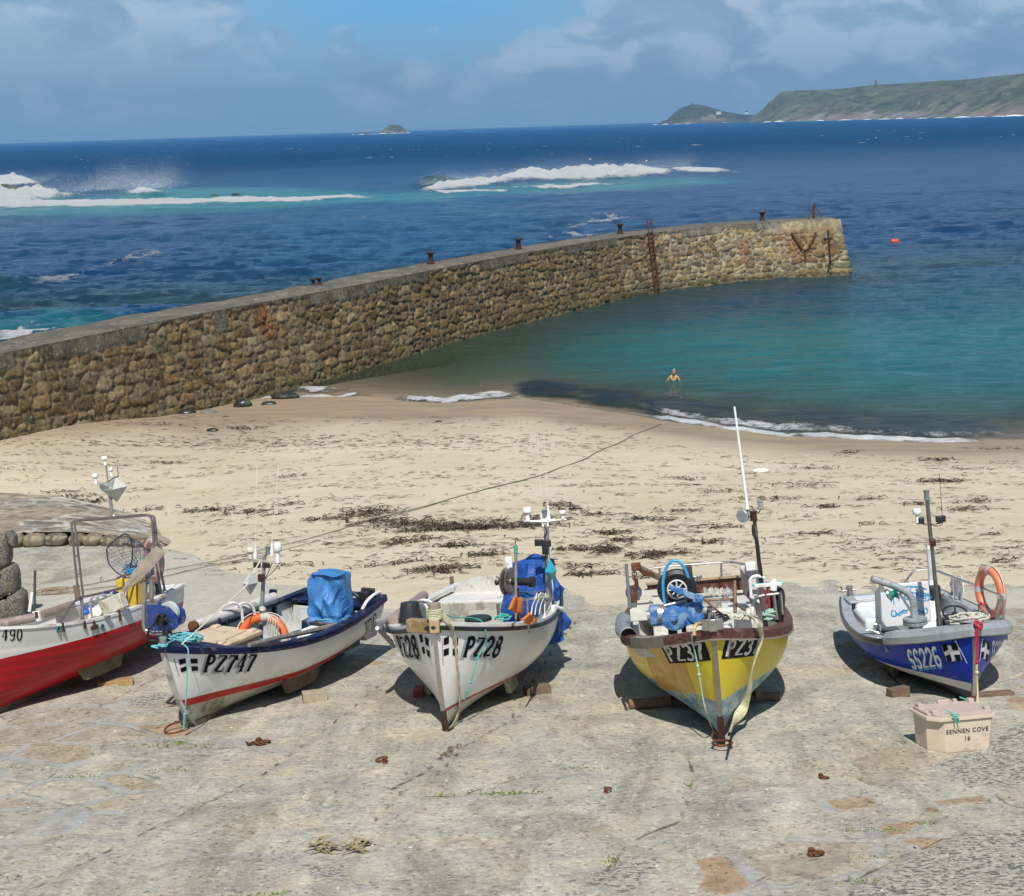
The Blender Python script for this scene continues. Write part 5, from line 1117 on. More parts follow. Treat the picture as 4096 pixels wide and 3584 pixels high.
    m = MB(); a = P(1110, 300, 'x', cb.x); m.tube(spline([a, P(1060, 360, 'x', cb.x), P(1000, 420, 'x', cb.x), mb.lerp(mt, .62)], 5), .006, 5); a = P(1050, 300, 'x', cb.x); m.tube(spline([a, P(1020, 370, 'x', cb.x), P(990, 440, 'x', cb.x), mb.lerp(mt, .5), mb.lerp(mt, .1)], 5), .006, 5); B.part(m, 'cable', BPL(), ms)
    # bow hauler on its bent pipe, out over the starboard bow
    x0 = 1.75; steel = SS_(); A = lambda zx, zy, dx=0.: B.at('x', x0+dx, zx, zy, (0, 875, .3347))
    m = MB(); m.tube(spline([A(862, 868), A(862, 950), A(862, 1050), A(864, 1130), A(880, 1158), A(912, 1166), A(1000, 1170)], 4), .034, 10); m.tube([A(905, 855, -.1), A(905, 985, -.1)], .032, 10); pp = B.part(m, 'hauler_davit', steel)
    blue = mat('hauler_blue', (.018, .055, .22), .4, .1, .2, 9, .1, 60, (.2, .12, .08), .3, 12, coat=.2)
    pl = [(878, 1000), (878, 1140), (890, 1152), (1040, 1152), (1066, 1130), (1068, 1070), (1010, 1010), (960, 1000)]
    m = MB(); m.prism([A(*q, .06) for q in pl], (1, 0, 0), .014); pl2 = [(942, 982), (1000, 978), (1060, 992), (1105, 1030), (1114, 1075), (1100, 1110), (1060, 1125), (1000, 1120), (960, 1060)]
    m.prism([A(*q, -.10) for q in pl2], (1, 0, 0), .014); ha = B.part(m, 'pot_hauler', blue, sharp=30)
    m = MB(); c = A(1012, 1045, -.04); m.lathe([(.085, -.03), (.15, -.03), (.15, .03), (.085, .03)], c, (1, 0, 0), 24); B.part(m, 'hauler_wheel', mat('hauler_wheel_pale', (.58, .60, .58), .5), ha)
    m = MB(); m.lathe([(.085, .062), (.085, .075)], c, (1, 0, 0), 20); B.part(m, 'hauler_hub', BPL(), ha)
    m = MB(); c = A(968, 1088, .10); m.box(c, (.12, .10, .16)); m.cyl(c+Vector((.06, .02, 0)), c+Vector((.06, .20, .0)), .012); m.cyl(c, A(1000, 1088, .2), .03); m.box(A(1000, 1185, .02), (.12, .08, .16)); B.part(m, 'hauler_motor', mat('oily_black', (.03, .028, .025), .5, .3, .3), ha, bevel=.01)
    m = MB(); m.tube(spline([c, A(940, 1060, .2), A(925, 1110, .2), A(890, 1150, .15), A(885, 1190, .1), A(905, 1212, .05), A(980, 1205, 0)], 5), .016, 7); B.part(m, 'hydraulic_hose', BPL(), ha)
    # registration and flag
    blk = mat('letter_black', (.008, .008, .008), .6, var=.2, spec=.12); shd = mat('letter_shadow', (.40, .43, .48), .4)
    bx = [(508, 1150), (905, 1135), (548, 1010), (945, 998)]; bx2 = [(x-22, y+16) for x, y in bx]
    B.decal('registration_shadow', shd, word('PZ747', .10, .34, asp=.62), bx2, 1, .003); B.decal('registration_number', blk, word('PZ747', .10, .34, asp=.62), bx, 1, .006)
    bx = [(1762, 872), (1850, 780), (1768, 765), (1858, 680)]; B.decal('registration_number', blk, word('PZ747', .10, .24, asp=.8), bx, 1, .005)
    fb_ = [(338, 1140), (470, 1120), (322, 1062), (468, 1045)]; B.decal('flag_emblem', blk, flag_shapes(), fb_, 1, .005); B.decal('flag_staff', blk, [([(-.18, -.5), (-.22, 1.28)], .03)], fb_, 1, .005)
    B.decal('flag_emblem', blk, flag_shapes(), [(163, 1090), (190, 1150), (155, 1040), (183, 1095)], -1, .005)
    # ---- loose gear
    ln = mat('cyan_rope', (.14, .46, .50), .8, 0, .2, 60, .3, 200); wl_ = mat('pale_rope', (.58, .56, .48), .85, 0, .15, 40)
    dk = B.zs(.9)+.05; base = P(380, 895, 'z', dk)
    m = MB(); coil(m, base, .10, .25, 5, .011, .035, .7, seed=3); coil(m, base+Vector((.04, .03, .03)), .06, .22, 4, .011, .03, .8, seed=5); m.tube(spline([base, base+Vector((.2, -.05, .03)), P(200, 935, 'y', 0), P(110, 945, 'y', -.1), P(160, 960, 'y', 0)], 6), .012, 6)
    for k in range(2): m.torus(P(200, 930+k*10, 'y', 0), (0, 0, 1), .055, .012, 16, 6)
    B.loose(m, 'rope_coil', ln, base, 'untidy coil of cyan rope on the navy bow deck of the white boat', 'rope')
    stx = B.L/2; m = MB(); pts = [base+Vector((.1, .02, .06)), P(355, 925, 'x', 2.25), P(395, 975, 'x', 2.33), P(390, 1100, 'x', 2.34), P(382, 1300, 'x', 2.32), P(370, 1460, 'x', 2.28), P(362, 1590, 'x', 2.24)]
    m.tube(spline(pts, 6), .009, 6); m.tube([P(362, 1590, 'x', 2.25), P(368, 1470, 'x', 2.29)], .018, 6); B.loose(m, 'hanging_rope', ln, pts[-1], 'thin cyan rope hanging down the bow of the white boat with the navy gunwale', 'rope')
    m = MB(); a = P(345, 930, 'x', 2.28); b = P(845, 480, 'y', .12); c = P(965, 280, 'y', 0)+Vector((.04, 0, 0)); m.tube([a, b], .010, 6); m.tube([b, c], .012, 6); B.loose(m, 'mast_stay', wl_, a, 'pale rope stay from the bow deck to the mast of the white and navy boat', 'rope')
    m = MB(); octa(m, P(880, 452, 'y', .08), .155, .5, .6); o = B.loose(m, 'radar_reflector', mat('reflector_white', (.62, .62, .60), .4, .2), P(880, 452, 'y', .08), 'white folded radar reflector hanging on the stay of the white and navy boat', 'radar reflector', smooth=False)
    cbx = Vector((.80, -.22, B.zf+.02)); cream = mat('cream_box', (.60, .47, .33), .55, 0, .1, 5, .1, 30, (.4, .3, .2), .35)
    t = B.thing('fish_box', cbx, 'cream insulated fish box with a lid, inside the white and navy boat', 'fish box')
    m = MB(); m.box(cbx+Vector((0, 0, .28)), (1.0, .72, .46), taper=1.06); B.loose(m, 'tub', cream, cbx, parent=t, bevel=.04)
    m = MB(); m.box(cbx+Vector((0, 0, .55)), (1.08, .80, .08)); 
    for sx in (-1, 1):
        for sy in (-1, 1): m.box(cbx+Vector((sx*.40, sy*.30, .60)), (.16, .10, .05))
    B.loose(m, 'lid', cream, cbx, parent=t, bevel=.02)
    m = MB()
    for zx in (632, 700): p = P(zx, 760, 'y', -.55); m.tube(spline([p+Zm*-.06, p+Zm*.02, p+Vector((-.03, 0, .05)), p+Vector((-.05, 0, -.02))], 4), .016, 6)
    B.loose(m, 'latch_strap', BPL(), cbx, parent=t)
    lb = P(975, 900, 'x', .28); lifebuoy(B, lb, (1, .25, .28), .33, .062, mat('buoy_orange', (.62, .135, .025), .5, 0, .12, 4), 'bright orange lifebuoy leaning on the mast in the white and navy boat')
    m = MB(); rs = random.Random(5); a = P(985, 700, 'x', .32)
    for k in range(5): 
        q = [P(985+rs.uniform(-10, 10), 690, 'x', .34), P(1020+k*16, 720+rs.uniform(-10, 20), 'x', .37), P(1010+k*22, 790, 'x', .37), P(1020+k*18, 860+rs.uniform(-10, 10), 'x', .35)]; m.tube(spline(q, 5), .010, 5)
    coil(m, P(975, 665, 'x', .2), .03, .045, 4, .009, .03, 1, seed=8); B.loose(m, 'rope_hank', wl_, a, 'hank of white and green line tied round the mast of the white and navy boat', 'rope')
    m = MB(); a = P(872, 935, 'y', .70); b = P(1545, 785, 'y', .72); m.tube([a, a.lerp(b, .3)+Zm*.01, a.lerp(b, .6), b], [.03, .036, .034, .05], 8); B.loose(m, 'old_oar', mat('grey_timber', (.20, .185, .16), .9, 0, .3, 7, .5, 30), a, 'long weathered grey pole lying along the near side deck of the white and navy boat', 'pole')
    bt = Vector((-1.50, .33, .62)); tarp(B, bt, .58, .60, .98, .1, 4, cloth_mat('tarp_light_blue', (.055, .22, .52)), 'light blue waterproof cover tied over the engine of the white and navy boat', top=.86, lean=(0, -.04), skirt=.03)
    m = MB(); bb = bt+Zm*.25; pts = [bb+Vector((math.cos(a)*.30, math.sin(a)*.32, .01*math.sin(a*3))) for a in [i*math.pi/12 for i in range(24)]]
    m.tube(pts, .008, 5, True); B.loose(m, 'cover_cord', ln, bb, 'cord tied round the light blue engine cover', 'rope')
    return B
BA = boat_a()
# =================================================================== white boat with black gunwale
def boat_b():
    B = Boat('white boat with black rubber gunwale, thin red stripe and steel stem band', GRP, -.617, 20.467, -1.731, .029, 5.066, 2.30, 1.473, 1.013, 1.052, .162, .66, 2.427, (725, 975, .2930), .42, (.30, .36), full=1.1)
    P = lambda zx, zy, ax, v: B.at(ax, v, zx, zy)
    hm = hull_material('hull_white_gloss', [(-.025, (.56, .54, .49)), (.018, (.40, .02, .025)), (3, (.84, .84, .82))], grime=.12, wear=.02, rough=.25, coat=.4)
    wp = mat('white_paint_b', (.64, .63, .60), .4, dirt=(.35, .3, .24), dfac=.25); blk = mat('rubber_black', (.016, .018, .02), .38, 0, .2); wood = mat('wet_timber', (.16, .11, .07))
    B.shell(hm, mat('inner_grey_white', (.50, .50, .46), .55, dirt=(.25, .21, .15), dfac=.45), None, [(.02, -.01), (.02, .045), (-.13, .05), (-.13, -.01)], wp,
            [('rubbing_strake', [(.0, -.055), (.045, -.05), (.06, -.02), (.045, .005), (.0, .01)], blk)], wood, transom_m=hm, deck=(.82, .02), deckm=wp)
    B.stem(mat('dark_bronze', (.09, .055, .04), .5, .6), SS_(), w=.026, low=.20)
    B.bilge(mat('worn_white_wood', (.42, .38, .30), .8, 0, .2, 8, .3, 30, (.15, .1, .07), .5), -.05, .68, .55)
    B.floor(mat('grey_floor', (.25, .24, .21), .7, dirt=(.12, .1, .08)), .46)
    gw = mat('panel_grey_white', (.46, .46, .40), .55, dirt=(.25, .22, .17), dfac=.5)
    m = MB(); m.box((-1.62, -.10, .70), (.05, 1.66, .52)); B.part(m, 'bulkhead', gw, bevel=.008)
    m = MB(); m.box((-1.59, -.02, .66), (.015, .70, .36)); B.part(m, 'hatch_door', mat('door_grey', (.49, .49, .43), .55))
    m = MB(); m.box((-1.575, .10, .86), (.02, .05, .16)); B.part(m, 'latch', SS_())
    m = MB(); m.box((-2.0, -.05, .97), (.75, 1.62, .04)); B.part(m, 'stern_deck', wp, bevel=.01)
    rows = []
    for i in range(13):
        u = -1+2*i/12; w = .80; rows.append([(-2.40+.02*j, u*w, .96+(.30*(1-abs(u)**4))*j/6) for j in range(7)])
    m = MB(); m.grid(rows); m.grid([[(-2.33+.02*j, r_[0][1], r_[0][2]) for j in range(1)]+[r_[-1]] for r_ in rows]); B.part(m, 'transom_board', wp)
    m = MB(); m.box((1.0, .12, 1.11), (1.1, 1.15, .04)); B.part(m, 'side_deck', mat('dark_deck', (.06, .06, .06), .7), bevel=.01) if False else None
    m = MB(); m.lathe([(.19, 0), (.19, .03), (.17, .05), (.01, .055)], P(790, 905, 'z', 1.16), seg=22); B.part(m, 'deck_hatch', BPL())
    m = MB(); m.box((1.05, .15, .98), (.9, .7, .14)); B.part(m, 'cuddy', mat('dark_deck', (.07, .07, .07), .7), bevel=.02)
    # roller and rail
    m = MB(); m.cyl((.75, -.98, 1.20), (-1.30, -1.0, 1.15), .08, seg=20); B.part(m, 'hauling_roller', mat('roller_mauve', (.30, .215, .195), .55, dirt=(.4, .32, .28), dfac=.4))
    m = MB(); m.box(P(611, 668, 'y', -.93), (.06, .06, .30)); B.part(m, 'timber_post', mat('brown_post', (.20, .13, .09), .8), bevel=.006)
    for pts in ([(385, 775), (420, 768), (470, 785), (490, 830)], [(398, 800), (425, 800), (445, 830), (448, 888)]):
        m = MB(); m.tube(spline([P(x, y, 'y', -.80+.1*i) for i, (x, y) in enumerate(pts)], 5), .021, 8); B.part(m, 'rope_guide', WPL())
    hd = P(495, 900, 'y', 0); m = MB(); m.lathe([(.085, -.05), (.085, .10), (.08, .17), (.085, .19), (.085, .21), (.02, .22)], hd, seg=16); B.part(m, 'bow_post', mat('wood_post_grey', (.30, .26, .20), .7))
    zc = P(430, 945, 'x', 2.50).z
    m = MB(); a = P(325, 945, 'x', 2.30); b = P(520, 945, 'x', 2.46); c = (a+b)/2; m.box(c, (.13, (b-a).length+.04, .17), math.atan2((b-a).y, (b-a).x)-math.pi/2); B.part(m, 'bow_fender_block', mat('varnished_wood', (.25, .165, .075), .4, 0, .35, 5, .1, 20, (.45, .38, .25), .5), bevel=.012)
    m = MB(); m.box(P(492, 945, 'x', 2.54), (.07, .13, .18)); B.part(m, 'bow_block', mat('pale_wood', (.45, .34, .18), .5), bevel=.012)
    # hauler
    c = P(1000, 640, 'x', .10); mt_ = mat('worn_aluminium', (.36, .35, .33), .4, .8, .25, 12, .1, 60, (.1, .08, .06), .4)
    ax = Vector((.35, 1, 0)).normalized()
    m = MB()
    for o_ in (-.05, .03): m.lathe([(.05, -.008), (.185, -.012), (.20, 0), (.185, .012), (.05, .008)], c+ax*o_, ax, 26)
    m.cyl(c-ax*.14, c+ax*.10, .045); m.lathe([(.07, 0), (.045, .05), (.07, .09)], c-ax*.2, ax, 14); hl = B.part(m, 'pot_hauler', mt_)
    m = MB(); m.cyl(c+ax*.06, c+ax*.34, .055); m.cyl(c+ax*.34, c+ax*.40, .075); B.part(m, 'hauler_motor', BPL(), hl)
    m = MB(); m.box(c+Vector((-.08, .0, .14)), (.04, .10, .40)); B.part(m, 'hauler_plate', WPL(), hl, bevel=.01)
    m = MB(); m.tube([c+ax*.12+Zm*-.10, c+ax*.12+Vector((0, 0, -.62))], .035, 8); B.part(m, 'hauler_post', rust(), hl)
    # mast at the port quarter
    ym = .86; mb = P(1268, 740, 'x', -.55); mt = P(1255, 235, 'x', -.55); st = mat('mast_grey', (.33, .33, .31))
    m = MB(); m.tube([mb-Zm*.45, mb, mt], .038, 12); ms = B.part(m, 'mast', st)
    x0 = mt.x; m = MB(); l_, r_ = P(1105, 232, 'x', x0), P(1392, 218, 'x', x0); cc = P(1248, 232, 'x', x0)
    m.grid([[p+Vector((dx, 0, dz)) for dx, dz in ((-.03*k, 0), (0, .02*k), (.03*k, 0), (0, -.02*k), (-.03*k, 0))] for p, k in ((l_, .6), (l_.lerp(cc, .6), 1.), (cc, 1.7), (cc.lerp(r_, .4), 1.), (r_, .6))]); m.box(cc, (.07, .10, .14)); B.part(m, 'crossbar', WPL(), ms)
    m = MB(); mushroom(m, P(1128, 228, 'x', x0), .068, .20); B.part(m, 'gps_antenna', WPL(), ms)
    m = MB(); mushroom(m, P(1368, 216, 'x', x0), .055, .13); B.part(m, 'gps_antenna', WPL(), ms)
    m = MB(); lamp(m, P(1243, 205, 'x', x0), .045, .11); B.part(m, 'masthead_lamp', mat('lamp_grey', (.16, .18, .19)), ms)
    for zx, zy in ((1272, 225), (1228, 222)):
        p = P(zx, zy, 'x', x0); m = MB(); m.lathe([(.03, 0), (.024, .10), (.01, .22 if zx > 1250 else .1)], p, seg=8); m.tube([p+Zm*.1, p+Zm*1.25], .0035, 4); B.part(m, 'whip_aerial', WPL(), ms)
    for zx, zy in ((1204, 376), (1258, 381)): m = MB(); m.box(P(zx, zy, 'x', x0+.05), (.05, .125, .10)); fl = B.part(m, 'floodlight', BPL(), ms, bevel=.012); 
    m = MB(); m.lathe([(.05, 0), (.05, .13)], P(1249, 455, 'x', x0+.06), seg=10); B.part(m, 'side_light', BPL(), ms)
    m = MB(); m.tube(spline([P(1235, 240, 'x', x0+.03), P(1258, 300, 'x', x0+.05), P(1238, 340, 'x', x0+.05), P(1262, 390, 'x', x0+.05), P(1245, 480, 'x', x0+.05), P(1262, 560, 'x', x0+.05)], 5), .008, 5); B.part(m, 'cable', BPL(), ms)
    # rail at port side
    rl = SS_(); m = MB(); pts = [P(1095, 765, 'y', .98), P(1180, 757, 'y', 1.02), P(1330, 742, 'y', 1.05)]; m.tube(pts, .018, 8)
    for zx in (1122, 1215, 1300): p = P(zx, 760, 'y', 1.02); m.tube([p, Vector((p.x, p.y, 1.08))], .015, 8)
    B.part(m, 'grab_rail', rl)
    m = MB(); m.cyl(P(1243, 780, 'y', 1.04), P(1243, 885, 'y', 1.04), .055, .05); B.part(m, 'rod_holder', SS_())
    m = MB(); m.tube([P(1300, 815, 'y', 1.12), P(1362, 830, 'y', 1.22)], .035, 8); B.part(m, 'bilge_outlet', WPL())
    # folding bracket on the starboard quarter
    gv = GALV(); m = MB(); y0 = -1.10
    def Q(zx, zy, d=0.): return B.at('y', y0+d, zx, zy)
    for a, b in (((118, 915), (150, 985)), ((100, 960), (215, 1085)), ((130, 985), (200, 1055)), ((125, 925), (210, 890)), ((215, 890), (175, 940)), ((150, 985), (185, 960))): m.cyl(Q(*a), Q(*b), .030, seg=8)
    m.box(Q(175, 935), (.16, .05, .16)); m.cyl(Q(108, 905), Q(118, 960), .045, seg=10); B.part(m, 'folding_bracket', gv)
    # lettering
    blk2 = mat('letter_black', (.012, .012, .012)); shd = mat('letter_shadow', (.40, .43, .48))
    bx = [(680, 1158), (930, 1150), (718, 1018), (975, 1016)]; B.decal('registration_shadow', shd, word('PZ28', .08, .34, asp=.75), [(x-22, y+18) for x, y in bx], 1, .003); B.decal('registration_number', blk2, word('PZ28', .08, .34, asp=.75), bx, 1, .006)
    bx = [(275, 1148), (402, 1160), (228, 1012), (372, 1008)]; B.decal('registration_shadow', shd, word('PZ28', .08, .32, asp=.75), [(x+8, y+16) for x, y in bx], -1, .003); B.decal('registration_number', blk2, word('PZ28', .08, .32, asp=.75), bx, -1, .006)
    fb_ = [(552, 1140), (650, 1128), (552, 1042), (652, 1030)]; B.decal('flag_emblem', blk2, flag_shapes(), fb_, 1, .005); B.decal('flag_staff', blk2, [([(-.04, -.75), (-.10, 1.2)], .03)], fb_, 1, .005)
    B.decal('flag_emblem', blk2, flag_shapes()+[([(1.12, -.75), (.98, 1.2)], .03)], [(412, 1125), (462, 1140), (390, 1020), (452, 1040)], -1, .005)
    # ---- loose gear
    p = P(330, 912, 'z', 1.32); t = B.thing('upturned_bucket', p, 'black bucket upside down on the bow deck of the white boat with the black gunwale', 'bucket')
    m = MB(); m.lathe([(.165, 0), (.17, .02), (.158, .03), (.125, .245), (.12, .255), (.01, .257)], p, seg=24); B.loose(m, 'pail', BPL(), p, parent=t)
    m = MB(); m.torus(p+Zm*.045, (0, 0, 1), .163, .008, 26, 6); B.loose(m, 'rim', BPL(), p, parent=t)
    web = mat('webbing', (.52, .50, .34), .85, 0, .25, 12, .3, 60, (.30, .26, .12), .5, 5)
    def strap(pts, w, name, label, mm=web, tw=0.):
        P_ = spline(pts, 7); m = MB(); rows = []; n = len(P_)
        for i, q in enumerate(P_):
            t_ = (P_[min(i+1, n-1)]-P_[max(i-1, 0)]).normalized(); s_ = t_.cross(Vector((1, 0, .1))).normalized(); f_ = t_.cross(s_)
            a = tw*i/n; k = w*(1+.25*math.sin(i*.9)) if tw else w; s2 = s_*math.cos(a)+f_*math.sin(a); f2 = f_*math.cos(a)-s_*math.sin(a)
            rows.append([q+s2*k+f2*.004, q+s2*k-f2*.004, q-f2*.012, q-s2*k-f2*.004, q-s2*k+f2*.004, q+f2*.006, q+s2*k+f2*.004])
        m.grid(rows); return B.loose(m, name, mm, pts[-1], label, 'strap')
    def hullp(zx, zy, off=.05):
        u, z = B.hit(zx, zy, 1); p_ = B.Pz(u, z, 1); return p_+Vector((off*.8, off*.6, 0))
    strap([hd+Vector((.05, .06, .12)), P(540, 870, 'x', 2.45), P(595, 930, 'x', 2.42)+Vector((.03, 0, 0)), hullp(612, 1010), hullp(630, 1150), hullp(642, 1300), hullp(655, 1430), hullp(645, 1540), hullp(622, 1630, .09), hullp(610, 1680, .06)], .040, 'lifting_strap', 'wide yellowed webbing strap hanging from the bow post of the boat with black gunwale', tw=2.2)
    m = MB()
    for k in range(6): m.torus(hd+Zm*(.02+.022*k), (0, 0, 1), .098, .014, 20, 6)
    B.loose(m, 'webbing_turns', web, hd, 'turns of pale webbing wound round the bow post beside the black bucket', 'strap')
    tq = mat('turquoise_rope', (.06, .42, .36), .8, 0, .2, 60)
    m = MB(); pts = [hd+Vector((.0, .09, .08)), P(620, 885, 'z', 1.46), P(740, 890, 'z', 1.36), P(808, 910, 'z', 1.30), hullp(825, 960, .05), hullp(830, 1040, .05), hullp(800, 1110, .06), hullp(768, 1160, .07), hullp(735, 1250, .1), hullp(716, 1320, .1), hullp(695, 1380, .1), hullp(680, 1440, .08)]
    m.tube(spline(pts, 6), .009, 6)
    for q in (pts[7], pts[9], pts[10]): m.ball(q, .02, nu=8, nv=5)
    B.loose(m, 'painter_rope', tq, pts[-1], 'thin turquoise rope hanging over the port bow of the boat with black gunwale', 'rope')
    m = MB(); coil(m, P(962, 895, 'z', 1.22), .05, .12, 3, .010, .05, 1, seed=12); B.loose(m, 'small_rope_coil', tq, P(962, 895, 'z', 1.22), 'small turquoise rope coil beside the orange flags', 'rope')
    a = P(1048, 900, 'y', .78); b = P(1046, 392, 'y', .78); t = B.thing('boat_hook', a, 'upright wooden boat hook with green tape in the boat with black gunwale', 'boat hook')
    m = MB(); m.tube([a, b], .020, 8); B.loose(m, 'shaft', mat('grey_timber', (.20, .185, .16)), a, parent=t)
    m = MB(); m.cyl(a.lerp(b, .885), a.lerp(b, .93), .027); m.cyl(a.lerp(b, .94), a.lerp(b, .985), .027); B.loose(m, 'green_tape', mat('green_tape', (.03, .30, .20), .5), a, parent=t)
    m = MB(); m.tube(spline([b, b+Zm*.07, b+Vector((0, .02, .10)), b+Vector((0, .035, .06))], 5), .007, 6); B.loose(m, 'hook', rust(), a, parent=t)
    bt = Vector((-1.15, .72, .52)); tarp(B, bt, .70, .74, 1.20, -.2, 9, cloth_mat('tarp_blue', (.016, .085, .36)), 'deep blue waterproof cover roped over the engine of the boat with black gunwale', top=.72, lean=(0, .06), skirt=.22)
    m = MB(); bb = bt+Zm*.72; m.tube([bb+Vector((math.cos(a_)*.40, math.sin(a_)*.41+.02, .01)) for a_ in [i*math.pi/12 for i in range(24)]], .009, 5, True); B.loose(m, 'cover_cord', BPL(), bb, 'black cord lashed round the deep blue engine cover', 'rope')
    org = mat('flag_orange', (.78, .20, .02), .7, 0, .1)
    for pts, lab in (([(1035, 740), (1093, 758), (1082, 865), (995, 832)], 'upper orange marker flag beside the blue cover'), ([(1143, 848), (1188, 895), (1160, 942), (1078, 905)], 'lower orange marker flag hanging over the black gunwale')):
        y_ = .86 if pts[0][0] < 1100 else 1.06; q = [P(x, y, 'y', y_) for x, y in pts]; m = MB()
        m.grid([[q[0].lerp(q[1], i/8).lerp(q[3].lerp(q[2], i/8), j/8)+Vector((.02*math.sin(i*.9+j*.5), .02*math.sin(i*1.1), 0)) for i in range(9)] for j in range(9)])
        o = B.loose(m, 'marker_flag', org, q[3], lab, 'flag', 'orange marker flags'); sl = o.modifiers.new('thick', 'SOLIDIFY'); sl.thickness = .004
    m = MB(); octa(m, P(1286, 572, 'x', x0+.16), .155, .3, .55); B.loose(m, 'radar_reflector', mat('reflector_cyan', (.03, .42, .55), .35, 0, .1, coat=.3), P(1286, 572, 'x', x0+.16), 'bright cyan radar reflector hanging by the mast and the deep blue cover', 'radar reflector', smooth=False)
    m = MB(); m.tube(spline([P(1262, 420, 'x', x0+.05), P(1272, 490, 'x', x0+.1), P(1280, 530, 'x', x0+.16)], 4), .007, 5); m.tube(spline([P(1288, 600, 'x', x0+.16), P(1300, 700, 'x', x0+.25), P(1285, 800, 'y', 1.08), P(1250, 870, 'y', 1.1)], 5), .008, 5); B.loose(m, 'halyard', mat('pale_rope', (.58, .56, .48)), P(1250, 870, 'y', 1.1), 'white line running down from the cyan reflector', 'rope')
    rs = random.Random(3); m = MB()
    for k in range(9): p_ = P(1190+k*13, 750+rs.uniform(-8, 8), 'y', 1.04); m.torus(p_, (rs.uniform(-.3, .3), 1, rs.uniform(-.3, .3)), .045, .013, 10, 5)
    for zx in (1160, 1185, 1215): m.tube(spline([P(zx+20, 760, 'y', 1.06), P(zx, 810, 'y', 1.08), P(zx-8, 870, 'y', 1.08)], 4), .010, 5)
    m.tube([P(1180, 752, 'y', 1.04), P(1300, 750, 'y', 1.04)], .022, 6)
    B.loose(m, 'rope_lashing', mat('pale_rope', (.58, .56, .48)), P(1190, 750, 'y', 1.04), 'white rope wound along the steel side rail beside the orange flags', 'rope')
    B.block('timber_chock', 838, 1393, (.14, .3, .14), 0, mat('red_chock', (.22, .03, .03), .6), 'small dark red block left under the boat with black gunwale'); B.block('timber_chock', 1075, 1386, (.36, .2, .12), .3, mat('wet_timber', (.16, .11, .07)), 'dark timber block beside the bilge keel of the boat with black gunwale'); B.block('timber_chock', 630, 1403, (.34, .22, .16), .25, mat('pale_chock', (.36, .30, .22), .8, 0, .2, 8, .3, 30), 'pale timber block under the bilge keel of the white and navy boat')
    return B
BB = boat_b()
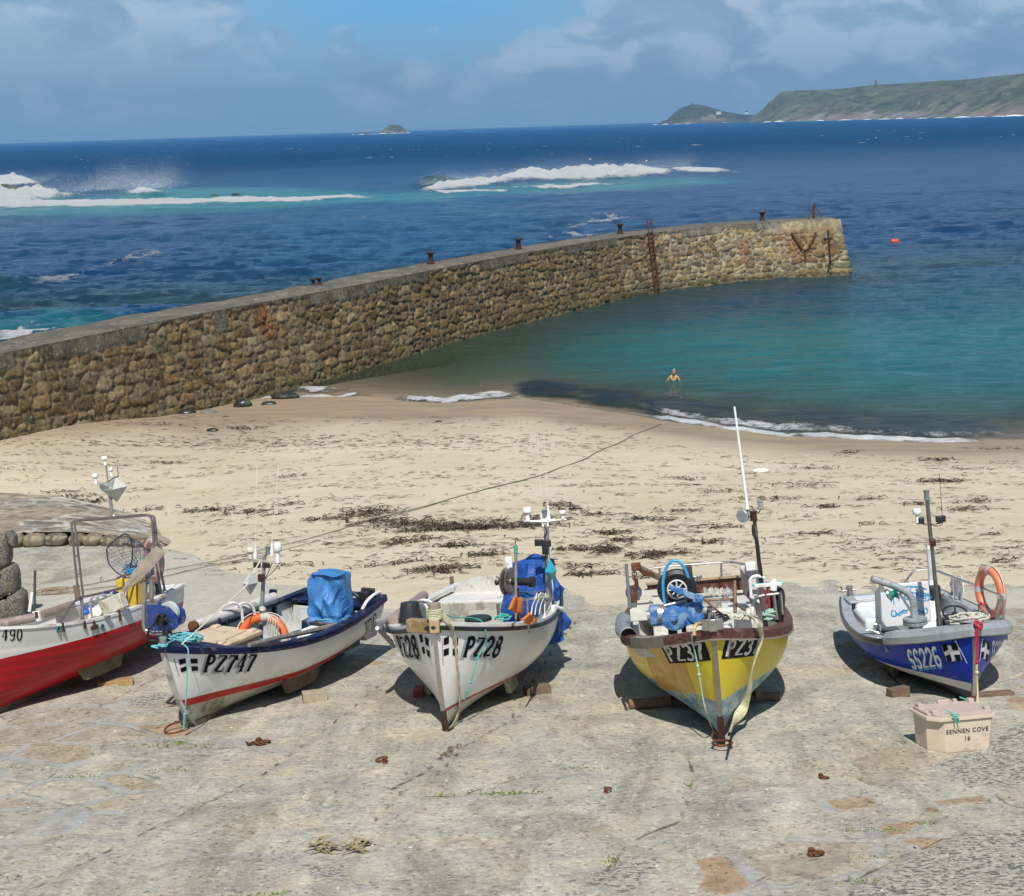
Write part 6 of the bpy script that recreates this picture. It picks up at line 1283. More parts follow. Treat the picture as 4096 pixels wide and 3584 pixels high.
# =================================================================== yellow boat
def boat_c():
    def extra(t, c, h):
        v = t.N.new('ShaderNodeSeparateXYZ'); t.L.new(t.tc.outputs['Object'], v.inputs[0]); x, y, z = v.outputs
        hh = t.math('DIVIDE', t.math('ADD', h, .5), 2.2)
        # worn light-blue bottom paint: darker blue scrapes, yellow showing through
        low = t.ramp(t.math('ADD', hh, t.math('MULTIPLY', t.math('SUBTRACT', t.noise(5, 6, .7), .5), .03)), [(.0, 1.), (.268, 1.), (.275, 0.)])
        c = t.mix(low, c, (.30, .46, .50))
        c = t.mix(t.math('MULTIPLY', low, t.ramp(t.noise(3.5, 7, .7, t.mapv((1, 1, 2.5), (1, 5, 0))), [(.47, 0.), (.56, .9)])), c, (.045, .19, .30))
        st = t.ramp(t.noise(4.5, 6, .7, t.mapv((.7, 1, 2.2))), [(.53, 0.), (.58, 1.)]); up = t.ramp(hh, [(.14, 0.), (.20, 1.)]); sd_ = t.ramp(y, [(.0, 0.), (.001, 1.)])
        inv = t.math('SUBTRACT', 1.0, t.ramp(t.math('MULTIPLY', t.math('ADD', y, 1.0), .5), [(.42, 0.), (.5, 1.)]))
        c = t.mix(t.math('MULTIPLY', t.math('MULTIPLY', low, st), t.math('MULTIPLY', up, inv)), c, (.52, .40, .03)); return c
    hm = hull_material('hull_yellow', [(.05, (.30, .46, .50)), (3, (.74, .57, .012))], grime=.12, wear=.03, rough=.3, coat=.35, extra=extra)
    B = Boat('bright yellow boat with brown gunwale and a worn light blue bottom', GRP, 2.647, 19.415, -1.651, .068, 5.051, 2.25, 1.519, 1.032, 1.092, .285, .70, 2.45, (1200, 1025, .2791), .45, (.50, .36), full=1.12)
    P = lambda zx, zy, ax, v: B.at(ax, v, zx, zy)
    brown = mat('brown_strake', (.105, .035, .025), .5, 0, .25, 9, .2, 40, (.25, .15, .12), .35, 12); wood = mat('wet_timber', (.16, .11, .07)); wp = mat('white_paint_c', (.66, .66, .63), .4, dirt=(.4, .34, .26), dfac=.35)
    B.shell(hm, wp, None, [(.02, -.02), (.02, .035), (-.12, .04), (-.12, -.02)], brown, [('rubbing_strake', [(.0, -.085), (.05, -.08), (.06, .02), (.0, .03)], brown), ('strake_edge', [(.02, -.10), (.064, -.10), (.064, -.08), (.02, -.08)], mat('edge_strip', (.30, .26, .20), .5, .2))],
            wood, transom_m=hm, deck=(.84, .03), deckm=mat('cream_deck', (.55, .50, .40), .6, dirt=(.2, .12, .08), dfac=.5))
    B.stem(mat('brown_shoe', (.075, .03, .022), .6, .2, .3), mat('stem_steel', (.30, .27, .23), .4, .7, .2), w=.032, low=.26)
    B.bilge(wood, -.3, .5, .58)
    B.floor(wp, .50)
    # steel corner plates on the starboard shoulder, stem plate
    stl = mat('worn_steel_plate', (.40, .38, .34), .35, .8, .2, 10, .1, 50, (.2, .15, .1), .35)
    B.sweep([(.0, -.10), (.066, -.10), (.068, .042), (-.06, .046), (-.06, .0)], .68, .86, 'corner_plate', stl, sides=(-1,), seg=14)
    c = P(820, 850, 'y', 0.0); c.x = B.L/2+.055
    m = MB(); m.box(c+Vector((.012, 0, 0)), (.05, .10, .15)); m.box(c+Vector((-.03, .08, .0)), (.03, .10, .14), .35); m.box(c+Vector((-.03, -.08, .0)), (.03, .10, .14), -.35); B.part(m, 'stem_plate', stl, bevel=.008)
    m = MB(); m.tube([c+Vector((.02, .035, .09)), c+Vector((.02, .035, .15)), c+Vector((.02, -.035, .15)), c+Vector((.02, -.035, .09))], .013, 6); m.tube(spline([c+Vector((-.02, 0, .1)), c+Vector((-.02, .02, .2)), c+Vector((-.04, -.02, .1))], 5), .012, 6); B.part(m, 'shackle', SS_())
    # transom coaming, stern rail, bollard post
    m = MB(); m.box((-2.28, 0, 1.17), (.05, 1.52, .20)); m.box((-2.0, -.74, 1.10), (.6, .05, .14)); m.box((-2.0, .74, 1.10), (.6, .05, .14)); B.part(m, 'transom_coaming', brown, bevel=.01)
    m = MB(); m.box((-2.25, 0, 1.28), (.09, 1.56, .025)); B.part(m, 'coaming_cap', mat('tan_cap', (.34, .24, .14), .5), bevel=.006)
    rl = SS_(); q = lambda zx, zy: P(zx, zy, 'x', -2.35)
    m = MB(); m.tube(spline([q(335, 408), q(430, 392), q(640, 373), q(860, 358), q(945, 356), P(1000, 366, 'x', -2.0), P(1050, 374, 'x', -1.7)], 4), .018, 8)
    for a, b in (((425, 393), (435, 525)), ((868, 360), (872, 498))): m.tube([q(*a), q(*b)], .018, 8)
    B.part(m, 'stern_rail', rl)
    m = MB(); m.tube([P(187, 370, 'y', -.98), P(215, 690, 'y', -.98)], .022, 8); B.part(m, 'side_post', rl)
    m = MB(); m.box(P(632, 470, 'x', -2.1), (.12, .14, .36)); B.part(m, 'towing_post', mat('dark_timber', (.05, .035, .03), .7), bevel=.01)
    m = MB(); m.box(P(680, 465, 'x', -2.0), (.05, .22, .05)); m.cyl(P(705, 450, 'x', -1.98), P(705, 490, 'x', -1.98), .03); B.part(m, 'post_latch', SS_(), bevel=.006)
    # inside furniture
    m = MB(); m.box((-1.55, .25, .78), (.95, .95, .52)); m.box((-.55, -.05, .70), (.75, .9, .34)); m.box((-1.95, -.45, .80), (.6, .55, .5)); B.part(m, 'engine_casing', wp, bevel=.03)
    m = MB(); m.box((-1.15, .18, .99), (.02, .22, .26)); m.box((-1.12, .20, .80), (.015, .42, .26)); B.part(m, 'casing_hatch', mat('patchy_alu', (.42, .40, .36), .4, .5, .3, 8, 0, 40, (.6, .58, .52), .6))
    m = MB(); a, b = P(750, 628, 'x', -.5), P(960, 620, 'x', -.5); m.tube([a, b], .018, 8); m.tube([P(745, 620, 'x', -.4), P(870, 730, 'x', -.1)], .018, 8); m.tube([P(940, 625, 'x', -.5), P(1060, 715, 'x', .3)], .024, 8); m.tube([P(965, 490, 'x', -.4), P(968, 720, 'x', -.2)], .026, 8); B.part(m, 'pipe_frame', mat('rusty_pipe', (.22, .13, .09), .6, .4, .3, 12))
    m = MB()
    for x in (.1, -.3, -.7): m.box((x, -.96, .93), (.05, .08, .30))
    B.part(m, 'hull_frame', wp, bevel=.01)
    # half-tube fairlead on the starboard rail
    rows = []; a, b = Vector((-.78, -1.10, 1.16)), Vector((.62, -1.10, 1.16))
    for i in range(9):
        p_ = a.lerp(b, i/8); p_.y = -B.S((p_.x+B.L/2)/B.L, 1).y-.01; p_.z = B.zs((p_.x+B.L/2)/B.L)+.03; rows.append([p_+Vector((0, .115*math.cos(R(t_)), .115*math.sin(R(t_)))) for t_ in range(-25, 206, 21)])
    m = MB(); m.grid(rows); o = B.part(m, 'half_tube_fairlead', mat('galvanised', (.42, .44, .45))); sl = o.modifiers.new('thick', 'SOLIDIFY'); sl.thickness = .006
    # davit with block
    rs_ = rust(); pa, pb = P(258, 385, 'x', .25), P(462, 487, 'x', -.55)
    m = MB(); m.tube([pa, pb, P(520, 520, 'x', -.8)], .043, 12); dv = B.part(m, 'davit', mat('davit_pipe', (.30, .24, .16), .6, .3, .25, 6, .2, 40, (.2, .09, .05), .5))
    m = MB(); c = P(258, 388, 'x', .27); m.box(c, (.10, .13, .10)); m.prism([c+Vector((0, .02, -.03)), c+Vector((0, .24, -.11)), c+Vector((0, .22, -.16)), c+Vector((0, .08, -.12))], (1, 0, 0), .03); B.part(m, 'davit_head', rs_, dv, bevel=.008)
    m = MB(); p = P(247, 430, 'x', .3)
    for k in range(3): m.torus(P(247, 418+k*22, 'x', .3), (1, 0, 0) if k % 2 else (0, 1, 0), .030, .010, 10, 5)
    m.prism([P(232, 470, 'x', .30), P(270, 470, 'x', .30), P(278, 520, 'x', .30), P(268, 545, 'x', .30), P(240, 530, 'x', .30), P(250, 500, 'x', .3)], (1, 0, 0), .04); B.part(m, 'chain', rs_, dv)
    m = MB(); c = P(245, 572, 'x', .30); m.lathe([(.05, -.045), (.095, -.05), (.07, 0), (.095, .05), (.05, .045)], c, (.8, .6, 0), 18); B.part(m, 'block_sheave', mat('nylon_blue_grey', (.10, .14, .20), .5), dv)
    m = MB(); m.lathe([(.1, .05), (.1, .065)], c, (.8, -.6, 0), 16); m.box(c+Vector((.09, -.02, -.06)), (.02, .10, .12)); B.part(m, 'block_cheek', rs_, dv)
    # the big blue hauler
    blue = mat('hauler_bright_blue', (.035, .15, .42), .45, 0, .18, 6, .15, 50, (.22, .34, .48), .55, 7, coat=.1); xh = 1.15
    H = lambda zx, zy, dx=0.: P(zx, zy, 'x', xh+dx)
    body = [(462, 668), (500, 640), (600, 632), (690, 632), (735, 600), (730, 700), (740, 760), (690, 785), (600, 800), (520, 828), (480, 790), (466, 720)]
    m = MB(); m.prism([H(*q_, .02) for q_ in body], (1, 0, 0), .11); m.lathe([(.165, 0), (.165, .035), (.12, .05), (.05, .05), (.05, .075)], H(533, 755, .13), (1, 0, 0), 28); m.lathe([(.03, .07), (.03, .10)], H(533, 755, .13), (1, 0, 0), 12)
    m.lathe([(.13, 0), (.13, .05), (.05, .06)], H(690, 720, .10), (1, 0, 0), 24); ha = B.part(m, 'pot_hauler', blue, bevel=.008)
    m = MB(); m.prism([H(488, 528, .20), H(500, 520, .20), H(560, 540, .20), H(712, 590, .20), H(735, 610, .20), H(728, 635, .20), H(705, 638, .20), H(560, 580, .20), H(495, 545, .20)], (1, 0, 0), .05); m.lathe([(.05, 0), (.05, .04)], H(572, 563, .25), (1, 0, 0), 14); m.lathe([(.055, 0), (.055, .04)], H(714, 612, .25), (1, 0, 0), 14); B.part(m, 'hauler_arm', blue, ha, bevel=.01)
    m = MB(); m.lathe([(.12, -.06), (.20, -.085), (.248, -.06), (.258, 0), (.248, .06), (.20, .085), (.12, .06)], H(552, 545, .02), (1, 0, .05), 36); B.part(m, 'tyre', mat('tyre_rubber', (.012, .012, .013), .5, 0, .2), ha)
    m = MB(); c = H(552, 553, .10); m.lathe([(.125, -.02), (.13, 0), (.115, .01), (.105, -.02)], c, (1, 0, .05), 28)
    for k in range(8): a_ = k*math.pi/4; m.cyl(c, c+Vector((0, math.cos(a_), math.sin(a_)))*.118, .013, .009, 6)
    m.lathe([(.035, -.02), (.035, .03)], c, (1, 0, .05), 14); B.part(m, 'wheel_hub', mat('hub_white', (.60, .60, .60), .45), ha)
    m = MB(); m.box(H(400, 735, -.02), (.20, .17, .26)); B.part(m, 'gearbox', blue, ha, bevel=.04)
    m = MB(); m.cyl(H(412, 728, .02), H(470, 728, .02), .125, seg=22); B.part(m, 'drive_sleeve', mat('sleeve_alu', (.42, .41, .40), .4, .7), ha)
    m = MB(); m.cyl(H(360, 735, 0), H(335, 740, 0), .07, seg=14); m.cyl(H(363, 655, .02), H(360, 632, .02), .014); m.cyl(H(730, 700, .1), H(770, 705, .12), .06, seg=14); B.part(m, 'motor_end', mat('dirty_alu', (.35, .34, .32), .5, .4, .3, 14, 0, 40, (.12, .1, .09), .5), ha)
    m = MB(); m.cyl(H(770, 703, .1), H(810, 712, .12), .062, seg=14); B.part(m, 'motor_cap', BPL(), ha)
    m = MB(); m.tube(spline([H(466, 655, .1), H(456, 600, .1), H(452, 500, .1), H(470, 410, .1), H(505, 355, .1), H(540, 345, .1), H(590, 375, .1), H(630, 460, .08), H(648, 560, .05)], 6), .020, 8); B.part(m, 'blue_hoop', mat('hoop_blue', (.04, .34, .62), .35, coat=.3), ha)
    m = MB(); m.tube([H(458, 668, .14), H(620, 630, .14)], .018, 6); m.tube([H(460, 700, .14), H(480, 688, .14)], .014, 6); m.tube([H(460, 664, .14), H(466, 702, .14)], .014, 6); B.part(m, 'wire_guard', GALV(), ha)
    m = MB(); m.box(H(520, 835, -.02), (.1, .12, .14)); m.box(H(600, 820, -.02), (.1, .06, .12)); B.part(m, 'hauler_foot', mat('oily_black', (.03, .028, .025)), ha)
    # wheelhouse panel, mast
    xm = -.15; m = MB(); pts = [P(1003, 392, 'x', -.3), P(1035, 385, 'x', -.3), P(1105, 400, 'x', -.3), P(1140, 430, 'x', -.3), P(1140, 600, 'x', -.3), P(1070, 610, 'x', -.3), P(1020, 540, 'x', -.3)]
    m.prism(pts, (-1, 0, 0), .10); co = B.part(m, 'instrument_box', wp, bevel=.015)
    m = MB(); m.prism([P(1008, 400, 'x', -.28), P(1060, 470, 'x', -.28), P(1078, 600, 'x', -.28), P(1040, 600, 'x', -.28), P(1022, 540, 'x', -.28)], (1, 0, 0), .01); B.part(m, 'screen', mat('screen_grey', (.16, .15, .13), .15, .3), co)
    m = MB(); m.box(P(1078, 385, 'x', -.25), (.12, .14, .12)); m.cyl(P(1075, 370, 'x', -.25), P(1078, 355, 'x', -.25), .03); B.part(m, 'camera_mount', WPL(), co, bevel=.02)
    m = MB(); m.tube(spline([P(1085, 620, 'x', -.1), P(1078, 520, 'x', -.1), P(1085, 470, 'x', -.1), P(1130, 455, 'x', -.1), P(1180, 470, 'x', -.1)], 5), .022, 8); m.prism([P(1072, 585, 'x', -.05), P(1140, 625, 'x', -.05), P(1140, 645, 'x', -.05), P(1072, 600, 'x', -.05)], (1, 0, 0), .06); B.part(m, 'seat_frame', WPL(), co)
    mb, mt = P(1178, 720, 'x', xm), P(1108, 62, 'x', xm); st = mat('mast_brown_grey', (.16, .13, .11), .5, .4)
    m = MB(); m.tube([mb-Zm*.3, mb, mt], [.036, .034, .026], 12); ms = B.part(m, 'mast', st)
    m = MB(); m.tube(spline([P(1098, 85, 'x', xm+.04), P(1100, 150, 'x', xm+.05), P(1128, 220, 'x', xm+.05), P(1140, 330, 'x', xm+.05), P(1152, 400, 'x', xm+.05), P(1162, 500, 'x', xm+.05)], 5), .022, 7); B.part(m, 'cable', BPL(), ms)
    m = MB(); lamp(m, P(1103, 58, 'x', xm+.02), .055, .13); B.part(m, 'side_light', mat('lamp_dark_red', (.05, .015, .015)), ms)
    A = lambda zx, zy, dx=0.: B.at('x', xm+dx, zx, zy, (1450, 800, .16741))
    m = MB(); m.tube([A(190, 1320), A(430, 1290)], .010, 6); m.tube(spline([A(275, 1268), A(310, 1268), A(335, 1295), A(340, 1330)], 4), .010, 5); B.part(m, 'crossbar', st, ms)
    m = MB(); m.tube([A(268, 1305), A(262, 1230)], [.030, .022], 10); m.tube([A(262, 1235), A(112, 78)], [.022, .014], 8); B.part(m, 'whip_aerial', mat('aerial_white', (.85, .85, .85), .4), ms)
    m = MB(); c = A(218, 1385, .05); m.lathe([(.05, -.06), (.085, -.02), (.09, .03), (.085, .035)], c, (.8, -.5, -.1), 20); B.part(m, 'floodlight', GALV(), ms)
    m = MB(); lamp(m, A(425, 1300), .045, .115); B.part(m, 'masthead_lamp', mat('lamp_clear', (.30, .30, .28), .25), ms)
    m = MB(); m.tube(spline([A(235, 1335), A(290, 1325), A(310, 1360), A(300, 1400), A(330, 1430)], 5), .008, 5); m.tube(spline([A(425, 1305), A(400, 1350), A(370, 1320)], 5), .008, 5); B.part(m, 'lamp_cable', BPL(), ms)
    # port rail and gear
    y0 = .86; G = lambda zx, zy, d=0.: P(zx, zy, 'x', .55+d)
    m = MB(); m.tube(spline([G(1085, 735), G(1092, 680), G(1115, 620), G(1150, 598), G(1280, 580)], 4), .024, 8); m.tube([G(1245, 585), G(1268, 765)], .022, 8); m.tube([G(1295, 580), G(1308, 730)], .018, 8); B.part(m, 'side_rail', SS_())
    m = MB(); m.box(G(1205, 512), (.03, .42, .035)); B.part(m, 'lamp_strip', mat('strip_turquoise', (.10, .55, .45), .4), bevel=.01)
    m = MB(); m.box(G(1205, 520, .02), (.03, .36, .05)); m.lathe([(.05, 0), (.05, .12), (.02, .16)], G(1240, 560), (0, .2, 1), 12); B.part(m, 'float_bottle', WPL(), bevel=.01)
    m = MB(); m.tube([G(1205, 520), G(1215, 680)], .016, 6); m.tube([G(1190, 560, .05), G(1180, 700, .05)], .010, 6); B.part(m, 'gaff_handle', mat('red_handle', (.35, .03, .02), .5))
    # decals: number plates, patch, fresh-paint panel
    blk = mat('plate_black', (.010, .010, .010), .6, 0, .3, 8, 0, 40, (.2, .18, .12), .12, spec=.15); wh = mat('plate_white', (.72, .72, .70), .5, dirt=(.35, .3, .2), dfac=.3)
    bR = [(868, 1050), (1130, 1020), (905, 898), (1176, 872)]; B.decal('number_plate', blk, [('quad', [(0, 0), (1, 0), (1, 1), (0, 1)], 16, 6)], bR, 1, .004)
    B.decal('registration_number', wh, word('PZ37', .06, .31, False, asp=.62, box=(.06, .12, .97, .88)), bR, 1, .007)
    bL = [(500, 1080), (798, 1058), (428, 945), (745, 912)]; B.decal('number_plate', blk, [('quad', [(0, 0), (1, 0), (1, 1), (0, 1)], 16, 6)], bL, -1, .004)
    B.decal('registration_number', wh, word('PZ37', .06, .28, False, asp=.62, box=(.05, .10, .96, .90)), bL, -1, .007)
    B.decal('metal_patch', mat('patch_grey', (.52, .51, .49), .5, .1, .12), [('quad', [(0.05, .1), (1, 0), (.62, .82), (-.1, 1)], 8, 5)], [(285, 1040), (415, 1035), (225, 935), (355, 935)], -1, .005)
    B.decal('repainted_panel', mat('ochre_paint', (.52, .29, .012), .35, 0, .15, 4, 0, 40, (.42, .24, .03), .4, coat=.3), [('quad', [(0, 0), (1, 0), (1, 1), (0, 1)], 14, 12)], [(440, 1255), (688, 1292), (310, 945), (545, 925)], -1, .0025)
    # ---- loose gear
    cr = mat('cream_strap', (.60, .57, .38), .8, 0, .2, 14, .3, 80, (.45, .42, .2), .4, 6)
    def hp(zx, zy, side, off): u, z = B.hit(zx, zy, side); p_ = B.Pz(u, z, side); return p_+Vector((off*.9, side*off*.4, 0))
    pts = [P(1050, 740, 'x', 1.6), P(1095, 755, 'x', 1.9), P(1130, 790, 'x', 2.1), hp(1128, 870, 1, .10), hp(1105, 980, 1, .08), hp(1068, 1130, 1, .08), hp(1040, 1270, 1, .10), hp(1000, 1400, 1, .14), hp(960, 1500, 1, .14), P(925, 1590, 'y', .06)]
    P_ = spline(pts, 8); m = MB(); rows = []; n = len(P_)
    for i, q_ in enumerate(P_):
        t_ = (P_[min(i+1, n-1)]-P_[max(i-1, 0)]).normalized(); s_ = t_.cross(Vector((1, 0, .1))).normalized(); f_ = t_.cross(s_); k = i/n; w = (.033+.035*math.exp(-((k-.80)/.09)**2)); a_ = 9*k if k < .72 else 0
        s2 = s_*math.cos(a_)+f_*math.sin(a_); f2 = f_*math.cos(a_)-s_*math.sin(a_); rows.append([q_+s2*w*math.cos(R(b_))+f2*w*.42*math.sin(R(b_)) for b_ in range(0, 361, 40)])
    m.grid(rows); B.loose(m, 'twisted_strap', cr, pts[-1], 'cream twisted strap hanging over the port bow of the yellow boat', 'strap')
    ln = mat('pale_green_rope', (.36, .52, .44), .85, 0, .2, 60); pts = [P(712, 798, 'x', 2.2), P(690, 815, 'x', 2.4), hp(680, 880, -1, .09), hp(695, 1000, -1, .06), hp(715, 1090, -1, .07), hp(728, 1150, -1, .08), hp(760, 1300, -1, .12), hp(795, 1440, -1, .12), P(822, 1580, 'y', -.06)]
    m = MB(); m.tube(spline(pts, 6), .010, 6); 
    for q_ in (pts[4], pts[5]): m.ball(q_, .022, nu=8, nv=5)
    B.loose(m, 'hanging_line', ln, pts[-1], 'thin pale green line hanging from the bow of the yellow boat over its starboard number', 'rope')
    m = MB(); m.tube(spline([P(745, 800, 'x', 2.1), P(705, 798, 'x', 2.3), P(680, 820, 'x', 2.42), P(675, 880, 'x', 2.44)], 5), .024, 8); B.loose(m, 'chafe_hose', mat('hose_tan', (.55, .38, .18), .6), P(700, 820, 'x', 2.3), 'tan hose sleeve over the brown gunwale left of the stem plate', 'hose')
    m = MB(); c = P(830, 1610, 'y', -.06); m.torus(c, (1, .3, .1), .045, .014, 16, 6, 1.); m.tube(spline([c+Vector((0, -.02, .08)), c+Vector((0, -.05, .0)), c+Vector((0, -.02, -.08)), c+Vector((0, .03, 0)), c+Vector((0, -.02, .08))], 5), .014, 6); B.loose(m, 'towing_hook', mat('brass_hook', (.50, .30, .10), .4, .5), c, 'yellow clip hook at the foot of the yellow boat', 'hook')
    m = MB(); c = Vector((B.L/2-B.rake+.02, 0, .07)); m.torus(c, (0, .1, 1), .11, .016, 24, 6, 1.2); B.loose(m, 'stem_ring', rust(), c, 'rusty iron ring round the brown foot of the yellow boat', 'ring')
    m = MB(); c = P(830, 770, 'z', 1.58); coil(m, c, .09, .16, 4, .014, .05, 1, seed=21); B.loose(m, 'black_hose_coil', BPL(), c, 'coil of black hose on the bow deck of the yellow boat', 'hose')
    rs = random.Random(9); m = MB(); m2 = MB()
    for k in range(10):
        q0 = P(rs.uniform(880, 1130), rs.uniform(740, 775), 'x', rs.uniform(1.4, 1.9)); q = [q0+Vector((rs.uniform(-.15, .15), rs.uniform(-.15, .15), rs.uniform(-.02, .05))) for _ in range(5)]; m.tube(spline(q, 5), rs.choice((.010, .014)), 5)
    m.tube(spline([P(860, 745, 'x', 1.6), P(950, 738, 'x', 1.6), P(1050, 745, 'x', 1.6), P(1090, 730, 'x', 1.6)], 5), .03, 7)
    for dx in (0, 30): m.torus(P(1065+dx, 728-dx*.4, 'x', 1.65), (.2, 1, 0), .05, .03, 14, 8)
    B.loose(m, 'rope_pile', mat('pale_rope', (.58, .56, .48)), P(1000, 760, 'x', 1.6), 'tangle of white and grey rope on the bow deck of the yellow boat', 'rope')
    for k in range(6): c = G(rs.uniform(1190, 1240), rs.uniform(715, 760), .05); m2.torus(c, (rs.uniform(-.4, .4), rs.uniform(-.4, .4), 1), rs.uniform(.05, .08), .014, 14, 5)
    for k in range(3): m2.tube(spline([G(1215+k*12, 690, .04), G(1200+k*14, 730, .08), G(1195+k*12, 765, .1)], 4), .013, 5)
    B.loose(m2, 'green_rope_hank', ln, G(1215, 750), 'pale green rope hank by the port side rail of the yellow boat', 'rope')
    m = MB(); c = G(1285, 665, -.1); m.lathe([(.01, -.24), (.06, -.22), (.075, -.12), (.075, .12), (.06, .20), (.02, .24)], c, (0, .12, 1), 14); m.box(G(1245, 640, -.25), (.1, .16, .5)); B.loose(m, 'black_fender', BPL(), c, 'black fender behind the port side rail of the yellow boat', 'fender')
    for c, sz, lab in ((P(405, 625, 'x', -1.6), (.34, .46, .24), 'white open fish box at the stern of the yellow boat'), (P(300, 690, 'x', .2)+Vector((-.1, 0, 0)), (.45, .30, .26), 'cream plastic crate beside the half tube of the yellow boat')):
        m = MB(); w = .02; hx, hy, hz = [k/2 for k in sz]
        m.box(c+Vector((0, 0, -hz)), (sz[0], sz[1], .02)); 
        for sx in (-1, 1): m.box(c+Vector((sx*hx, 0, 0)), (w, sz[1]+w, sz[2])); m.box(c+Vector((0, sx*hy, 0)), (sz[0], w, sz[2]))
        m.box(c+Vector((hx+.02, 0, hz)), (.03, sz[1]+.06, .03)); B.loose(m, 'fish_crate', mat('white_crate', (.66, .65, .58), .5), c, lab, 'crate', 'crates in the yellow boat')
    m = MB(); rows = []
    for i in range(13):
        rows.append([P(745+i*17, 590, 'x', -1.7+.06*j)+Vector((0, 0, .05*math.sin(i*1.7+j)+.04*math.sin(i*.8+j*2.1)+.04)) for j in range(7)])
    m.grid(rows); gl = NT('plastic_sheet'); gl.set(Base_Color=(.75, .74, .68), Roughness=.25, Alpha=.55); o = B.loose(m, 'plastic_sheet', gl.m, P(850, 590, 'x', -1.7), 'crumpled clear plastic sheet on the casing in the yellow boat', 'sheet')
    m = MB(); m.tube(spline([P(905, 585, 'x', -.5), P(885, 610, 'x', -.5), P(855, 650, 'x', -.4), P(830, 690, 'x', -.3), P(845, 640, 'x', -.4), P(900, 590, 'x', -.5)], 5), .006, 5); B.loose(m, 'wire_loop', mat('wire_grey', (.3, .28, .25), .5, .6), P(880, 620, 'x', -.4), 'thin wire loop standing up in the middle of the yellow boat', 'wire')
    # log under the hull
    a, b = at_slip(1258, 1417)+Zm*.06, at_slip(1560, 1400)+Zm*.06; m = MB(); m.tube([a, a.lerp(b, .5), b], [.07, .08, .065], 12); tag(m.build('timber_roller', mat('log_brown', (.20, .12, .08), .85, 0, .3, 6, .4, 30)), 'round brown timber log lying under the yellow boat', 'log')
    return B
BC = boat_c()
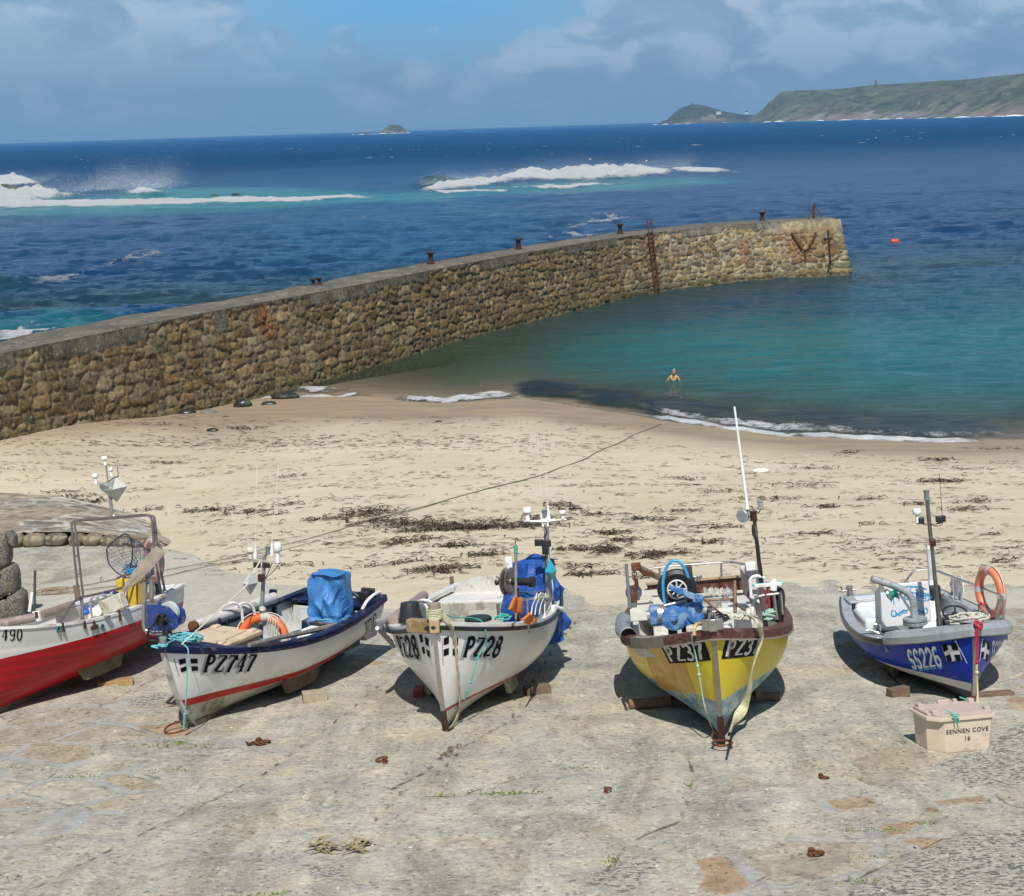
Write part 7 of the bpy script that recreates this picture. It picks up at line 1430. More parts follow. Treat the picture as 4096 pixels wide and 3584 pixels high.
# =================================================================== blue boat
def boat_d():
    hm = hull_material('hull_royal_blue', [(-.125, (.045, .045, .05)), (-.01, (.66, .67, .64)), (3, (.003, .038, .40))], grime=.02, wear=.004, rough=.32, coat=.1, spec=.15)
    B = Boat('royal blue boat with grey gunwale and white inside, the rightmost on the slipway', GRP, 5.992, 20.55, -1.575, .073, 4.45, 2.05, 1.075, .66, .72, .171, .735, 2.7, (1625, 950, .3349), .28, (.36, .33), full=1.1)
    P = lambda zx, zy, ax, v: B.at(ax, v, zx, zy)
    gry = mat('grey_gelcoat', (.34, .36, .38), .4, 0, .12, 5, .05, 30, (.25, .24, .22), .3); wp = mat('white_gelcoat', (.72, .73, .74), .35, 0, .05, 5, coat=.2); rub = mat('dark_rubber', (.045, .05, .05), .3, 0, .2, 5); wood = mat('wet_timber', (.16, .11, .07))
    B.shell(hm, wp, None, [(.02, -.01), (.02, .04), (-.15, .045), (-.15, -.01)], gry, [('rubbing_strake', [(.0, -.05), (.03, -.05), (.04, .0), (.03, .042), (.0, .042)], rub)], wood, transom_m=hm, deck=(.70, .0), deckm=gry)
    B.stem(mat('shoe_rust_steel', (.20, .09, .06), .6, .4), SS_(), w=.022, low=.15)
    B.bilge(wood, -.6, .25, .55)
    # swept grey cowling round the bow
    B.sweep([(.01, -.05), (.05, -.03), (.055, .06), (.0, .13), (-.20, .13), (-.20, .08), (-.04, -.0)], .72, 1., 'bow_cowling', gry, seg=30)
    B.floor(wp, .33)
    m = MB(); m.box((-1.95, 0, .55), (.36, 1.3, .5)); m.box((-1.35, -.60, .50), (.9, .22, .36)); B.part(m, 'stern_moulding', wp, bevel=.05)
    m = MB(); m.box((-1.98, 0, .77), (.42, 1.5, .05)); B.part(m, 'stern_deck', gry, bevel=.02)
    m = MB(); c = P(226, 742, 'y', -.62); c.z = .84; m.lathe([(.06, -.06), (.05, 0), (.045, .05), (.06, .07), (.06, .09)], c, seg=12); m.cyl(c+Vector((0, -.11, .02)), c+Vector((0, .11, .02)), .015); B.part(m, 'mooring_bitt', SS_())
    # console
    xc = .05; C = lambda zx, zy, dx=0.: P(zx, zy, 'x', xc+dx); f = [(405, 650), (695, 634), (712, 870), (668, 885), (440, 916), (412, 870)]
    m = MB(); m.prism([C(*q) for q in f], (-1, 0, -.42), .46); co = B.part(m, 'engine_console', wp, bevel=.02)
    lb = mat('lettering_blue', (.03, .34, .66), .4)
    def flat(name, shapes, bx, mm, off):
        m = MB(); K = [C(*q) for q in bx]; lift = off
        for pts, w in shapes:
            Q = []; Rr = []
            for i, q in enumerate(pts):
                a, b = pts[max(i-1, 0)], pts[min(i+1, len(pts)-1)]; dx, dy = b[0]-a[0], b[1]-a[1]; l = math.hypot(dx, dy) or 1; k = w/2
                for s_, arr in ((1, Q), (-1, Rr)): 
                    x, y = q[0]-dy/l*k*s_, q[1]+dx/l*k*s_; arr.append(K[0]*(1-x)*(1-y)+K[1]*x*(1-y)+K[2]*(1-x)*y+K[3]*x*y+Vector((lift, 0, 0)))
            m.grid([Q, Rr]); lift += .0003
        return m.build(name, mm, co, smooth=False)
    T = []
    def put(pts, x, y, s, w): T.append(([(x+px*s, y+py*s*1.25) for px, py in pts], w))
    # "Two Sisters" written in single strokes
    wv = .020
    def tx(ch, x, y, s):
        G_ = {'T': [[(-.1, .75), (0, .92), (.9, 1.02)], [(.45, .98), (.40, 0)]], 'w': [[(0, .6), (.15, 0), (.38, .5), (.55, 0), (.8, .65)]], 'o': [arc(.35, .3, .3, .3, 0, 360, 12)],
              'S': [arc(.4, .78, .3, .22, 30, 180)+arc(.4, .72, .3, .2, 190, 270)+arc(.4, .26, .32, .25, 90, -170)], 'i': [[(.1, .6), (.1, 0)], [(.1, .8), (.1, .9)]], 's': [arc(.25, .46, .2, .13, 40, 260, 6)+arc(.25, .16, .22, .16, 90, -140, 6)],
              't': [[(.15, .95), (.15, .08), (.35, .02)], [(-.05, .62), (.4, .62)]], 'e': [[(.05, .3), (.5, .34)]+arc(.28, .3, .25, .3, 10, 310, 10)], 'r': [[(.08, .6), (.08, 0)], [(.08, .4), (.25, .58), (.42, .56)]]}[ch]
        for g in G_: put(g, x, y, s, wv)
    for ch, x, y, s in (('T', .12, .50, .26), ('w', .31, .58, .22), ('o', .46, .60, .20), ('S', .575, .60, .24), ('i', .70, .625, .19), ('s', .735, .62, .18), ('t', .80, .61, .18), ('e', .85, .60, .17), ('r', .915, .59, .17), ('s', .955, .575, .17)): tx(ch, x, y, s)
    T += [([(.50, .92), (.75, .90), (.95, .82)], .018), ([(.74, .56), (.85, .545), (1.0, .55)], .014)]
    for sx, cx in ((1, .20), (-1, .90)): T += [(arc(cx, .30, .055, .07, 90, 420 if sx > 0 else -240, 12), .022), ([(cx+sx*.02, .235), (cx+sx*.13, .30), (cx+sx*.22, .36), (cx+sx*.30, .34), (cx+sx*.35, .42)], .03), ([(cx+sx*.05, .31), (cx+sx*.12, .24), (cx+sx*.20, .30), (cx+sx*.30, .30)], .016)]
    flat('console_lettering', T, [(440, 905), (700, 880), (410, 650), (695, 636)], lb, .006)
    m = MB(); m.tube(spline([C(372, 900, .05), C(378, 960, .3), C(400, 975, .35), C(402, 905, .1), C(372, 893, .05)], 3), .022, 8); m.tube([C(405, 905, .1), C(440, 920, .1)], .02, 6); m.tube(spline([C(318, 930, .4), C(345, 925, .4), C(385, 940, .42), C(425, 955, .45), C(430, 970, .45), C(400, 968, .45)], 4), .016, 7); B.part(m, 'seat_frame', SS_())
    m = MB(); m.box(C(450, 935, .10), (.30, .30, .10)); B.part(m, 'black_seat', BPL(), bevel=.02)
    # davit crane
    xd = .90; D = lambda zx, zy, dx=0.: P(zx, zy, 'x', xd+dx); gv = mat('galvanised_mottled', (.40, .44, .45), .5, .4, .3, 16, .1, 60, (.25, .27, .27), .6, 10)
    m = MB(); c = D(614, 890); m.lathe([(.10, -.06), (.10, -.02), (.165, .0), (.165, .04), (.10, .045)], c, seg=24); m.lathe([(.165, .055), (.165, .085), (.06, .09), (.055, .16)], c, seg=24); m.tube(spline([c+Zm*.1, D(607, 830), D(603, 770), D(585, 725), D(545, 690), D(470, 655), D(352, 618)], 6), .050, 14); dv = B.part(m, 'crane_davit', gv)
    m = MB(); c = D(482, 712, .02); m.lathe([(.04, -.06), (.095, -.06), (.05, -.015), (.05, .015), (.095, .06), (.04, .06)], c, (.3, 1, .3), 18); B.part(m, 'green_sheave', mat('sheave_green', (.02, .22, .16), .45), dv)
    m = MB(); m.lathe([(.06, 0), (.085, .02), (.08, .04)], c+Vector((0, -.09, -.0)), (.3, 1, .3), 16); m.tube([D(408, 655), D(425, 690), D(455, 700)], .02, 7); m.tube([D(520, 705), D(598, 830)], .018, 7); m.prism([D(392, 655), D(425, 665), D(432, 690), D(410, 700)], (1, 0, 0), .03); B.part(m, 'davit_strut', SS_(), dv)
    # mast
    mb, mt = P(757, 882, 'x', .66), P(684, 150, 'x', .66); st = mat('mast_steel_dark', (.22, .20, .18), .35, .8, .15)
    m = MB(); m.tube([mb, mt], [.034, .028], 12); m.cyl(mb-Zm*.06, mb+Zm*.06, .042); ms = B.part(m, 'mast', st)
    cb = P(702, 290, 'x', .66); m = MB(); m.tube(spline([P(620, 290, 'x', .66), P(660, 288, 'x', .66), cb, P(750, 290, 'x', .66), P(780, 278, 'x', .66)], 4), .010, 6); B.part(m, 'crossbar', st, ms)
    m = MB(); mushroom(m, P(629, 285, 'x', .66), .062, .20); B.part(m, 'gps_antenna', WPL(), ms)
    for zx, zy in ((765, 262), (648, 272)): m = MB(); m.box(P(zx, zy, 'x', .68), (.08, .13 if zx > 700 else .08, .09)); B.part(m, 'floodlight', BPL(), ms, bevel=.012)
    m = MB(); lamp(m, mt, .042, .14); B.part(m, 'masthead_lamp', mat('lamp_grey', (.16, .18, .19)), ms)
    m = MB(); m.box(P(719, 405, 'x', .70), (.07, .075, .10)); B.part(m, 'side_light', mat('lamp_dark_red', (.05, .015, .015)), ms, bevel=.012)
    m = MB(); m.tube([P(695, 440, 'x', .64), P(708, 630, 'x', .64)], .036, 10); B.part(m, 'strip_light', mat('strip_grey', (.55, .57, .60), .3), ms)
    m = MB(); m.cyl(P(694, 418, 'x', .64), P(696, 442, 'x', .64), .03, .04); m.cyl(P(707, 628, 'x', .64), P(710, 655, 'x', .64), .04, .04); B.part(m, 'strip_end', WPL(), ms)
    m = MB(); a = P(775, 245, 'x', .66); m.tube([a, P(758, -10, 'x', .66)], .0035, 4); B.part(m, 'whip_aerial', BPL(), ms)
    m = MB(); m.tube(spline([P(655, 290, 'x', .68), P(672, 298, 'x', .68), P(700, 294, 'x', .69), P(745, 305, 'x', .68), P(772, 295, 'x', .68), P(780, 270, 'x', .68)], 4), .007, 5); B.part(m, 'cable', BPL(), ms)
    # stern hoop rail and port rail
    rl = SS_(); q = lambda zx, zy, y: P(zx, zy, 'y', y)
    m = MB(); m.tube(spline([P(548, 648, 'x', -1.6), P(590, 590, 'x', -1.6), P(625, 567, 'x', -1.6), P(720, 566, 'x', -1.55), q(760, 580, .62), q(880, 625, .80), q(1000, 668, .88), q(1070, 700, .90), q(1120, 718, .88), q(1142, 740, .84)], 4), .018, 8)
    m.tube([q(842, 612, .80), q(846, 768, .80)], .016, 8); m.tube([q(1142, 740, .84), q(1140, 870, .80)], .018, 8); m.tube(spline([q(1125, 740, .84), q(1108, 800, .78), q(1098, 868, .74)], 4), .018, 8); m.tube([q(1118, 730, .88), q(1142, 740, .84)], .018, 8); B.part(m, 'side_rail', rl)
    m = MB(); m.tube(spline([q(1000, 770, .60), q(1030, 790, .60), q(1052, 830, .60), q(1058, 860, .60)], 4), .010, 6); m.tube(spline([q(995, 775, .6), q(992, 820, .6), q(1000, 860, .6)], 4), .010, 6); B.part(m, 'control_cable', SS_())
    for zx, zy in ((1006, 768), (1030, 770)): m = MB(); m.ball(q(zx, zy, .58), .025, nu=10, nv=6); B.part(m, 'red_knob', mat('knob_red', (.35, .03, .04), .4))
    c = P(850, 822, 'x', .45); t = MB(); ax = Vector((.45, 0, 1)); t.torus(c, ax, .165, .016, 28, 8); 
    a_ = ax.normalized().orthogonal().normalized(); b_ = ax.normalized().cross(a_)
    for k in range(3): an = k*2.1; t.tube([c-ax.normalized()*.03, c+(a_*math.cos(an)+b_*math.sin(an))*.16], .012, 6)
    t.cyl(c-ax.normalized()*.12, c-ax.normalized()*.01, .045); B.part(t, 'steering_wheel', BPL())
    m = MB(); m.box(c+Vector((-.12, 0, -.2)), (.2, .34, .22)); B.part(m, 'helm_pod', mat('helm_dark', (.05, .05, .05), .5), bevel=.03)
    m = MB(); m.box(P(725, 700, 'x', -.4), (.2, .16, .22)); B.part(m, 'throttle_box', BPL(), bevel=.02)
    m = MB(); m.box(P(958, 915, 'y', .05), (.08, .13, .12)); B.part(m, 'stem_plate', SS_(), bevel=.008)
    # lettering on the bows
    wh = mat('letter_white', (.80, .80, .80), .4); cy = mat('letter_cyan', (.04, .35, .68), .4)
    for side, bx in ((-1, [(600, 1158), (785, 1138), (560, 1042), (745, 1020)]), (1, [(1055, 1110), (1128, 1120), (1068, 988), (1150, 990)])):
        sh = [(x+3, y+14) for x, y in bx]
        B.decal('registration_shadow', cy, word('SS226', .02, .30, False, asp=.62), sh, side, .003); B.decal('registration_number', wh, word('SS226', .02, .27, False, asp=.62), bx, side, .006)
    for side, bx in ((-1, [(808, 1110), (888, 1092), (775, 1025), (862, 1008)]), (1, [(1000, 1085), (1045, 1095), (1010, 998), (1057, 1005)])):
        B.decal('flag_field', wh, [('quad', [(-.03, -.04), (1.03, -.04-.1), (1.03, 1.04-.1), (-.03, 1.04)], 8, 5)], bx, side, .004); B.decal('flag_emblem', mat('letter_black', (.012, .012, .012)), flag_shapes(), bx, side, .007)
    B.decal('flag_staff', wh, [([(1.0, 1.1), (1.32, -.45)], .05), ([(.96, 1.18), (1.06, 1.18)], .10)], [(808, 1110), (888, 1092), (775, 1025), (862, 1008)], -1, .008)
    B.decal('flag_staff', wh, [([(.0, 1.1), (-.02, -.3)], .06), ([(-.06, 1.18), (.08, 1.18)], .10)], [(1000, 1085), (1045, 1095), (1010, 998), (1057, 1005)], 1, .008)
    # ---- loose gear
    lb_ = q(1062, 700, .92); lifebuoy(B, lb_, (.22, -1, .05), .315, .062, mat('buoy_coral', (.72, .21, .10), .5, 0, .1, 4), 'coral orange lifebuoy with grey bands hung on the rail of the blue boat')
    m = MB(); rows = []
    for i in range(11):
        for_ = []
        for j in range(11): t_ = i/10; zx = 822+78*t_; zy = 602+10*t_+(95+50*t_)*j/10; for_.append(q(zx+4*math.sin(j*.9+i), zy, .86+.03*math.sin(i*1.3+j*.5)))
        rows.append(for_)
    m.grid(rows); o = B.loose(m, 'white_cloth', mat('cloth_white', (.70, .69, .66), .85, 0, .1), q(860, 620, .86), 'small white cloth pegged to the side rail of the blue boat', 'cloth'); o.modifiers.new('thick', 'SOLIDIFY').thickness = .004
    m = MB(); c = P(930, 880, 'x', 1.85); coil(m, c, .10, .24, 6, .012, .05, .7, seed=31); coil(m, c+Vector((0, .12, .03)), .06, .16, 4, .012, .05, 1, seed=32); B.loose(m, 'mooring_rope', mat('pale_rope', (.58, .56, .48)), c, 'grey white mooring rope heaped on the bow of the blue boat', 'rope')
    red = mat('red_line', (.42, .015, .03), .7); m = MB(); x1 = 2.28
    r_ = lambda zx, zy, dx=0.: P(zx, zy, 'x', x1+dx)
    for d in (-4, 4): m.tube(spline([r_(985, 885), r_(982+d, 930, .02), r_(983+d, 1020, .02), r_(983, 1115, .02)], 5), .012, 6)
    for k in range(4): m.torus(r_(985+k*4, 890+k*3), (.5, .5, .5), .05, .010, 12, 5)
    m.tube(spline([r_(990, 890), r_(1010, 880), r_(1015, 900), r_(1000, 930)], 4), .009, 5); m.ball(r_(983, 1118, .02), .026, nu=8, nv=6); B.loose(m, 'red_lanyard', red, r_(983, 1118), 'red line tied at the bow of the blue boat', 'rope')
    m = MB(); m.tube(spline([r_(983, 1118, .02), r_(981, 1180, .02), r_(985, 1270, 0), P(988, 1395, 'x', 2.40)], 5), .013, 6); m.ball(r_(982, 1180, .02), .028, nu=8, nv=6); B.loose(m, 'tan_rope', mat('tan_rope', (.60, .50, .26), .85), P(988, 1395, 'x', 2.40), 'tan rope hanging from the red line down to the pink fish box', 'rope')
    B.block('timber_chock', 1797, 1393, (.30, .14, .14), .4, wood, 'rusty brown chock in the shadow under the blue boat'); B.block('timber_chock', 1990, 1392, (.5, .14, .07), .1, wood, 'flat dark timber right of the foot of the blue boat')
    return B
BD = boat_d()
# =================================================================== red boat
def boat_e():
    def extra(t, c, h):
        lw = t.math('MODULO', t.math('MULTIPLY', t.math('ADD', h, 3.0), 6.5), 1.0); k = t.ramp(lw, [(.0, .62), (.06, 1.)]); return t.mix(.0, c, c)
    hm = hull_material('hull_red_white', [(.0, (.44, .006, .014)), (3, (.76, .755, .72))], grime=.0, wear=.006, rough=.35, coat=.2)
    B = Boat('dark red boat with a white top strake, leftmost of all the boats', GRP, -6.89, 21.45, -1.90, .11, 5.15, 1.95, 1.42, .97, 1.0, .25, .66, 2.4, (0, 875, .3347), .40, (.80, .74), full=1.05)
    P = lambda zx, zy, ax, v: B.at(ax, v, zx, zy)
    wp = mat('white_paint_e', (.78, .77, .74), .45, 0, .06, 6, .1, 20, (.38, .28, .18), .35); wood = mat('wet_timber', (.16, .11, .07))
    # laps of the clinker planks are real ridges in the hull
    B0 = B.S
    def S2(u, v, side=1, ins=0.):
        k = (v*9) % 1; d = .020*(1-k) if .05 < v < .72 and .02 < u < .97 and ins == 0 else 0; return B0(u, v, side, ins-d)
    B.S = S2
    B.shell(hm, wp, None, [(.012, -.01), (.012, .03), (-.10, .03), (-.10, -.01)], wp, [], wood, transom_m=hm)
    B.S = B0
    B.stem(wood, wp)
    B.bilge(mat('mossy_timber', (.17, .15, .08), .85, 0, .3, 6, .3, 30), -.75, .35, .58)
    B.floor(wp, .45); m = MB(); m.box((-1.9, 0, .66), (.6, 1.3, .5)); m.box((.3, 0, .74), (.30, 1.5, .05)); B.part(m, 'thwart', wp, bevel=.01)
    m = MB(); m.box((-1.35, -.58, .80), (.9, .10, .35)); B.part(m, 'side_box', mat('grey_box', (.40, .39, .36), .6), bevel=.01)
    rs_ = mat('rust_fitting', (.10, .055, .04), .7, .3, .3)
    for zx, zy, w, h in ((371, 1135, .035, .13), (501, 1120, .035, .12), (557, 1115, .03, .11), (710, 1065, .03, .16)):
        u, z = B.hit(zx, zy, 1); p_ = B.Pz(u, z, 1); m = MB(); m.box(p_+Vector((0, .012, 0)), (w, .03, h)); 
        if zx == 557: m.box(p_+Vector((0, .016, -.05)), (.16, .03, .06))
        B.part(m, 'strap_plate', rs_)
    for zx, zy in ((345, 1145), (609, 1132)):
        u, z = B.hit(zx, zy, 1); p_ = B.Pz(u, z, 1); m = MB(); m.torus(p_+Vector((0, .01, 0)), (0, 1, .1), .038, .013, 16, 6); so = B.part(m, 'drain_ring', mat('verdigris', (.06, .20, .20), .5)); m = MB(); m.lathe([(.03, 0), (.03, .008)], p_+Vector((0, .004, 0)), (0, 1, .1), 14); B.part(m, 'drain_hole', BPL(), so)
    rol = mat('roller_brown_mauve', (.25, .19, .17), .55, 0, .15, 6, .1, 40, (.4, .34, .3), .3)
    for a, b in (((-80, 1128), (205, 1075)), ((238, 1066), (430, 1003))):
        pa, pb = P(a[0], a[1], 'z', 1.04), P(b[0], b[1], 'z', 1.04); m = MB(); m.cyl(pa, pb, .072, seg=18); B.part(m, 'hauling_roller', rol)
    m = MB(); c = P(222, 1068, 'z', 1.04); m.box(c, (.07, .12, .16)); B.part(m, 'roller_bracket', wp, bevel=.01); m = MB(); m.box(P(218, 1062, 'z', 1.10), (.03, .04, .10)); B.part(m, 'bracket_strap', rs_)
    m = MB(); m.box(P(462, 935, 'z', 1.12), (.05, .09, .30)); B.part(m, 'timber_post', mat('brown_post', (.20, .13, .09)), bevel=.006)
    # arch
    st = mat('arch_steel', (.26, .22, .20), .4, .7, .25, 12); xa = -1.25
    Lf = lambda zx, zy, dx=0.: P(zx, zy, 'x', xa+dx)
    m = MB(); m.tube(spline([Lf(465, 905), Lf(445, 720), Lf(432, 560), Lf(427, 520), Lf(440, 503), Lf(475, 497), Lf(680, 483), Lf(860, 466), Lf(905, 470), Lf(925, 495), Lf(945, 700), Lf(985, 915)], 5), .019, 8); o1 = B.part(m, 'arch', st)
    m = MB(); m.tube(spline([Lf(497, 950, .05), Lf(470, 720, .05), Lf(452, 560, .05), Lf(447, 520, .05), Lf(462, 500, .05), Lf(500, 490, .05), Lf(680, 477, .05), Lf(850, 463, .05), Lf(888, 470, .05), Lf(908, 500, .05), Lf(925, 700, .05), Lf(962, 925, .05)], 5), .019, 8)
    for zx, zy, w in ((457, 597, 22), (459, 709, 24), (464, 816, 24), (930, 560, 14), (940, 640, 14)): m.tube([Lf(zx-w/2, zy), Lf(zx+w/2, zy, .05)], .012, 6)
    B.part(m, 'arch_inner_hoop', st, o1)
    m = MB(); m.tube(spline([Lf(640, 265), Lf(655, 330), Lf(664, 430), Lf(680, 468), Lf(705, 482), Lf(800, 475), Lf(880, 468), Lf(912, 500), Lf(928, 640)], 5), .015, 8); B.part(m, 'white_conduit', WPL(), o1)
    m = MB(); m.tube([Lf(672, 478), Lf(655, 330), Lf(646, 262)], .026, 10); m.tube([Lf(645, 262), Lf(632, 155)], .012, 8); am = B.part(m, 'arch_mast', mat('mast_grey', (.33, .33, .31)), o1)
    for zx, zy, r_, h in ((630, 165, .05, .14), (575, 276, .05, .16), (668, 232, .035, .14)): m = MB(); mushroom(m, Lf(zx, zy), r_, h); B.part(m, 'gps_antenna', WPL(), o1)
    m = MB(); m.tube([Lf(580, 266), Lf(610, 280)], .008, 6); m.tube([Lf(652, 262), Lf(680, 240), Lf(708, 232)], .010, 6); m.tube([Lf(706, 232), Lf(703, 172)], .008, 6); B.part(m, 'aerial_bracket', st, o1)
    m = MB(); m.lathe([(.07, -.05), (.105, 0), (.105, .035), (.09, .04)], Lf(636, 298, .06), (.75, -.2, -.55), 22); B.part(m, 'floodlight', GALV(), o1)
    c = Lf(707, 305, -.03); V = [Lf(612, 318, .1), Lf(672, 312, .16), Lf(762, 290, .0), Lf(690, 262, -.16)]; top, bot = Lf(690, 238), Lf(700, 388)
    m = MB(); m.add(V+[top, bot], [(0, 1, 4), (1, 2, 4), (2, 3, 4), (3, 0, 4), (1, 0, 5), (2, 1, 5), (3, 2, 5), (0, 3, 5)]); B.loose(m, 'radar_reflector', mat('reflector_steel', (.50, .50, .48), .35, .6, .1), bot, 'large grey steel radar reflector on the arch of the red boat', 'radar reflector', smooth=False)
    # near rail
    m = MB(); m.tube(spline([P(362, 1105, 'y', .84), P(400, 1040, 'y', .80), P(450, 975, 'y', .72), P(480, 955, 'y', .70), P(560, 940, 'x', -.3), P(760, 890, 'x', -1.0), P(950, 826, 'x', -1.7)], 4), .019, 8); m.tube([P(490, 960, 'y', .70), P(490, 1095, 'y', .80)], .022, 8); m.tube([P(748, 825, 'x', -1.2), P(758, 1025, 'x', -1.0)], .018, 8); B.part(m, 'side_rail', st)
    m = MB(); m.tube([P(206, 1045, 'z', 1.05), P(206, 1045, 'z', 1.05)+(P(209, 795, 'x', P(206, 1045, 'z', 1.05).x)-P(206, 1045, 'z', 1.05))], .020, 8); B.part(m, 'thole_pole', mat('dark_pole', (.07, .06, .055), .7))
    a = P(172, 1040, 'z', 1.05); m = MB(); m.box((a+B.at('x', a.x, 197, 925))/2, (.02, .05, .32), Matrix.Rotation(-.35, 3, 'X')); B.part(m, 'depth_board', WPL())
    m = MB(); m.box(P(600, 1075, 'z', 1.0), (.10, .30, .03)); m.tube([P(480, 960, 'y', .7), P(500, 1090, 'y', .5)], .012, 6); B.part(m, 'thwart_board', mat('grey_timber', (.20, .185, .16)))
    blk = mat('letter_black', (.012, .012, .012)); B.decal('registration_number', blk, word('490', .06, .27, False, asp=.5), [(3, 1212), (135, 1215), (10, 1138), (140, 1140)], 1, .006)
    B.decal('registration_number', blk, word('490', .06, .20, False, asp=.5), [(950, 985), (985, 970), (952, 960), (986, 948)], 1, .006)
    # ---- loose gear
    lifebuoy(B, P(918, 730, 'x', -1.75), (1, -.75, .1), .30, .062, mat('buoy_pink', (.72, .36, .34), .55, 0, .08, 4), 'faded pink lifebuoy on the arch of the red boat, behind the oar')
    a, b = P(600, 1068, 'x', -.35), P(962, 668, 'x', -.95); d = (b-a); t = B.thing('wooden_oar', a, 'old grey wooden oar leaning up against the arch of the red boat', 'oar')
    m = MB(); m.tube([a, a+d*.62], [.020, .022], 8); B.loose(m, 'loom', mat('oar_wood', (.26, .22, .17), .85, 0, .25, 8, .3, 30), a, parent=t)
    dn = d.normalized(); sd_ = dn.cross(Vector((1, 0, 0))).normalized(); m = MB(); rows = []
    for k, w in ((.36, .025), (.5, .06), (.62, .095), (.8, .10), (.97, .095), (1., .085)): q_ = a+d*k; rows.append([q_+sd_*w+Vector((.006, 0, 0)), q_+Vector((.018, 0, 0)), q_-sd_*w+Vector((.006, 0, 0)), q_-sd_*w-Vector((.006, 0, 0)), q_+sd_*w-Vector((.006, 0, 0)), q_+sd_*w+Vector((.006, 0, 0))])
    m.grid(rows); m.add(rows[-1][:5], [(0, 1, 2, 3, 4)]); B.loose(m, 'blade', mat('oar_wood', (.26, .22, .17)), a, parent=t)
    # landing net
    xn = -1.35; Nn = lambda zx, zy, dx=0.: P(zx, zy, 'x', xn+dx); hoop = spline([Nn(725, 585), Nn(755, 577), Nn(778, 600), Nn(791, 680), Nn(785, 750), Nn(765, 815), Nn(740, 832), Nn(690, 800), Nn(652, 755), Nn(640, 700), Nn(645, 655)], 4, True)
    t = B.thing('landing_net', hoop[24], 'blue landing net with an oval black hoop standing in the red boat', 'net'); b0 = hoop[24]
    m = MB(); m.tube(hoop, .011, 6, True); B.loose(m, 'hoop', mat('hoop_black', (.02, .025, .04), .5), b0, parent=t)
    m = MB(); nh = len(hoop); deep = Nn(770, 870, -.25); rs = random.Random(6)
    def netp(i, k): p_ = hoop[i % nh]; return p_.lerp(deep, k*.8)+Vector((-.25*math.sin(k*3.0), .28*math.sin(k*2.4), -.12*k))
    for i in range(0, nh, 2):
        m.tube([netp(i+int(k*6), k/5) for k in range(6)], .0035, 3, cap=False); m.tube([netp(i-int(k*6), k/5) for k in range(6)], .0035, 3, cap=False)
    for k in range(10):
        q_ = [P(rs.uniform(730, 850), rs.uniform(740, 830), 'x', xn-.1) for _ in range(6)]; m.tube(spline(q_, 4), .005, 4)
    B.loose(m, 'mesh_bag', mat('net_blue', (.04, .09, .20), .7), b0, parent=t)
    c = P(793, 1000, 'x', -1.3); c2 = P(793, 930, 'x', -1.3); t = B.thing('yellow_drum', c, 'yellow plastic container with a pale lid in the red boat', 'container')
    m = MB(); m.box(c2, (.30, .38, .52)); B.loose(m, 'tank', mat('drum_yellow', (.62, .40, .02), .45, 0, .1, 5), c, parent=t, bevel=.035)
    m = MB(); m.box(P(790, 843, 'x', -1.3), (.24, .30, .09)); B.loose(m, 'lid', mat('lid_pale_pink', (.55, .45, .42), .5), c, parent=t, bevel=.02)
    m = MB()
    for zx, dx in ((735, .16), (812, .16), (850, .16), (742, -.2)): m.tube([P(zx, 822, 'x', -1.3+dx), P(zx+10, 1030, 'x', -1.3+dx)], .016, 6)
    m.tube([P(735, 822, 'x', -1.14), P(850, 808, 'x', -1.14), P(852, 765, 'x', -1.3)], .016, 6); B.part(m, 'container_frame', mat('rusty_pipe', (.22, .13, .09)))
    m = MB(); m.box(P(895, 900, 'x', -1.75), (.14, .22, .42)); B.part(m, 'clear_locker', mat('locker_grey', (.42, .46, .44), .3), bevel=.02); m = MB(); m.box(P(930, 905, 'x', -1.8), (.12, .12, .22)); B.part(m, 'control_box', BPL(), bevel=.01)
    cF = P(680, 995, 'x', -.35); m = MB(); m.box(cF, (.16, .40, .24), Matrix.Rotation(.28, 3, 'X')); B.loose(m, 'float_box', mat('old_foam', (.55, .53, .44), .8, 0, .15, 8, .3, 30, (.35, .3, .2), .5), cF, 'dirty white foam block tied to the near rail of the red boat', 'float', bevel=.02)
    m = MB(); 
    for zx in (640, 690): coil(m, P(zx, 930, 'x', -.33), .02, .04, 3, .012, .02, 1, seed=zx)
    B.loose(m, 'blue_lashing', mat('navy_rope', (.015, .03, .10), .8), P(665, 930, 'x', -.33), 'dark blue cord knotted on the near rail of the red boat', 'rope')
    m = MB(); c = P(513, 1045, 'x', -.45); 
    m.ball(c, .06, (1, 1, .7), 10, 7, .15)
    for k in range(4): m.cyl(c+Vector((0, -.03+k*.025, .02)), c+Vector((.02, -.04+k*.035, .12)), .012, .009, 6)
    B.loose(m, 'blue_glove', mat('glove_blue', (.03, .15, .60), .6), c, 'bright blue glove on the thwart of the red boat', 'glove')
    m = MB(); c = P(795, 808, 'x', -1.2); coil(m, c, .04, .09, 4, .012, .04, 1, seed=44); B.loose(m, 'blue_twine', mat('bright_blue_rope', (.02, .25, .50), .8), c, 'bright blue twine beside the yellow container', 'rope')
    # keel shoe and timber under the hull
    sw = mat('sawn_timber', (.34, .22, .10), .8, 0, .25, 7, .3, 30); B.block('timber_chock', 228, 1366, (.5, .20, .06), .3, sw, 'flat board under the red boat, left of the sawn block'); B.block('timber_chock', 252, 1369, (.22, .20, .10), .2, sw, 'sawn yellow timber block by the shadow of the red boat')
    return B
BE = boat_e()
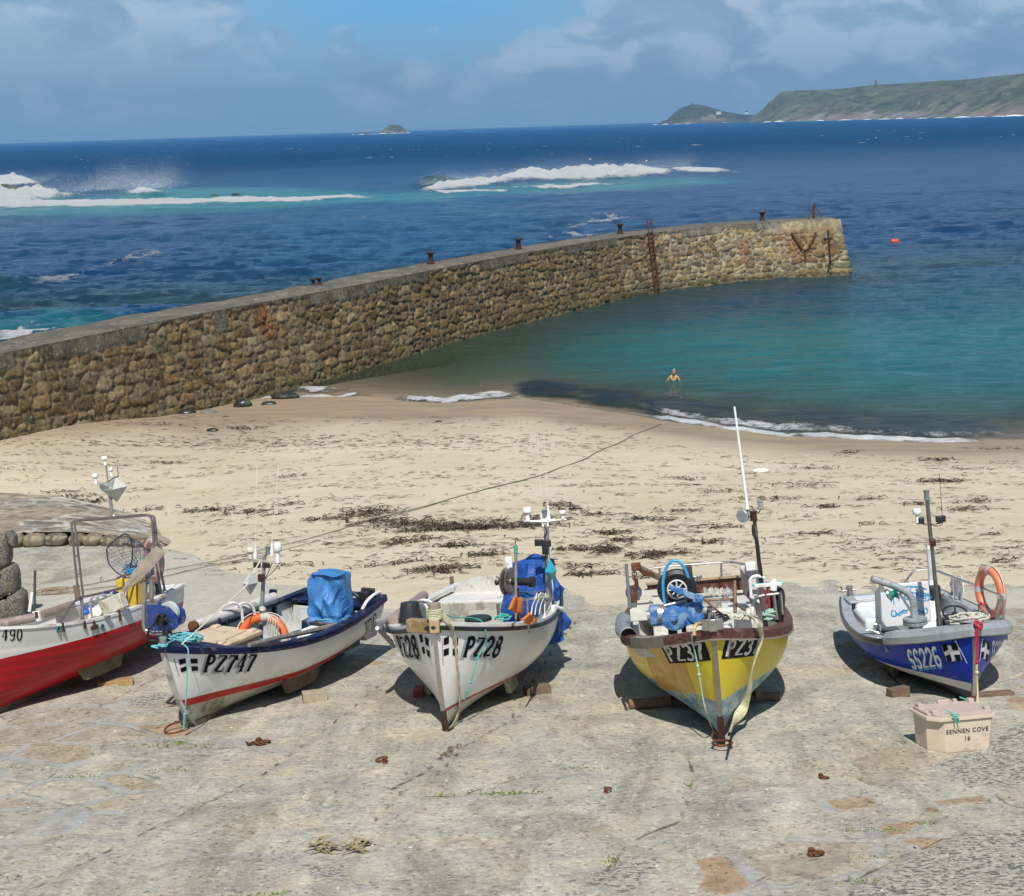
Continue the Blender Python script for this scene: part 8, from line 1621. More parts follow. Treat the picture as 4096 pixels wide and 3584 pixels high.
# =================================================================== things on the slip and the sand
def on_ground(px, py, lift=0.):
    "the point of the real ground (slip or sand) seen at a photo point"
    p = at_slip(px, py)
    for _ in range(4):
        z = ground(p.x, p.y)+lift; p = at_z(px, py, z)
    return p
def build_ground_things():
    ru = rust(); pink = mat('box_cream', (.62, .52, .41), .5, 0, .07, 4, .08, 40, (.45, .36, .28), .25); base = on_ground(1905, 1492)
    # fish box in front of the blue boat
    M_ = Matrix.Translation(base) @ Matrix.Rotation(-SLOPE, 4, 'X') @ Matrix.Rotation(R(12), 4, 'Z') @ Matrix.Scale(.95, 4)
    t = empty('insulated_fish_box', M_, 'pale cream lidded fish box with black writing, standing before the blue boat', 'fish box')
    def octo(w, d, c): return [(-w/2+c, -d/2), (w/2-.03, -d/2), (w/2, -d/2+.03), (w/2, d/2-.03), (w/2-.03, d/2), (-w/2+.03, d/2), (-w/2, d/2-.03), (-w/2, -d/2+c)]
    def loft(levels):
        m = MB(); rings = [[Vector((x, y, z)) for x, y in octo(w, d, c)] for w, d, c, z in levels]; n = 8
        for i in range(len(rings)-1):
            b = len(m.v); m.add(rings[i]+rings[i+1], [(k, (k+1) % n, (k+1) % n+n, k+n) for k in range(n)])
        m.add(rings[0], [tuple(range(n))[::-1]]); m.add(rings[-1], [tuple(range(n))]); return m
    m = loft([(.78, .50, .17, .0), (.79, .51, .17, .03), (.84, .54, .17, .40), (.90, .60, .12, .42), (.90, .60, .12, .455), (.80, .5, .12, .456)]); m.build('tub', pink, t, bevel=.008)
    lidm = mat('lid_mauve', (.50, .40, .35), .55, 0, .1, 4, .08, 40, (.38, .28, .22), .35)
    m = loft([(.84, .54, .13, .457), (.84, .54, .13, .495), (.80, .50, .13, .50)])
    for x, y, w, d in ((-.33, -.17, .10, .08), (-.36, .18, .08, .10), (.0, .24, .16, .05), (.16, .24, .05, .05), (.36, .2, .08, .08), (.36, -.2, .08, .08)): m.box((x, y, .515), (w, d, .055))
    m.build('lid', lidm, t, bevel=.008)
    m = loft([(.76, .48, .17, -.03), (.77, .49, .17, .0)]); m.build('skid', mat('wet_timber', (.16, .11, .07)), t)
    def label(txt, x, z, size, parent, mm, y=-.305):
        cu = bpy.data.curves.new('writing', 'FONT'); cu.body = txt; cu.size = size; cu.align_x = 'CENTER'; cu.extrude = .001; cu.offset = .0004; cu.space_character = 1.12; cu.materials.append(mm)
        o = bpy.data.objects.new('writing', cu); col.objects.link(o); dg = bpy.context.evaluated_depsgraph_get(); me = bpy.data.meshes.new_from_object(o.evaluated_get(dg)); bpy.data.objects.remove(o)
        o = bpy.data.objects.new('writing', me); col.objects.link(o); o.parent = parent; o.location = (x, y, z); o.rotation_euler = (R(90), 0, 0); return o
    ink = mat('ink_black', (.02, .015, .015), .6)
    for tx, z, s in (("SENNEN COVE", .245, .080), ("16", .14, .080)):
        o = label(tx, .06, z, s, t, ink); tilt = math.atan((.54-.51)/2/.37); o.location.y = -(.255+.015*(z-.03)/.37)-.006; o.rotation_euler = (R(90)+tilt, 0, 0)
    tq = mat('turquoise_rope', (.06, .42, .36))
    for x, y, nm in ((-.14, -.29, 'lid_tie'), (.33, .22, 'lid_tie')):
        m = MB(); q = Vector((x, y, .49)); m.tube(spline([q+Vector((-.08, .05, .06)), q+Vector((-.02, .0, .03)), q+Vector((0, -.03, -.02)), q+Vector((.01, -.035, -.10))], 5), .009, 6); m.tube(spline([q+Vector((.07, -.02, -.0)), q+Vector((.02, -.02, .02)), q+Vector((-.03, -.03, -.02)), q+Vector((.04, -.035, -.03)), q+Vector((.06, -.035, -.10))], 5), .009, 6); m.ball(q+Vector((0, -.025, 0)), .022, nu=8, nv=5); m.build(nm, tq, t)
    # ring bolts in the slip
    proto = None
    for px, py, s, lab, rz in ((518, 1490, 1.25, 'rusty shackle and chain ring in the slip below the white and navy boat', .3), (770, 1526, 1.1, 'rusty ring bolt in a patch of cement below the boat with black gunwale', 2.2), (1212, 1585, .85, 'small dark ring bolt in the slip left below the yellow boat', 1.0), (1641, 1557, .8, 'small grey ring bolt in the slip between yellow and blue boats', -.4), (1623, 1712, 1.1, 'rust red ring bolt at the bottom of the slip', .1)):
        if proto is None:
            proto = empty('ring_bolt', Matrix.Identity(4)); m = MB(); m.lathe([(.055, -.02), (.05, .02), (.035, .05), (.03, .09), (.045, .10), (.04, .12)], (0, 0, 0), seg=10); m.torus((0, 0, .075), (0, 1, .0), .045, .016, 14, 6); m.build('bolt', ru, proto)
            m = MB(); m.torus((.10, 0, .045), (.12, .1, 1), .105, .020, 20, 7, .62); m.build('ring', ru, proto); o = proto
        else:
            o = proto.copy(); col.objects.link(o)
            for ch in proto.children: c = ch.copy(); col.objects.link(c); c.parent = o
        o.location = on_ground(px, py); o.rotation_euler = (-SLOPE, 0, rz); o.scale = (s*.62,)*3; tag(o, lab, 'ring bolt', 'iron ring bolts in the slipway')
    p = on_ground(500, 1492); m = MB(); 
    for k in range(4): m.torus(p+Vector((-.02+.06*k, .03*math.sin(k*2), .03)), (0, 0, 1) if k % 2 else (.6, .5, .6), .04, .012, 12, 6, .7)
    tag(m.build('chain', ru), 'short rusty chain lying by the shackle below the white and navy boat', 'chain')
    p = on_ground(353, 1462); m = MB(); m.torus(p+Zm*.05, (.15, -.25, 1), .17, .014, 26, 6, .55); tag(m.build('iron_hoop', ru), 'thin rusty iron hoop at the foot of the white and navy boat', 'ring')
    # weed caught in the cracks
    dw = mat('dry_weed', (.30, .235, .12), .9, 0, .3, 12); rs = random.Random(2); p = on_ground(655, 1700); m = MB()
    for k in range(26):
        a = rs.uniform(-.25, .6); q = p+Vector((rs.uniform(-.25, .3), rs.uniform(-.15, .15), .02)); L_ = rs.uniform(.08, .3); d = Vector((math.cos(a), math.sin(a), 0)); n_ = Vector((-d.y, d.x, 0)); w = rs.uniform(.008, .03)
        m.grid([[q+d*(L_*i/5)+n_*(w*s_*math.sin(math.pi*(i+.6)/6)+.02*math.sin(i*1.3+k))+Zm*(.03*math.sin(i*1.1+k)+.03) for s_ in (-1, 1)] for i in range(6)])
    tag(m.build('dried_kelp', dw), 'dry yellowish kelp scrap lying on the slip near the bottom edge', 'kelp')
    gm = mat('grass_green', (.13, .21, .03), .8, 0, .4, 9); m = MB()
    for px, py, w, d, n in ((130, 1502, .22, .10, 70), (300, 1405+90, .35, .12, 120), (330, 1487, .3, .1, 110), (400, 1497, .3, .08, 110), (350, 1545, .2, .08, 50), (150, 1555, .28, .06, 70), (28, 1536, .12, .05, 40), (315, 1543, .25, .07, 60), (255, 1535, .2, .05, 40), (985, 1588, .4, .05, 150), (1012, 1590, .3, .06, 90), (10, 1757, .2, .08, 60), (1720, 1663, .25, .06, 60), (1780, 1663, .2, .05, 50), (1725, 1765, .25, .08, 80), (1740, 1715, .2, .05, 30),
                        (1380, 1568, .08, .15, 30), (1440, 1455+130, .1, .1, 10), (1232, 1720, .1, .2, 40), (1840, 1648, .15, .04, 30), (1150, 1537, .3, .05, 60), (545, 1790, .3, .05, 60)):
        c = on_ground(px, py)
        for k in range(n):
            q = c+Vector((rs.gauss(0, w*.6), rs.gauss(0, d*.7), -.005)); h = rs.uniform(.008, .03); a = rs.uniform(0, 6.3); dx = Vector((math.cos(a), math.sin(a), 0))*rs.uniform(.006, .016); ln_ = Vector((rs.uniform(-.03, .03), rs.uniform(-.03, .03), h))
            m.add([q-dx, q+dx, q+ln_], [(0, 1, 2)])
    m.build('grass', gm, smooth=False)['kind'] = 'stuff'
    wm = mat('crack_weed', (.16, .11, .06), .9, 0, .4, 20); m = MB()
    for k in range(120):
        u = rs.random(); px = 925-u*45+rs.gauss(0, 5); py = 1490+u*25+rs.gauss(0, 3); q = on_ground(px, py); a = rs.uniform(0, 6.3); s_ = rs.uniform(.006, .018); dx = Vector((math.cos(a), math.sin(a), 0))*s_
        m.add([q-dx, q+dx, q+Vector((rs.uniform(-.02, .02), rs.uniform(-.02, .02), s_*1.3))], [(0, 1, 2)])
    m.build('crack_plants', wm, smooth=False)['kind'] = 'stuff'
    # loose pebbles and chips
    m = MB()
    for k in range(420):
        px, py = rs.uniform(-60, 2110), rs.uniform(1240, 1800); q = on_ground(px, py) if k < 0 else at_slip(px, py); q.z = ground(q.x, q.y); r_ = rs.uniform(.008, .022); m.ball(q+Zm*r_*.4, r_, (1, 1, .6), 6, 4, .25)
    m.build('gravel', mat('chip_stone', (.45, .42, .36), .9, 0, .4, 3), smooth=False)['kind'] = 'stuff'
    # stone edging and cobbled apron, left
    sm = masonry_material('apron_stone'); fr = [((-120, 1072), 1.95), ((0, 1068), 1.95), ((100, 1066), 1.95), ((200, 1068), 1.93), ((300, 1080), 1.86), ((352, 1096), 1.72)]; bk = [((-160, 978), 1.10), ((0, 985), 1.15), ((100, 992), 1.2), ((200, 1010), 1.3), ((300, 1040), 1.48), ((378, 1086), 1.66)]
    F = [at_z(*a, z) for a, z in fr]; Bk = [at_z(*a, z) for a, z in bk]; nu = 150; nv = 110; F_ = spline(F, 30)[:nu+1]; B_ = spline(Bk, 30)[:nu+1]; n = min(len(F_), len(B_))
    uu = np.linspace(0, 1, n); vv = np.linspace(0, 1, nv); Fx = np.array([tuple(p) for p in F_[:n]]); Bx = np.array([tuple(p) for p in B_[:n]]); G = Fx[None]*(1-vv[:, None, None])+Bx[None]*vv[:, None, None]; X, Y, Z = G[..., 0], G[..., 1], G[..., 2].copy()
    S_ = X*1.; Hh = Y*1.0; Srow = np.broadcast_to(np.linspace(0, 9, n), X.shape); Hrow = np.broadcast_to((vv*11)[:, None], X.shape); ID, F1, F2 = rubble(Srow.copy(), Hrow.copy(), 33, 1.3, 1.5)
    e = F2-F1+(fbm(X*2, Y*2, 4, 3)-.5)*.2; st = sstep(.08, .30, e); rg = np.random.default_rng(3); nn_ = ID.max()+2; pal = np.array([(.36, .31, .24), (.33, .28, .21), (.38, .30, .22), (.30, .28, .25), (.40, .36, .29)]); C = (pal[rg.integers(0, 5, nn_)]*rg.uniform(.8, 1.1, nn_)[:, None])[ID]
    sandf = sstep(.5, .62, fbm(X*.6, Y*.5, 61, 4))[..., None]; mort = np.array([.56, .54, .48])*(1-sandf)+np.array([.42, .36, .27])*sandf; C = C*st[..., None]+mort*(1-st[..., None]); C = C*(1-.5*sandf)+np.array([.44, .37, .27])*.5*sandf
    Z = Z+.05*st*(vnoise(X*1.3, Y*1.3, 9))+(fbm(X*.7, Y*.7, 62, 3)-.5)*.1; Z[-1] -= .3; Z[:, -1] -= .2
    np_mesh('stone_ramp', X, Y, Z, sm, cols={'scol': C}, kind='structure')
    wr = empty('stone_edging', F[2]-Zm*.35, 'low row of dark rounded granite stones edging the ramp behind the red boat', 'stone edging'); k = 0; u = 0.02; rs = random.Random(8); L_ = [0]
    for a, b in zip(F_, F_[1:]): L_.append(L_[-1]+(b-a).length)
    s_ = .1
    bm_ = [mat('boulder_%s' % nm, c, .92, 0, .35, 5, .7, 18, (.30, .26, .18), .5, 6) for nm, c in (('brown', (.13, .085, .055)), ('grey', (.12, .105, .08)), ('tan', (.20, .16, .105)), ('olive', (.14, .12, .07)))]
    while s_ < L_[n-1]:
        w = rs.uniform(.38, .62); i = next(i for i, q in enumerate(L_) if q >= min(s_, L_[n-1]))
        p = F_[i]; tx = (F_[min(i+3, n-1)]-F_[max(i-3, 0)]).normalized(); fade = 1-.45*max(0, (s_/L_[n-1]-.7)/.3); hgt = rs.uniform(.30, .38)*fade
        m = MB(); rows = []
        for a in range(9):
            th = math.pi*a/8; row = []
            for b in range(14):
                ph = 2*math.pi*b/14; x, y, z = math.sin(th)*math.cos(ph), math.sin(th)*math.sin(ph), math.cos(th); q_ = (abs(x)**3.2+abs(y)**3.2+abs(z)**3.2)**(1/3.2); k_ = (1+rs.uniform(-.06, .06))/q_
                v_ = Vector((x*w/2*k_, y*.26*k_, z*hgt/2*k_)); row.append(tx*v_.x+Vector((tx.y, -tx.x, 0))*v_.y+Zm*v_.z)
            row.append(row[0]); rows.append(row)
        m.grid(rows); o = m.build('stone', rs.choice(bm_), wr); o.location = p+Vector((0, -.10, -hgt/2+.01))-(F[2]-Zm*.35); s_ += w*.98
    # boulder wall with a sign, far left
    b0 = on_ground(48, 1236); wl = empty('boulder_wall', b0, 'end of a wall of big grey lichened granite boulders at the left edge', 'stone wall'); t = NT('lichen_granite'); c = t.mix(t.ramp(t.noise(28, 6, .75), [(.42, 0.), (.56, 1.)]), (.05, .05, .046), (.24, .225, .19)); c = t.mix(t.math('MULTIPLY', t.ramp(t.noise(3, 6, .7), [(.56, 0.), (.64, 1.)]), .6), c, (.28, .20, .05)); t.set(Base_Color=c, Roughness=.95); t.bump(t.noise(16, 8, .75), 1., .03)
    Q = lambda zx, zy: at_y(zx*.3347, 875+zy*.3347, b0.y+.2)-b0
    for zx, zy, w, h, d in ((105, 1000, .34, .52, .5), (25, 1030, .34, .42, .5), (55, 850, .36, .52, .5), (-15, 880, .35, .5, .5), (22, 665, .26, .62, .45), (-30, 700, .34, .7, .45), (-60, 1040, .4, .6, .5), (75, 605, .14, .25, .3), (-90, 860, .4, .6, .5)):
        c = Q(zx, zy); m = MB(); m.ball(c, 1, (1, 1, 1), 24, 16, .035)
        def sq(q):
            x, y, z_ = q[0]-c.x, q[1]-c.y, q[2]-c.z; k_ = (abs(x)**4+abs(y)**4+abs(z_)**4)**.25/max(1e-6, math.sqrt(x*x+y*y+z_*z_))
            return (c.x+x/k_*w*.5, c.y+y/k_*d*.5, c.z+z_/k_*h*.52+.04*math.sin(x*3+w*20))
        m.v = [sq(q) for q in m.v]; m.build('boulder', t.m, wl)
    sg = empty('red_sign', b0+Q(0, 740)-Vector((0, .35, 0)), 'dark red notice with white lettering fixed on the boulder wall at the left edge', 'sign'); cc = Vector((0, 0, 0)); z0 = .335/FOC*b0.y
    pts = [Vector((x*z0, 0, -(y-740)*z0)) for x, y in ((-120, 640), (-5, 655), (26, 765), (-10, 800), (-120, 800))]
    m = MB(); m.prism(pts, (0, 1, 0), .012); m.build('board', mat('sign_red', (.32, .012, .035), .4), sg)
    m = MB()
    for y, x0, x1 in ((705, -40, -4), (745, -30, 4), (772, -36, -8), (772, -4, 10)): m.box((((x0+x1)/2)*z0, -.004, -(y-740)*z0), ((x1-x0)*z0, .004, 6*z0))
    m.build('lettering', mat('plate_white', (.72, .72, .70)), sg)
    # lines over the sand
    grn = mat('weedy_green_rope', (.10, .13, .075), .9, 0, .3, 20)
    def gl(pts, r_, name, lab, mm, lift=.03):
        P_ = [on_ground(*p, lift) for p in pts]; Q_ = []
        for a, b in zip(P_, P_[1:]):
            k = max(2, int((b-a).length/1.2)); Q_ += [a.lerp(b, i/k) for i in range(k)]
        Q_.append(P_[-1]); Q_ = [Vector((q.x+.05*math.sin(i*1.7), q.y, max(q.z, ground(q.x, q.y)+.01))) for i, q in enumerate(Q_)]
        m = MB(); m.tube(Q_, r_, 5); tag(m.build(name, mm), lab, 'rope')
    gl([(1322, 850), (1250, 880), (1150, 926), (1085, 950), (985, 975), (860, 1010), (740, 1040)], .017, 'mooring_line', 'long weedy green rope stretched across the sand to the water', grn)
    gl([(740, 1040), (600, 1082), (450, 1118), (300, 1146), (180, 1168), (75, 1186)], .012, 'thin_line', 'thin grey line running over the slip behind the red boat, upper of two', mat('grey_line', (.20, .19, .16), .9))
    gl([(640, 1080), (520, 1112), (380, 1140), (250, 1170), (80, 1190)], .012, 'thin_line', 'thin grey line running over the slip behind the red boat, lower of two', mat('grey_line', (.20, .19, .16), .9))
    p = on_ground(108, 1186); m = MB(); coil(m, p+Zm*.02, .12, .34, 4, .010, .02, 1.3, seed=71); tag(m.build('rope_coil', mat('brown_rope', (.30, .20, .11), .9)), 'loose tan rope lying on the slip right of the boulder wall', 'rope')
    # rocks by the pier
    rk = mat('wet_black_rock', (.022, .026, .024), .35, 0, .4, 6, .6, 14, (.06, .08, .03), .4, 3); dr = mat('dry_rock', (.16, .15, .13), .8, 0, .3, 6, .6, 14)
    for px, py, r_, sc, mm, lab in ((571, 797, .52, (1.25, .8, .45), rk, 'flat dark wet rock in the shallows by the pier'), (486, 814, .36, (1.1, .8, .75), rk, 'dark green rounded rock at the foot of the pier'), (373, 829, .36, (1.15, .8, .5), rk, 'black rock on the sand, leftmost by the pier'), (417, 829, .34, (1.2, .8, .5), dr, 'grey and black rock right of the leftmost one'), (452, 837, .16, (1.2, .8, .5), rk, 'small black stone on the wet sand below the pier'),
                             (538, 810, .28, (1.2, .9, .45), rk, 'dark rock half under the foam by the pier'), (425, 862, .18, (1.3, .8, .45), rk, 'small dark stone lying on the dry sand'), (690, 759, .25, (1.2, 1, .6), mat('pale_rock', (.4, .38, .3), .8), 'pale rock in the water at the foot of the pier'), (877, 846, .12, (1.2, .8, .6), rk, 'small black stone on the wet sand right of the others')):
        p = on_ground(px, py); m = MB(); m.ball(p+Zm*r_*sc[2]*.35, r_, sc, 14, 9, .10); tag(m.build('rock', mm), lab, 'rock', 'rocks near the pier foot')
    p = on_ground(1523, 946); m = MB(); m.ball(p+Zm*.06, .22, (1.2, .7, .4), 12, 8, .12); tag(m.build('white_stone', mat('white_stone', (.68, .67, .62), .8)), 'small white stone on the sand right of the tall white aerial', 'stone')
    for px, py, lab in ((-5, 378, 'low dark reef rock awash at the left edge of the breakers'), (33, 383, 'low dark reef rock in the foam, second from the left'), (428, 391, 'tiny dark rock in the foam line'), (471, 389, 'tiny dark rock right in the middle of the foam line')):
        p = at_z(px, py); s = 2.6 if px < 100 else .45; m = MB(); m.ball(p, s, (1.8, 1, .45), 12, 8, .2); tag(m.build('reef_rock', mat('reef_brown', (.06, .04, .025), .6)), lab, 'rock', 'reef rocks in the surf')
    # buoy
    p = at_z(1789, 486); t = empty('mooring_buoy', p, 'orange red drum buoy floating beyond the end of the pier', 'buoy'); ob = mat('buoy_red_orange', (.60, .085, .02), .5)
    m = MB(); m.lathe([(.10, -.36), (.22, -.34), (.25, -.28), (.25, .28), (.22, .34), (.10, .36)], (0, 0, .12), (1, .1, 0), 20); m.build('float', ob, t); m = MB(); m.tube([(0, 0, .3), (.02, 0, 1.25)], .02, 6); m.torus((.02, 0, 1.33), (0, 1, 0), .07, .018, 12, 5); m.build('pick_up_rod', mat('grey_line', (.2, .19, .16)), t)
    for px, py, lab in ((1180, 319, 'tiny white float far out on the open sea, left one'), (1293, 322, 'tiny white float far out on the open sea, right one')):
        p = at_z(px, py); m = MB(); m.ball(p, .32, nu=10, nv=6); tag(m.build('pot_marker', mat('marker_pale', (.7, .6, .5), .6)), lab, 'float', 'far floats')
build_ground_things()
# ------------------------------------------------------------------ seaweed
def build_weed():
    rs = random.Random(12); m = MB()
    def strand(q, L_, w, a, curl, h):
        n = 5; P = []; p = Vector((q[0], q[1], 0)); 
        for i in range(n+1):
            z = ground_fast(p.x, p.y)+.012+h*math.sin(math.pi*i/n); ww = w*math.sin(math.pi*(i+.5)/(n+1)); d = Vector((math.cos(a), math.sin(a), 0)); nn_ = Vector((-d.y, d.x, 0)); P.append([Vector((p.x, p.y, z))-nn_*ww, Vector((p.x, p.y, z+ww*.6)), Vector((p.x, p.y, z))+nn_*ww]); p = p+d*(L_/n); a += curl*rs.uniform(-1, 1)
        m.grid(P)
    gx = np.arange(-30, 40, .4); gy = np.arange(22, 68, .4); GX, GY = np.meshgrid(gx, gy); GZ = np.maximum(beach_z(GX, GY), slip_z(GX, GY))
    def ground_fast(x, y):
        fx = min(max((x+30)/.4, 0), len(gx)-2); fy = min(max((y-22)/.4, 0), len(gy)-2); i, j = int(fx), int(fy); u, v = fx-i, fy-j
        return (GZ[j, i]*(1-u)+GZ[j, i+1]*u)*(1-v)+(GZ[j+1, i]*(1-u)+GZ[j+1, i+1]*u)*v
    def clump(px, py, n, sx, sy, L_=.26, w=.017):
        c = on_ground(px, py)
        for k in range(n):
            q = (c.x+rs.gauss(0, sx), c.y+rs.gauss(0, sy)); strand(q, rs.uniform(.4, 1.3)*L_, rs.uniform(.5, 1.4)*w, rs.choice((0, math.pi))+rs.gauss(0, .55), .7, rs.uniform(0, .09))
    big = [(735, 1027, 150, .35, .30), (760, 1045, 90, .4, .2), (825, 1050, 120, .35, .2), (850, 1060, 60, .3, .15), (885, 1053, 110, .4, .13), (930, 1058, 120, .45, .10), (985, 1058, 50, .3, .10), (1055, 1052, 110, .45, .12), (1085, 1040, 60, .3, .2), (1120, 1012, 40, .2, .2), (990, 1045, 50, .25, .25), (650, 1040, 50, .5, .12), (500, 1025, 50, .35, .1), (420, 1022, 60, .4, .08), (575, 1010, 25, .3, .1), (835, 1100-20, 30, .3, .1), (905, 1093, 55, .28, .07),
           (975, 1110, 40, .22, .08), (870, 1142, 80, .3, .14), (820, 1125, 45, .5, .08), (925, 1135, 25, .3, .06), (800, 1088, 35, .3, .05), (1212, 1101, 80, .15, .14), (1145, 1100, 45, .2, .08), (1315, 1108, 60, .35, .1), (1300, 1115, 30, .15, .08), (1225, 1067, 50, .2, .1), (1245, 1082, 30, .12, .06), (1415, 1086, 30, .2, .08), (1300, 1040, 50, .3, .1), (1360, 1025, 30, .3, .1), (1185, 1030, 30, .3, .1), (1150, 1020, 30, .2, .1), (1185, 1150, 55, .28, .06), (1430, 1055, 30, .3, .06),
           (150, 995, 40, .6, .15), (190, 1003, 50, .35, .15), (85, 1000, 20, .5, .1), (300, 1020, 25, .3, .1), (130, 985, 20, .5, .1), (1880, 964, 70, .35, .08), (1870, 921, 45, .3, .10), (1700, 908, 20, .15, .08), (1640, 940, 20, .4, .1), (1930, 1020, 30, .3, .1), (1960, 1005, 25, .3, .1), (1740, 1000, 25, .3, .1), (1840, 1010, 30, .3, .08), (1650, 1015, 35, .3, .07), (1640, 1068, 20, .15, .05), (1990, 1070, 12, .2, .05), (2005, 1125, 15, .15, .05), (1760, 1050, 10, .2, .05), (1720, 1100, 8, .2, .05),
           (490, 858, 45, .35, .15), (330, 853, 25, .5, .2), (640, 1190, 8, .2, .05), (600, 1130, 10, .3, .05), (1290, 1155, 18, .2, .06), (1155, 1135, 20, .3, .05), (1930, 895+45, 20, .5, .1), (1990, 900, 20, .4, .1), (320, 926, 14, .2, .05), (345, 928, 16, .2, .05), (420, 950, 8, .2, .05), (585, 955, 14, .5, .1), (1530, 1000, 30, .5, .1), (1590, 975, 25, .5, .1), (1420, 985, 20, .5, .1), (1370, 960, 25, .5, .1)]
    for px, py, n, sx, sy in big: clump(px, py, int(n*1.1), sx*1.1, sy*1.15)
    # scattered litter in drift lines
    for k in range(3000):
        x = rs.uniform(-60, 2110); t_ = rs.random(); y = rs.choice((rs.gauss(1040, 35), rs.gauss(935, 35), rs.uniform(868, 1160), rs.uniform(868, 1000), rs.gauss(885, 10) if 400 < x < 1300 else rs.gauss(920, 25), rs.gauss(1100, 25)))
        lo = 862 if x < 1000 else 870+(x-1000)*.045
        if y < lo+10 or y > 1165 or (x < 400 and y > 985): continue
        c = on_ground(x, y) if k % 3 == 0 else c+Vector((rs.gauss(0, .8), rs.gauss(0, .15), 0))
        if c.x < -17 or c.y < 26: continue
        for j in range(rs.choice((1, 1, 2, 3, 6))): strand((c.x+rs.gauss(0, .2), c.y+rs.gauss(0, .09)), rs.uniform(.05, .30), rs.uniform(.004, .014), rs.choice((0, math.pi))+rs.gauss(0, .45), .5, rs.uniform(0, .02))
    for k in range(700):
        x = rs.uniform(-40, 1300); y = rs.gauss(884, 9) if rs.random() < .6 else rs.gauss(850, 12); 
        if y < 835+max(0, x-900)*.05: continue
        c = on_ground(x, y); strand((c.x, c.y), rs.uniform(.06, .4), rs.uniform(.008, .022), rs.choice((0, math.pi))+rs.gauss(0, .4), .4, .01)
    for px, py, n in ((2010, 1020, 0), (1690, 1180, 4), (1110, 1187, 6), (540, 1030, 15), (230, 1160, 6)): clump(px, py, n, .2, .05)
    t = NT('seaweed'); c = t.mix(t.ramp(t.noise(5, 5, .6), [(.35, 0.), (.65, 1.)]), (.018, .010, .006), (.065, .036, .013)); c = t.mix(t.math('MULTIPLY', t.ramp(t.noise(2.3, 4, .6, t.mapv((1, 1, 1), (4, 4, 4))), [(.55, 0.), (.66, 1.)]), .7), c, (.075, .075, .025)); t.set(Base_Color=c, Roughness=.55)
    m.build('seaweed', t.m)['kind'] = 'stuff'
build_weed()
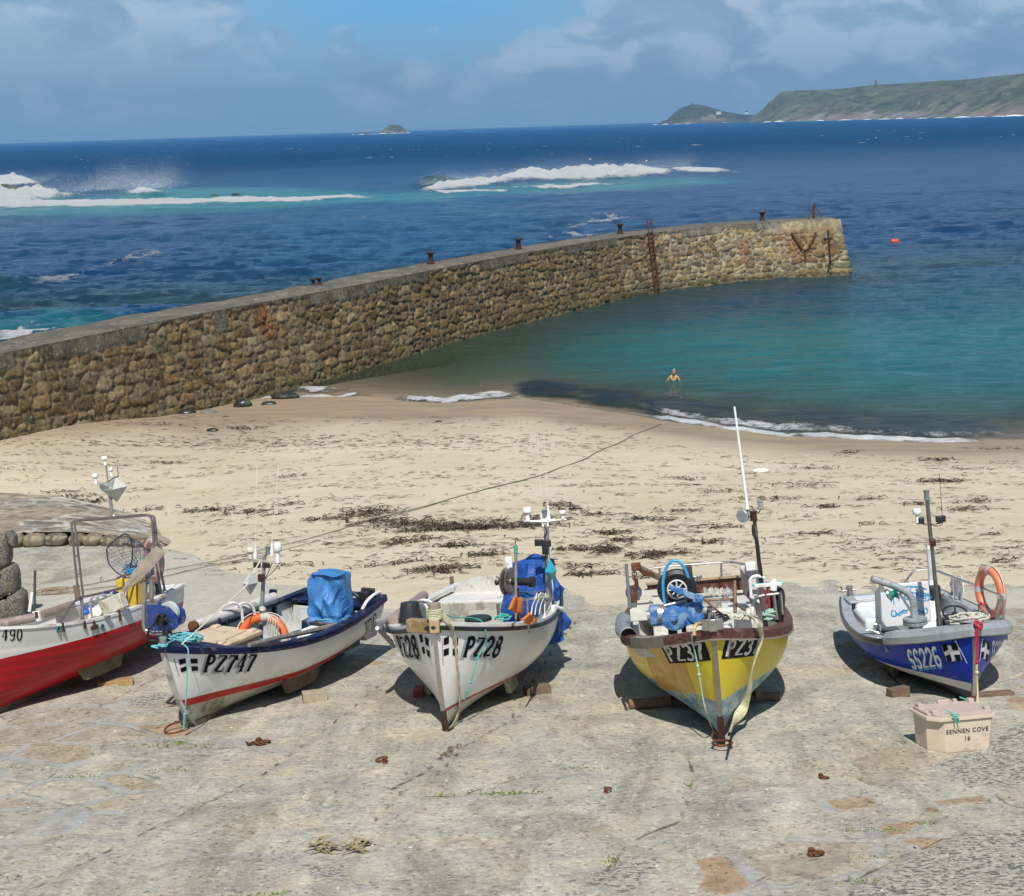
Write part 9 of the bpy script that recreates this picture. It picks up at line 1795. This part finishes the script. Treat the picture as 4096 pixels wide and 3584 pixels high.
# ------------------------------------------------------------------ the bather
def build_bather():
    w = at_z(1347.5, 761, 0); s = 1.0
    def skin(name, verts, edges, radii, mm, parent, sub=2):
        me = bpy.data.meshes.new(name); me.from_pydata([tuple(v) for v in verts], edges, []); o = bpy.data.objects.new(name, me); col.objects.link(o)
        o.modifiers.new('skin', 'SKIN'); me.skin_vertices or None
        for i, r_ in enumerate(radii): me.skin_vertices[0].data[i].radius = r_ if isinstance(r_, tuple) else (r_, r_)
        me.skin_vertices[0].data[0].use_root = True
        ss = o.modifiers.new('sub', 'SUBSURF'); ss.levels = sub; ss.render_levels = sub
        dg = bpy.context.evaluated_depsgraph_get(); me2 = bpy.data.meshes.new_from_object(o.evaluated_get(dg)); bpy.data.objects.remove(o)
        me2.materials.clear(); me2.materials.append(mm); me2.polygons.foreach_set('use_smooth', [True]*len(me2.polygons)); o = bpy.data.objects.new(name, me2); col.objects.link(o); o.parent = parent; return o
    skm = mat('skin_tan', (.50, .235, .135), .5, 0, .12, 6); floor_z = -.97
    root = empty('person', Vector((w.x, w.y, -.25)), 'person with short grey hair in a yellow flowered swimsuit wading waist deep, arms held out to the sides', 'person'); root['label'] = 'person with short grey hair in yellow flowered swimsuit, wading waist deep with arms held out'
    V = [(0, 0, -.08), (0, 0, .06), (0, .01, .20), (0, .01, .33), (0, 0, .44), (0, -.02, .52), (0, -.05, .58), (0, -.06, .66), (0, -.05, .73),
         (.17, .0, .435), (.25, -.05, .32), (.31, -.12, .24), (.345, -.17, .21),
         (-.17, .0, .43), (-.24, -.06, .31), (-.30, -.15, .23), (-.335, -.20, .20),
         (.10, 0, -.16), (.13, -.22, -.42), (.11, .03, -.70), (.11, -.12, -.73), (-.10, 0, -.16), (-.13, -.22, -.42), (-.11, .03, -.70), (-.11, -.12, -.73)]
    E_ = [(0, 1), (1, 2), (2, 3), (3, 4), (4, 5), (5, 6), (6, 7), (7, 8), (4, 9), (9, 10), (10, 11), (11, 12), (4, 13), (13, 14), (14, 15), (15, 16), (0, 17), (17, 18), (18, 19), (19, 20), (0, 21), (21, 22), (22, 23), (23, 24)]
    Rr = [(.175, .14), (.165, .13), (.155, .12), (.165, .125), (.12, .09), (.055, .055), (.07, .085), (.08, .095), (.065, .08), .06, .047, .034, (.036, .02), .06, .047, .034, (.036, .02), .09, .065, .045, .04, .09, .065, .045, .04]
    body = skin('body', V, E_, Rr, skm, root)
    for sx in (-1, 1):
        for f, (dx, L_) in enumerate(((-.028, .075), (-.010, .085), (.010, .08), (.027, .065))):
            a = Vector((.345+dx*.8, -.195, .195)) if sx > 0 else Vector((-.335+dx*.8, -.225, .185)); m = MB(); m.tube([a, a+Vector((sx*.02, -L_*.5, -.008)), a+Vector((sx*.025, -L_, -.03))], [.010, .009, .007], 6); m.build('finger', skm, body)
        a = Vector((.325, -.17, .21)) if sx > 0 else Vector((-.31, -.20, .20)); m = MB(); m.tube([a, a+Vector((-sx*.03, -.035, -.01)), a+Vector((-sx*.035, -.065, -.02))], [.012, .010, .008], 6); m.build('thumb', skm, body)
    t = NT('flowered_fabric'); c = t.mix(t.ramp(t.voro(9, 'F1', None, 'Distance'), [(.30, 1.), (.42, 0.)]), (.66, .50, .16), (.62, .66, .62)); c = t.mix(t.ramp(t.noise(9, 4, .7), [(.54, 0.), (.60, 1.)]), c, (.10, .20, .16)); c = t.mix(t.ramp(t.noise(7, 4, .7, t.mapv((1, 1, 1), (4, 4, 4))), [(.58, 0.), (.64, 1.)]), c, (.70, .28, .03)); t.set(Base_Color=c, Roughness=.7)
    suit = skin('swimsuit', [(0, 0, -.12), (0, 0, .06), (0, .008, .20), (0, .005, .31), (.07, -.075, .315), (-.07, -.075, .315)], [(0, 1), (1, 2), (2, 3), (3, 4), (3, 5)], [(.188, .153), (.178, .142), (.168, .132), (.165, .125), .075, .075], t.m, root)
    ym = mat('strap_yellow', (.66, .52, .20), .7)
    for sx in (-1, 1): m = MB(); m.tube(spline([(sx*.085, -.125, .33), (sx*.105, -.10, .43), (sx*.11, -.02, .505), (sx*.10, .08, .46), (sx*.08, .12, .34)], 5), .022, 6); m.build('strap', ym, root)
    m = MB(); m.torus((0, -.005, .285), (0, 0, 1), .160, .018, 24, 6, .80); m.build('waist_band', mat('band_green', (.03, .05, .02), .7), root)
    hm = mat('hair_grey', (.32, .30, .29), .7, 0, .3, 40); m = MB(); rows = []
    for i in range(9):
        th = i/8*1.75; row = [Vector((math.sin(th)*math.cos(p)*.092, -.035+math.sin(th)*math.sin(p)*.108+.018, .695+math.cos(th)*.115)) for p in [2*math.pi*j/18 for j in range(18)]]
        row = [Vector((q.x, max(q.y, -.075+.4*(q.z-.78)*-1) if i > 4 else q.y, q.z)) for q in row]; row.append(row[0]); rows.append(row)
    m.grid(rows); m.build('hair', hm, root)
    dk = mat('eye_dark', (.03, .02, .02), .3)
    for sx in (-1, 1): m = MB(); m.ball((sx*.032, -.135, .665), .011, nu=8, nv=6); m.build('eye', dk, root); m = MB(); m.ball((sx*.088, -.04, .655), .024, (.4, .8, 1.2), 8, 6); m.build('ear', skm, root)
    m = MB(); m.ball((0, -.152, .640), .016, (.8, 1.1, 1.3), 8, 6); m.build('nose', skm, root); m = MB(); m.ball((0, -.142, .602), .020, (1.2, .4, .35), 8, 6); m.build('mouth', mat('lips', (.35, .08, .07), .5), root)
    root.rotation_euler = (R(7), R(2), R(-14)); root.scale = (1.0, 1, 1.0)
build_bather()
# ------------------------------------------------------------------ sea air
def build_haze():
    m = MB(); m.box((0, 6800, 198), (17600, 14600, 404)); t = NT('haze_air'); t.N.remove(t.p)
    v = t.N.new('ShaderNodeVolumePrincipled'); v.inputs['Color'].default_value = (.36, .66, 1, 1); v.inputs['Density'].default_value = HAZE; v.inputs['Anisotropy'].default_value = .1
    t.L.new(v.outputs[0], t.out.inputs['Volume']); o = m.build('haze', t.m, smooth=False); o['kind'] = 'stuff'
HAZE = .95e-4
build_haze()
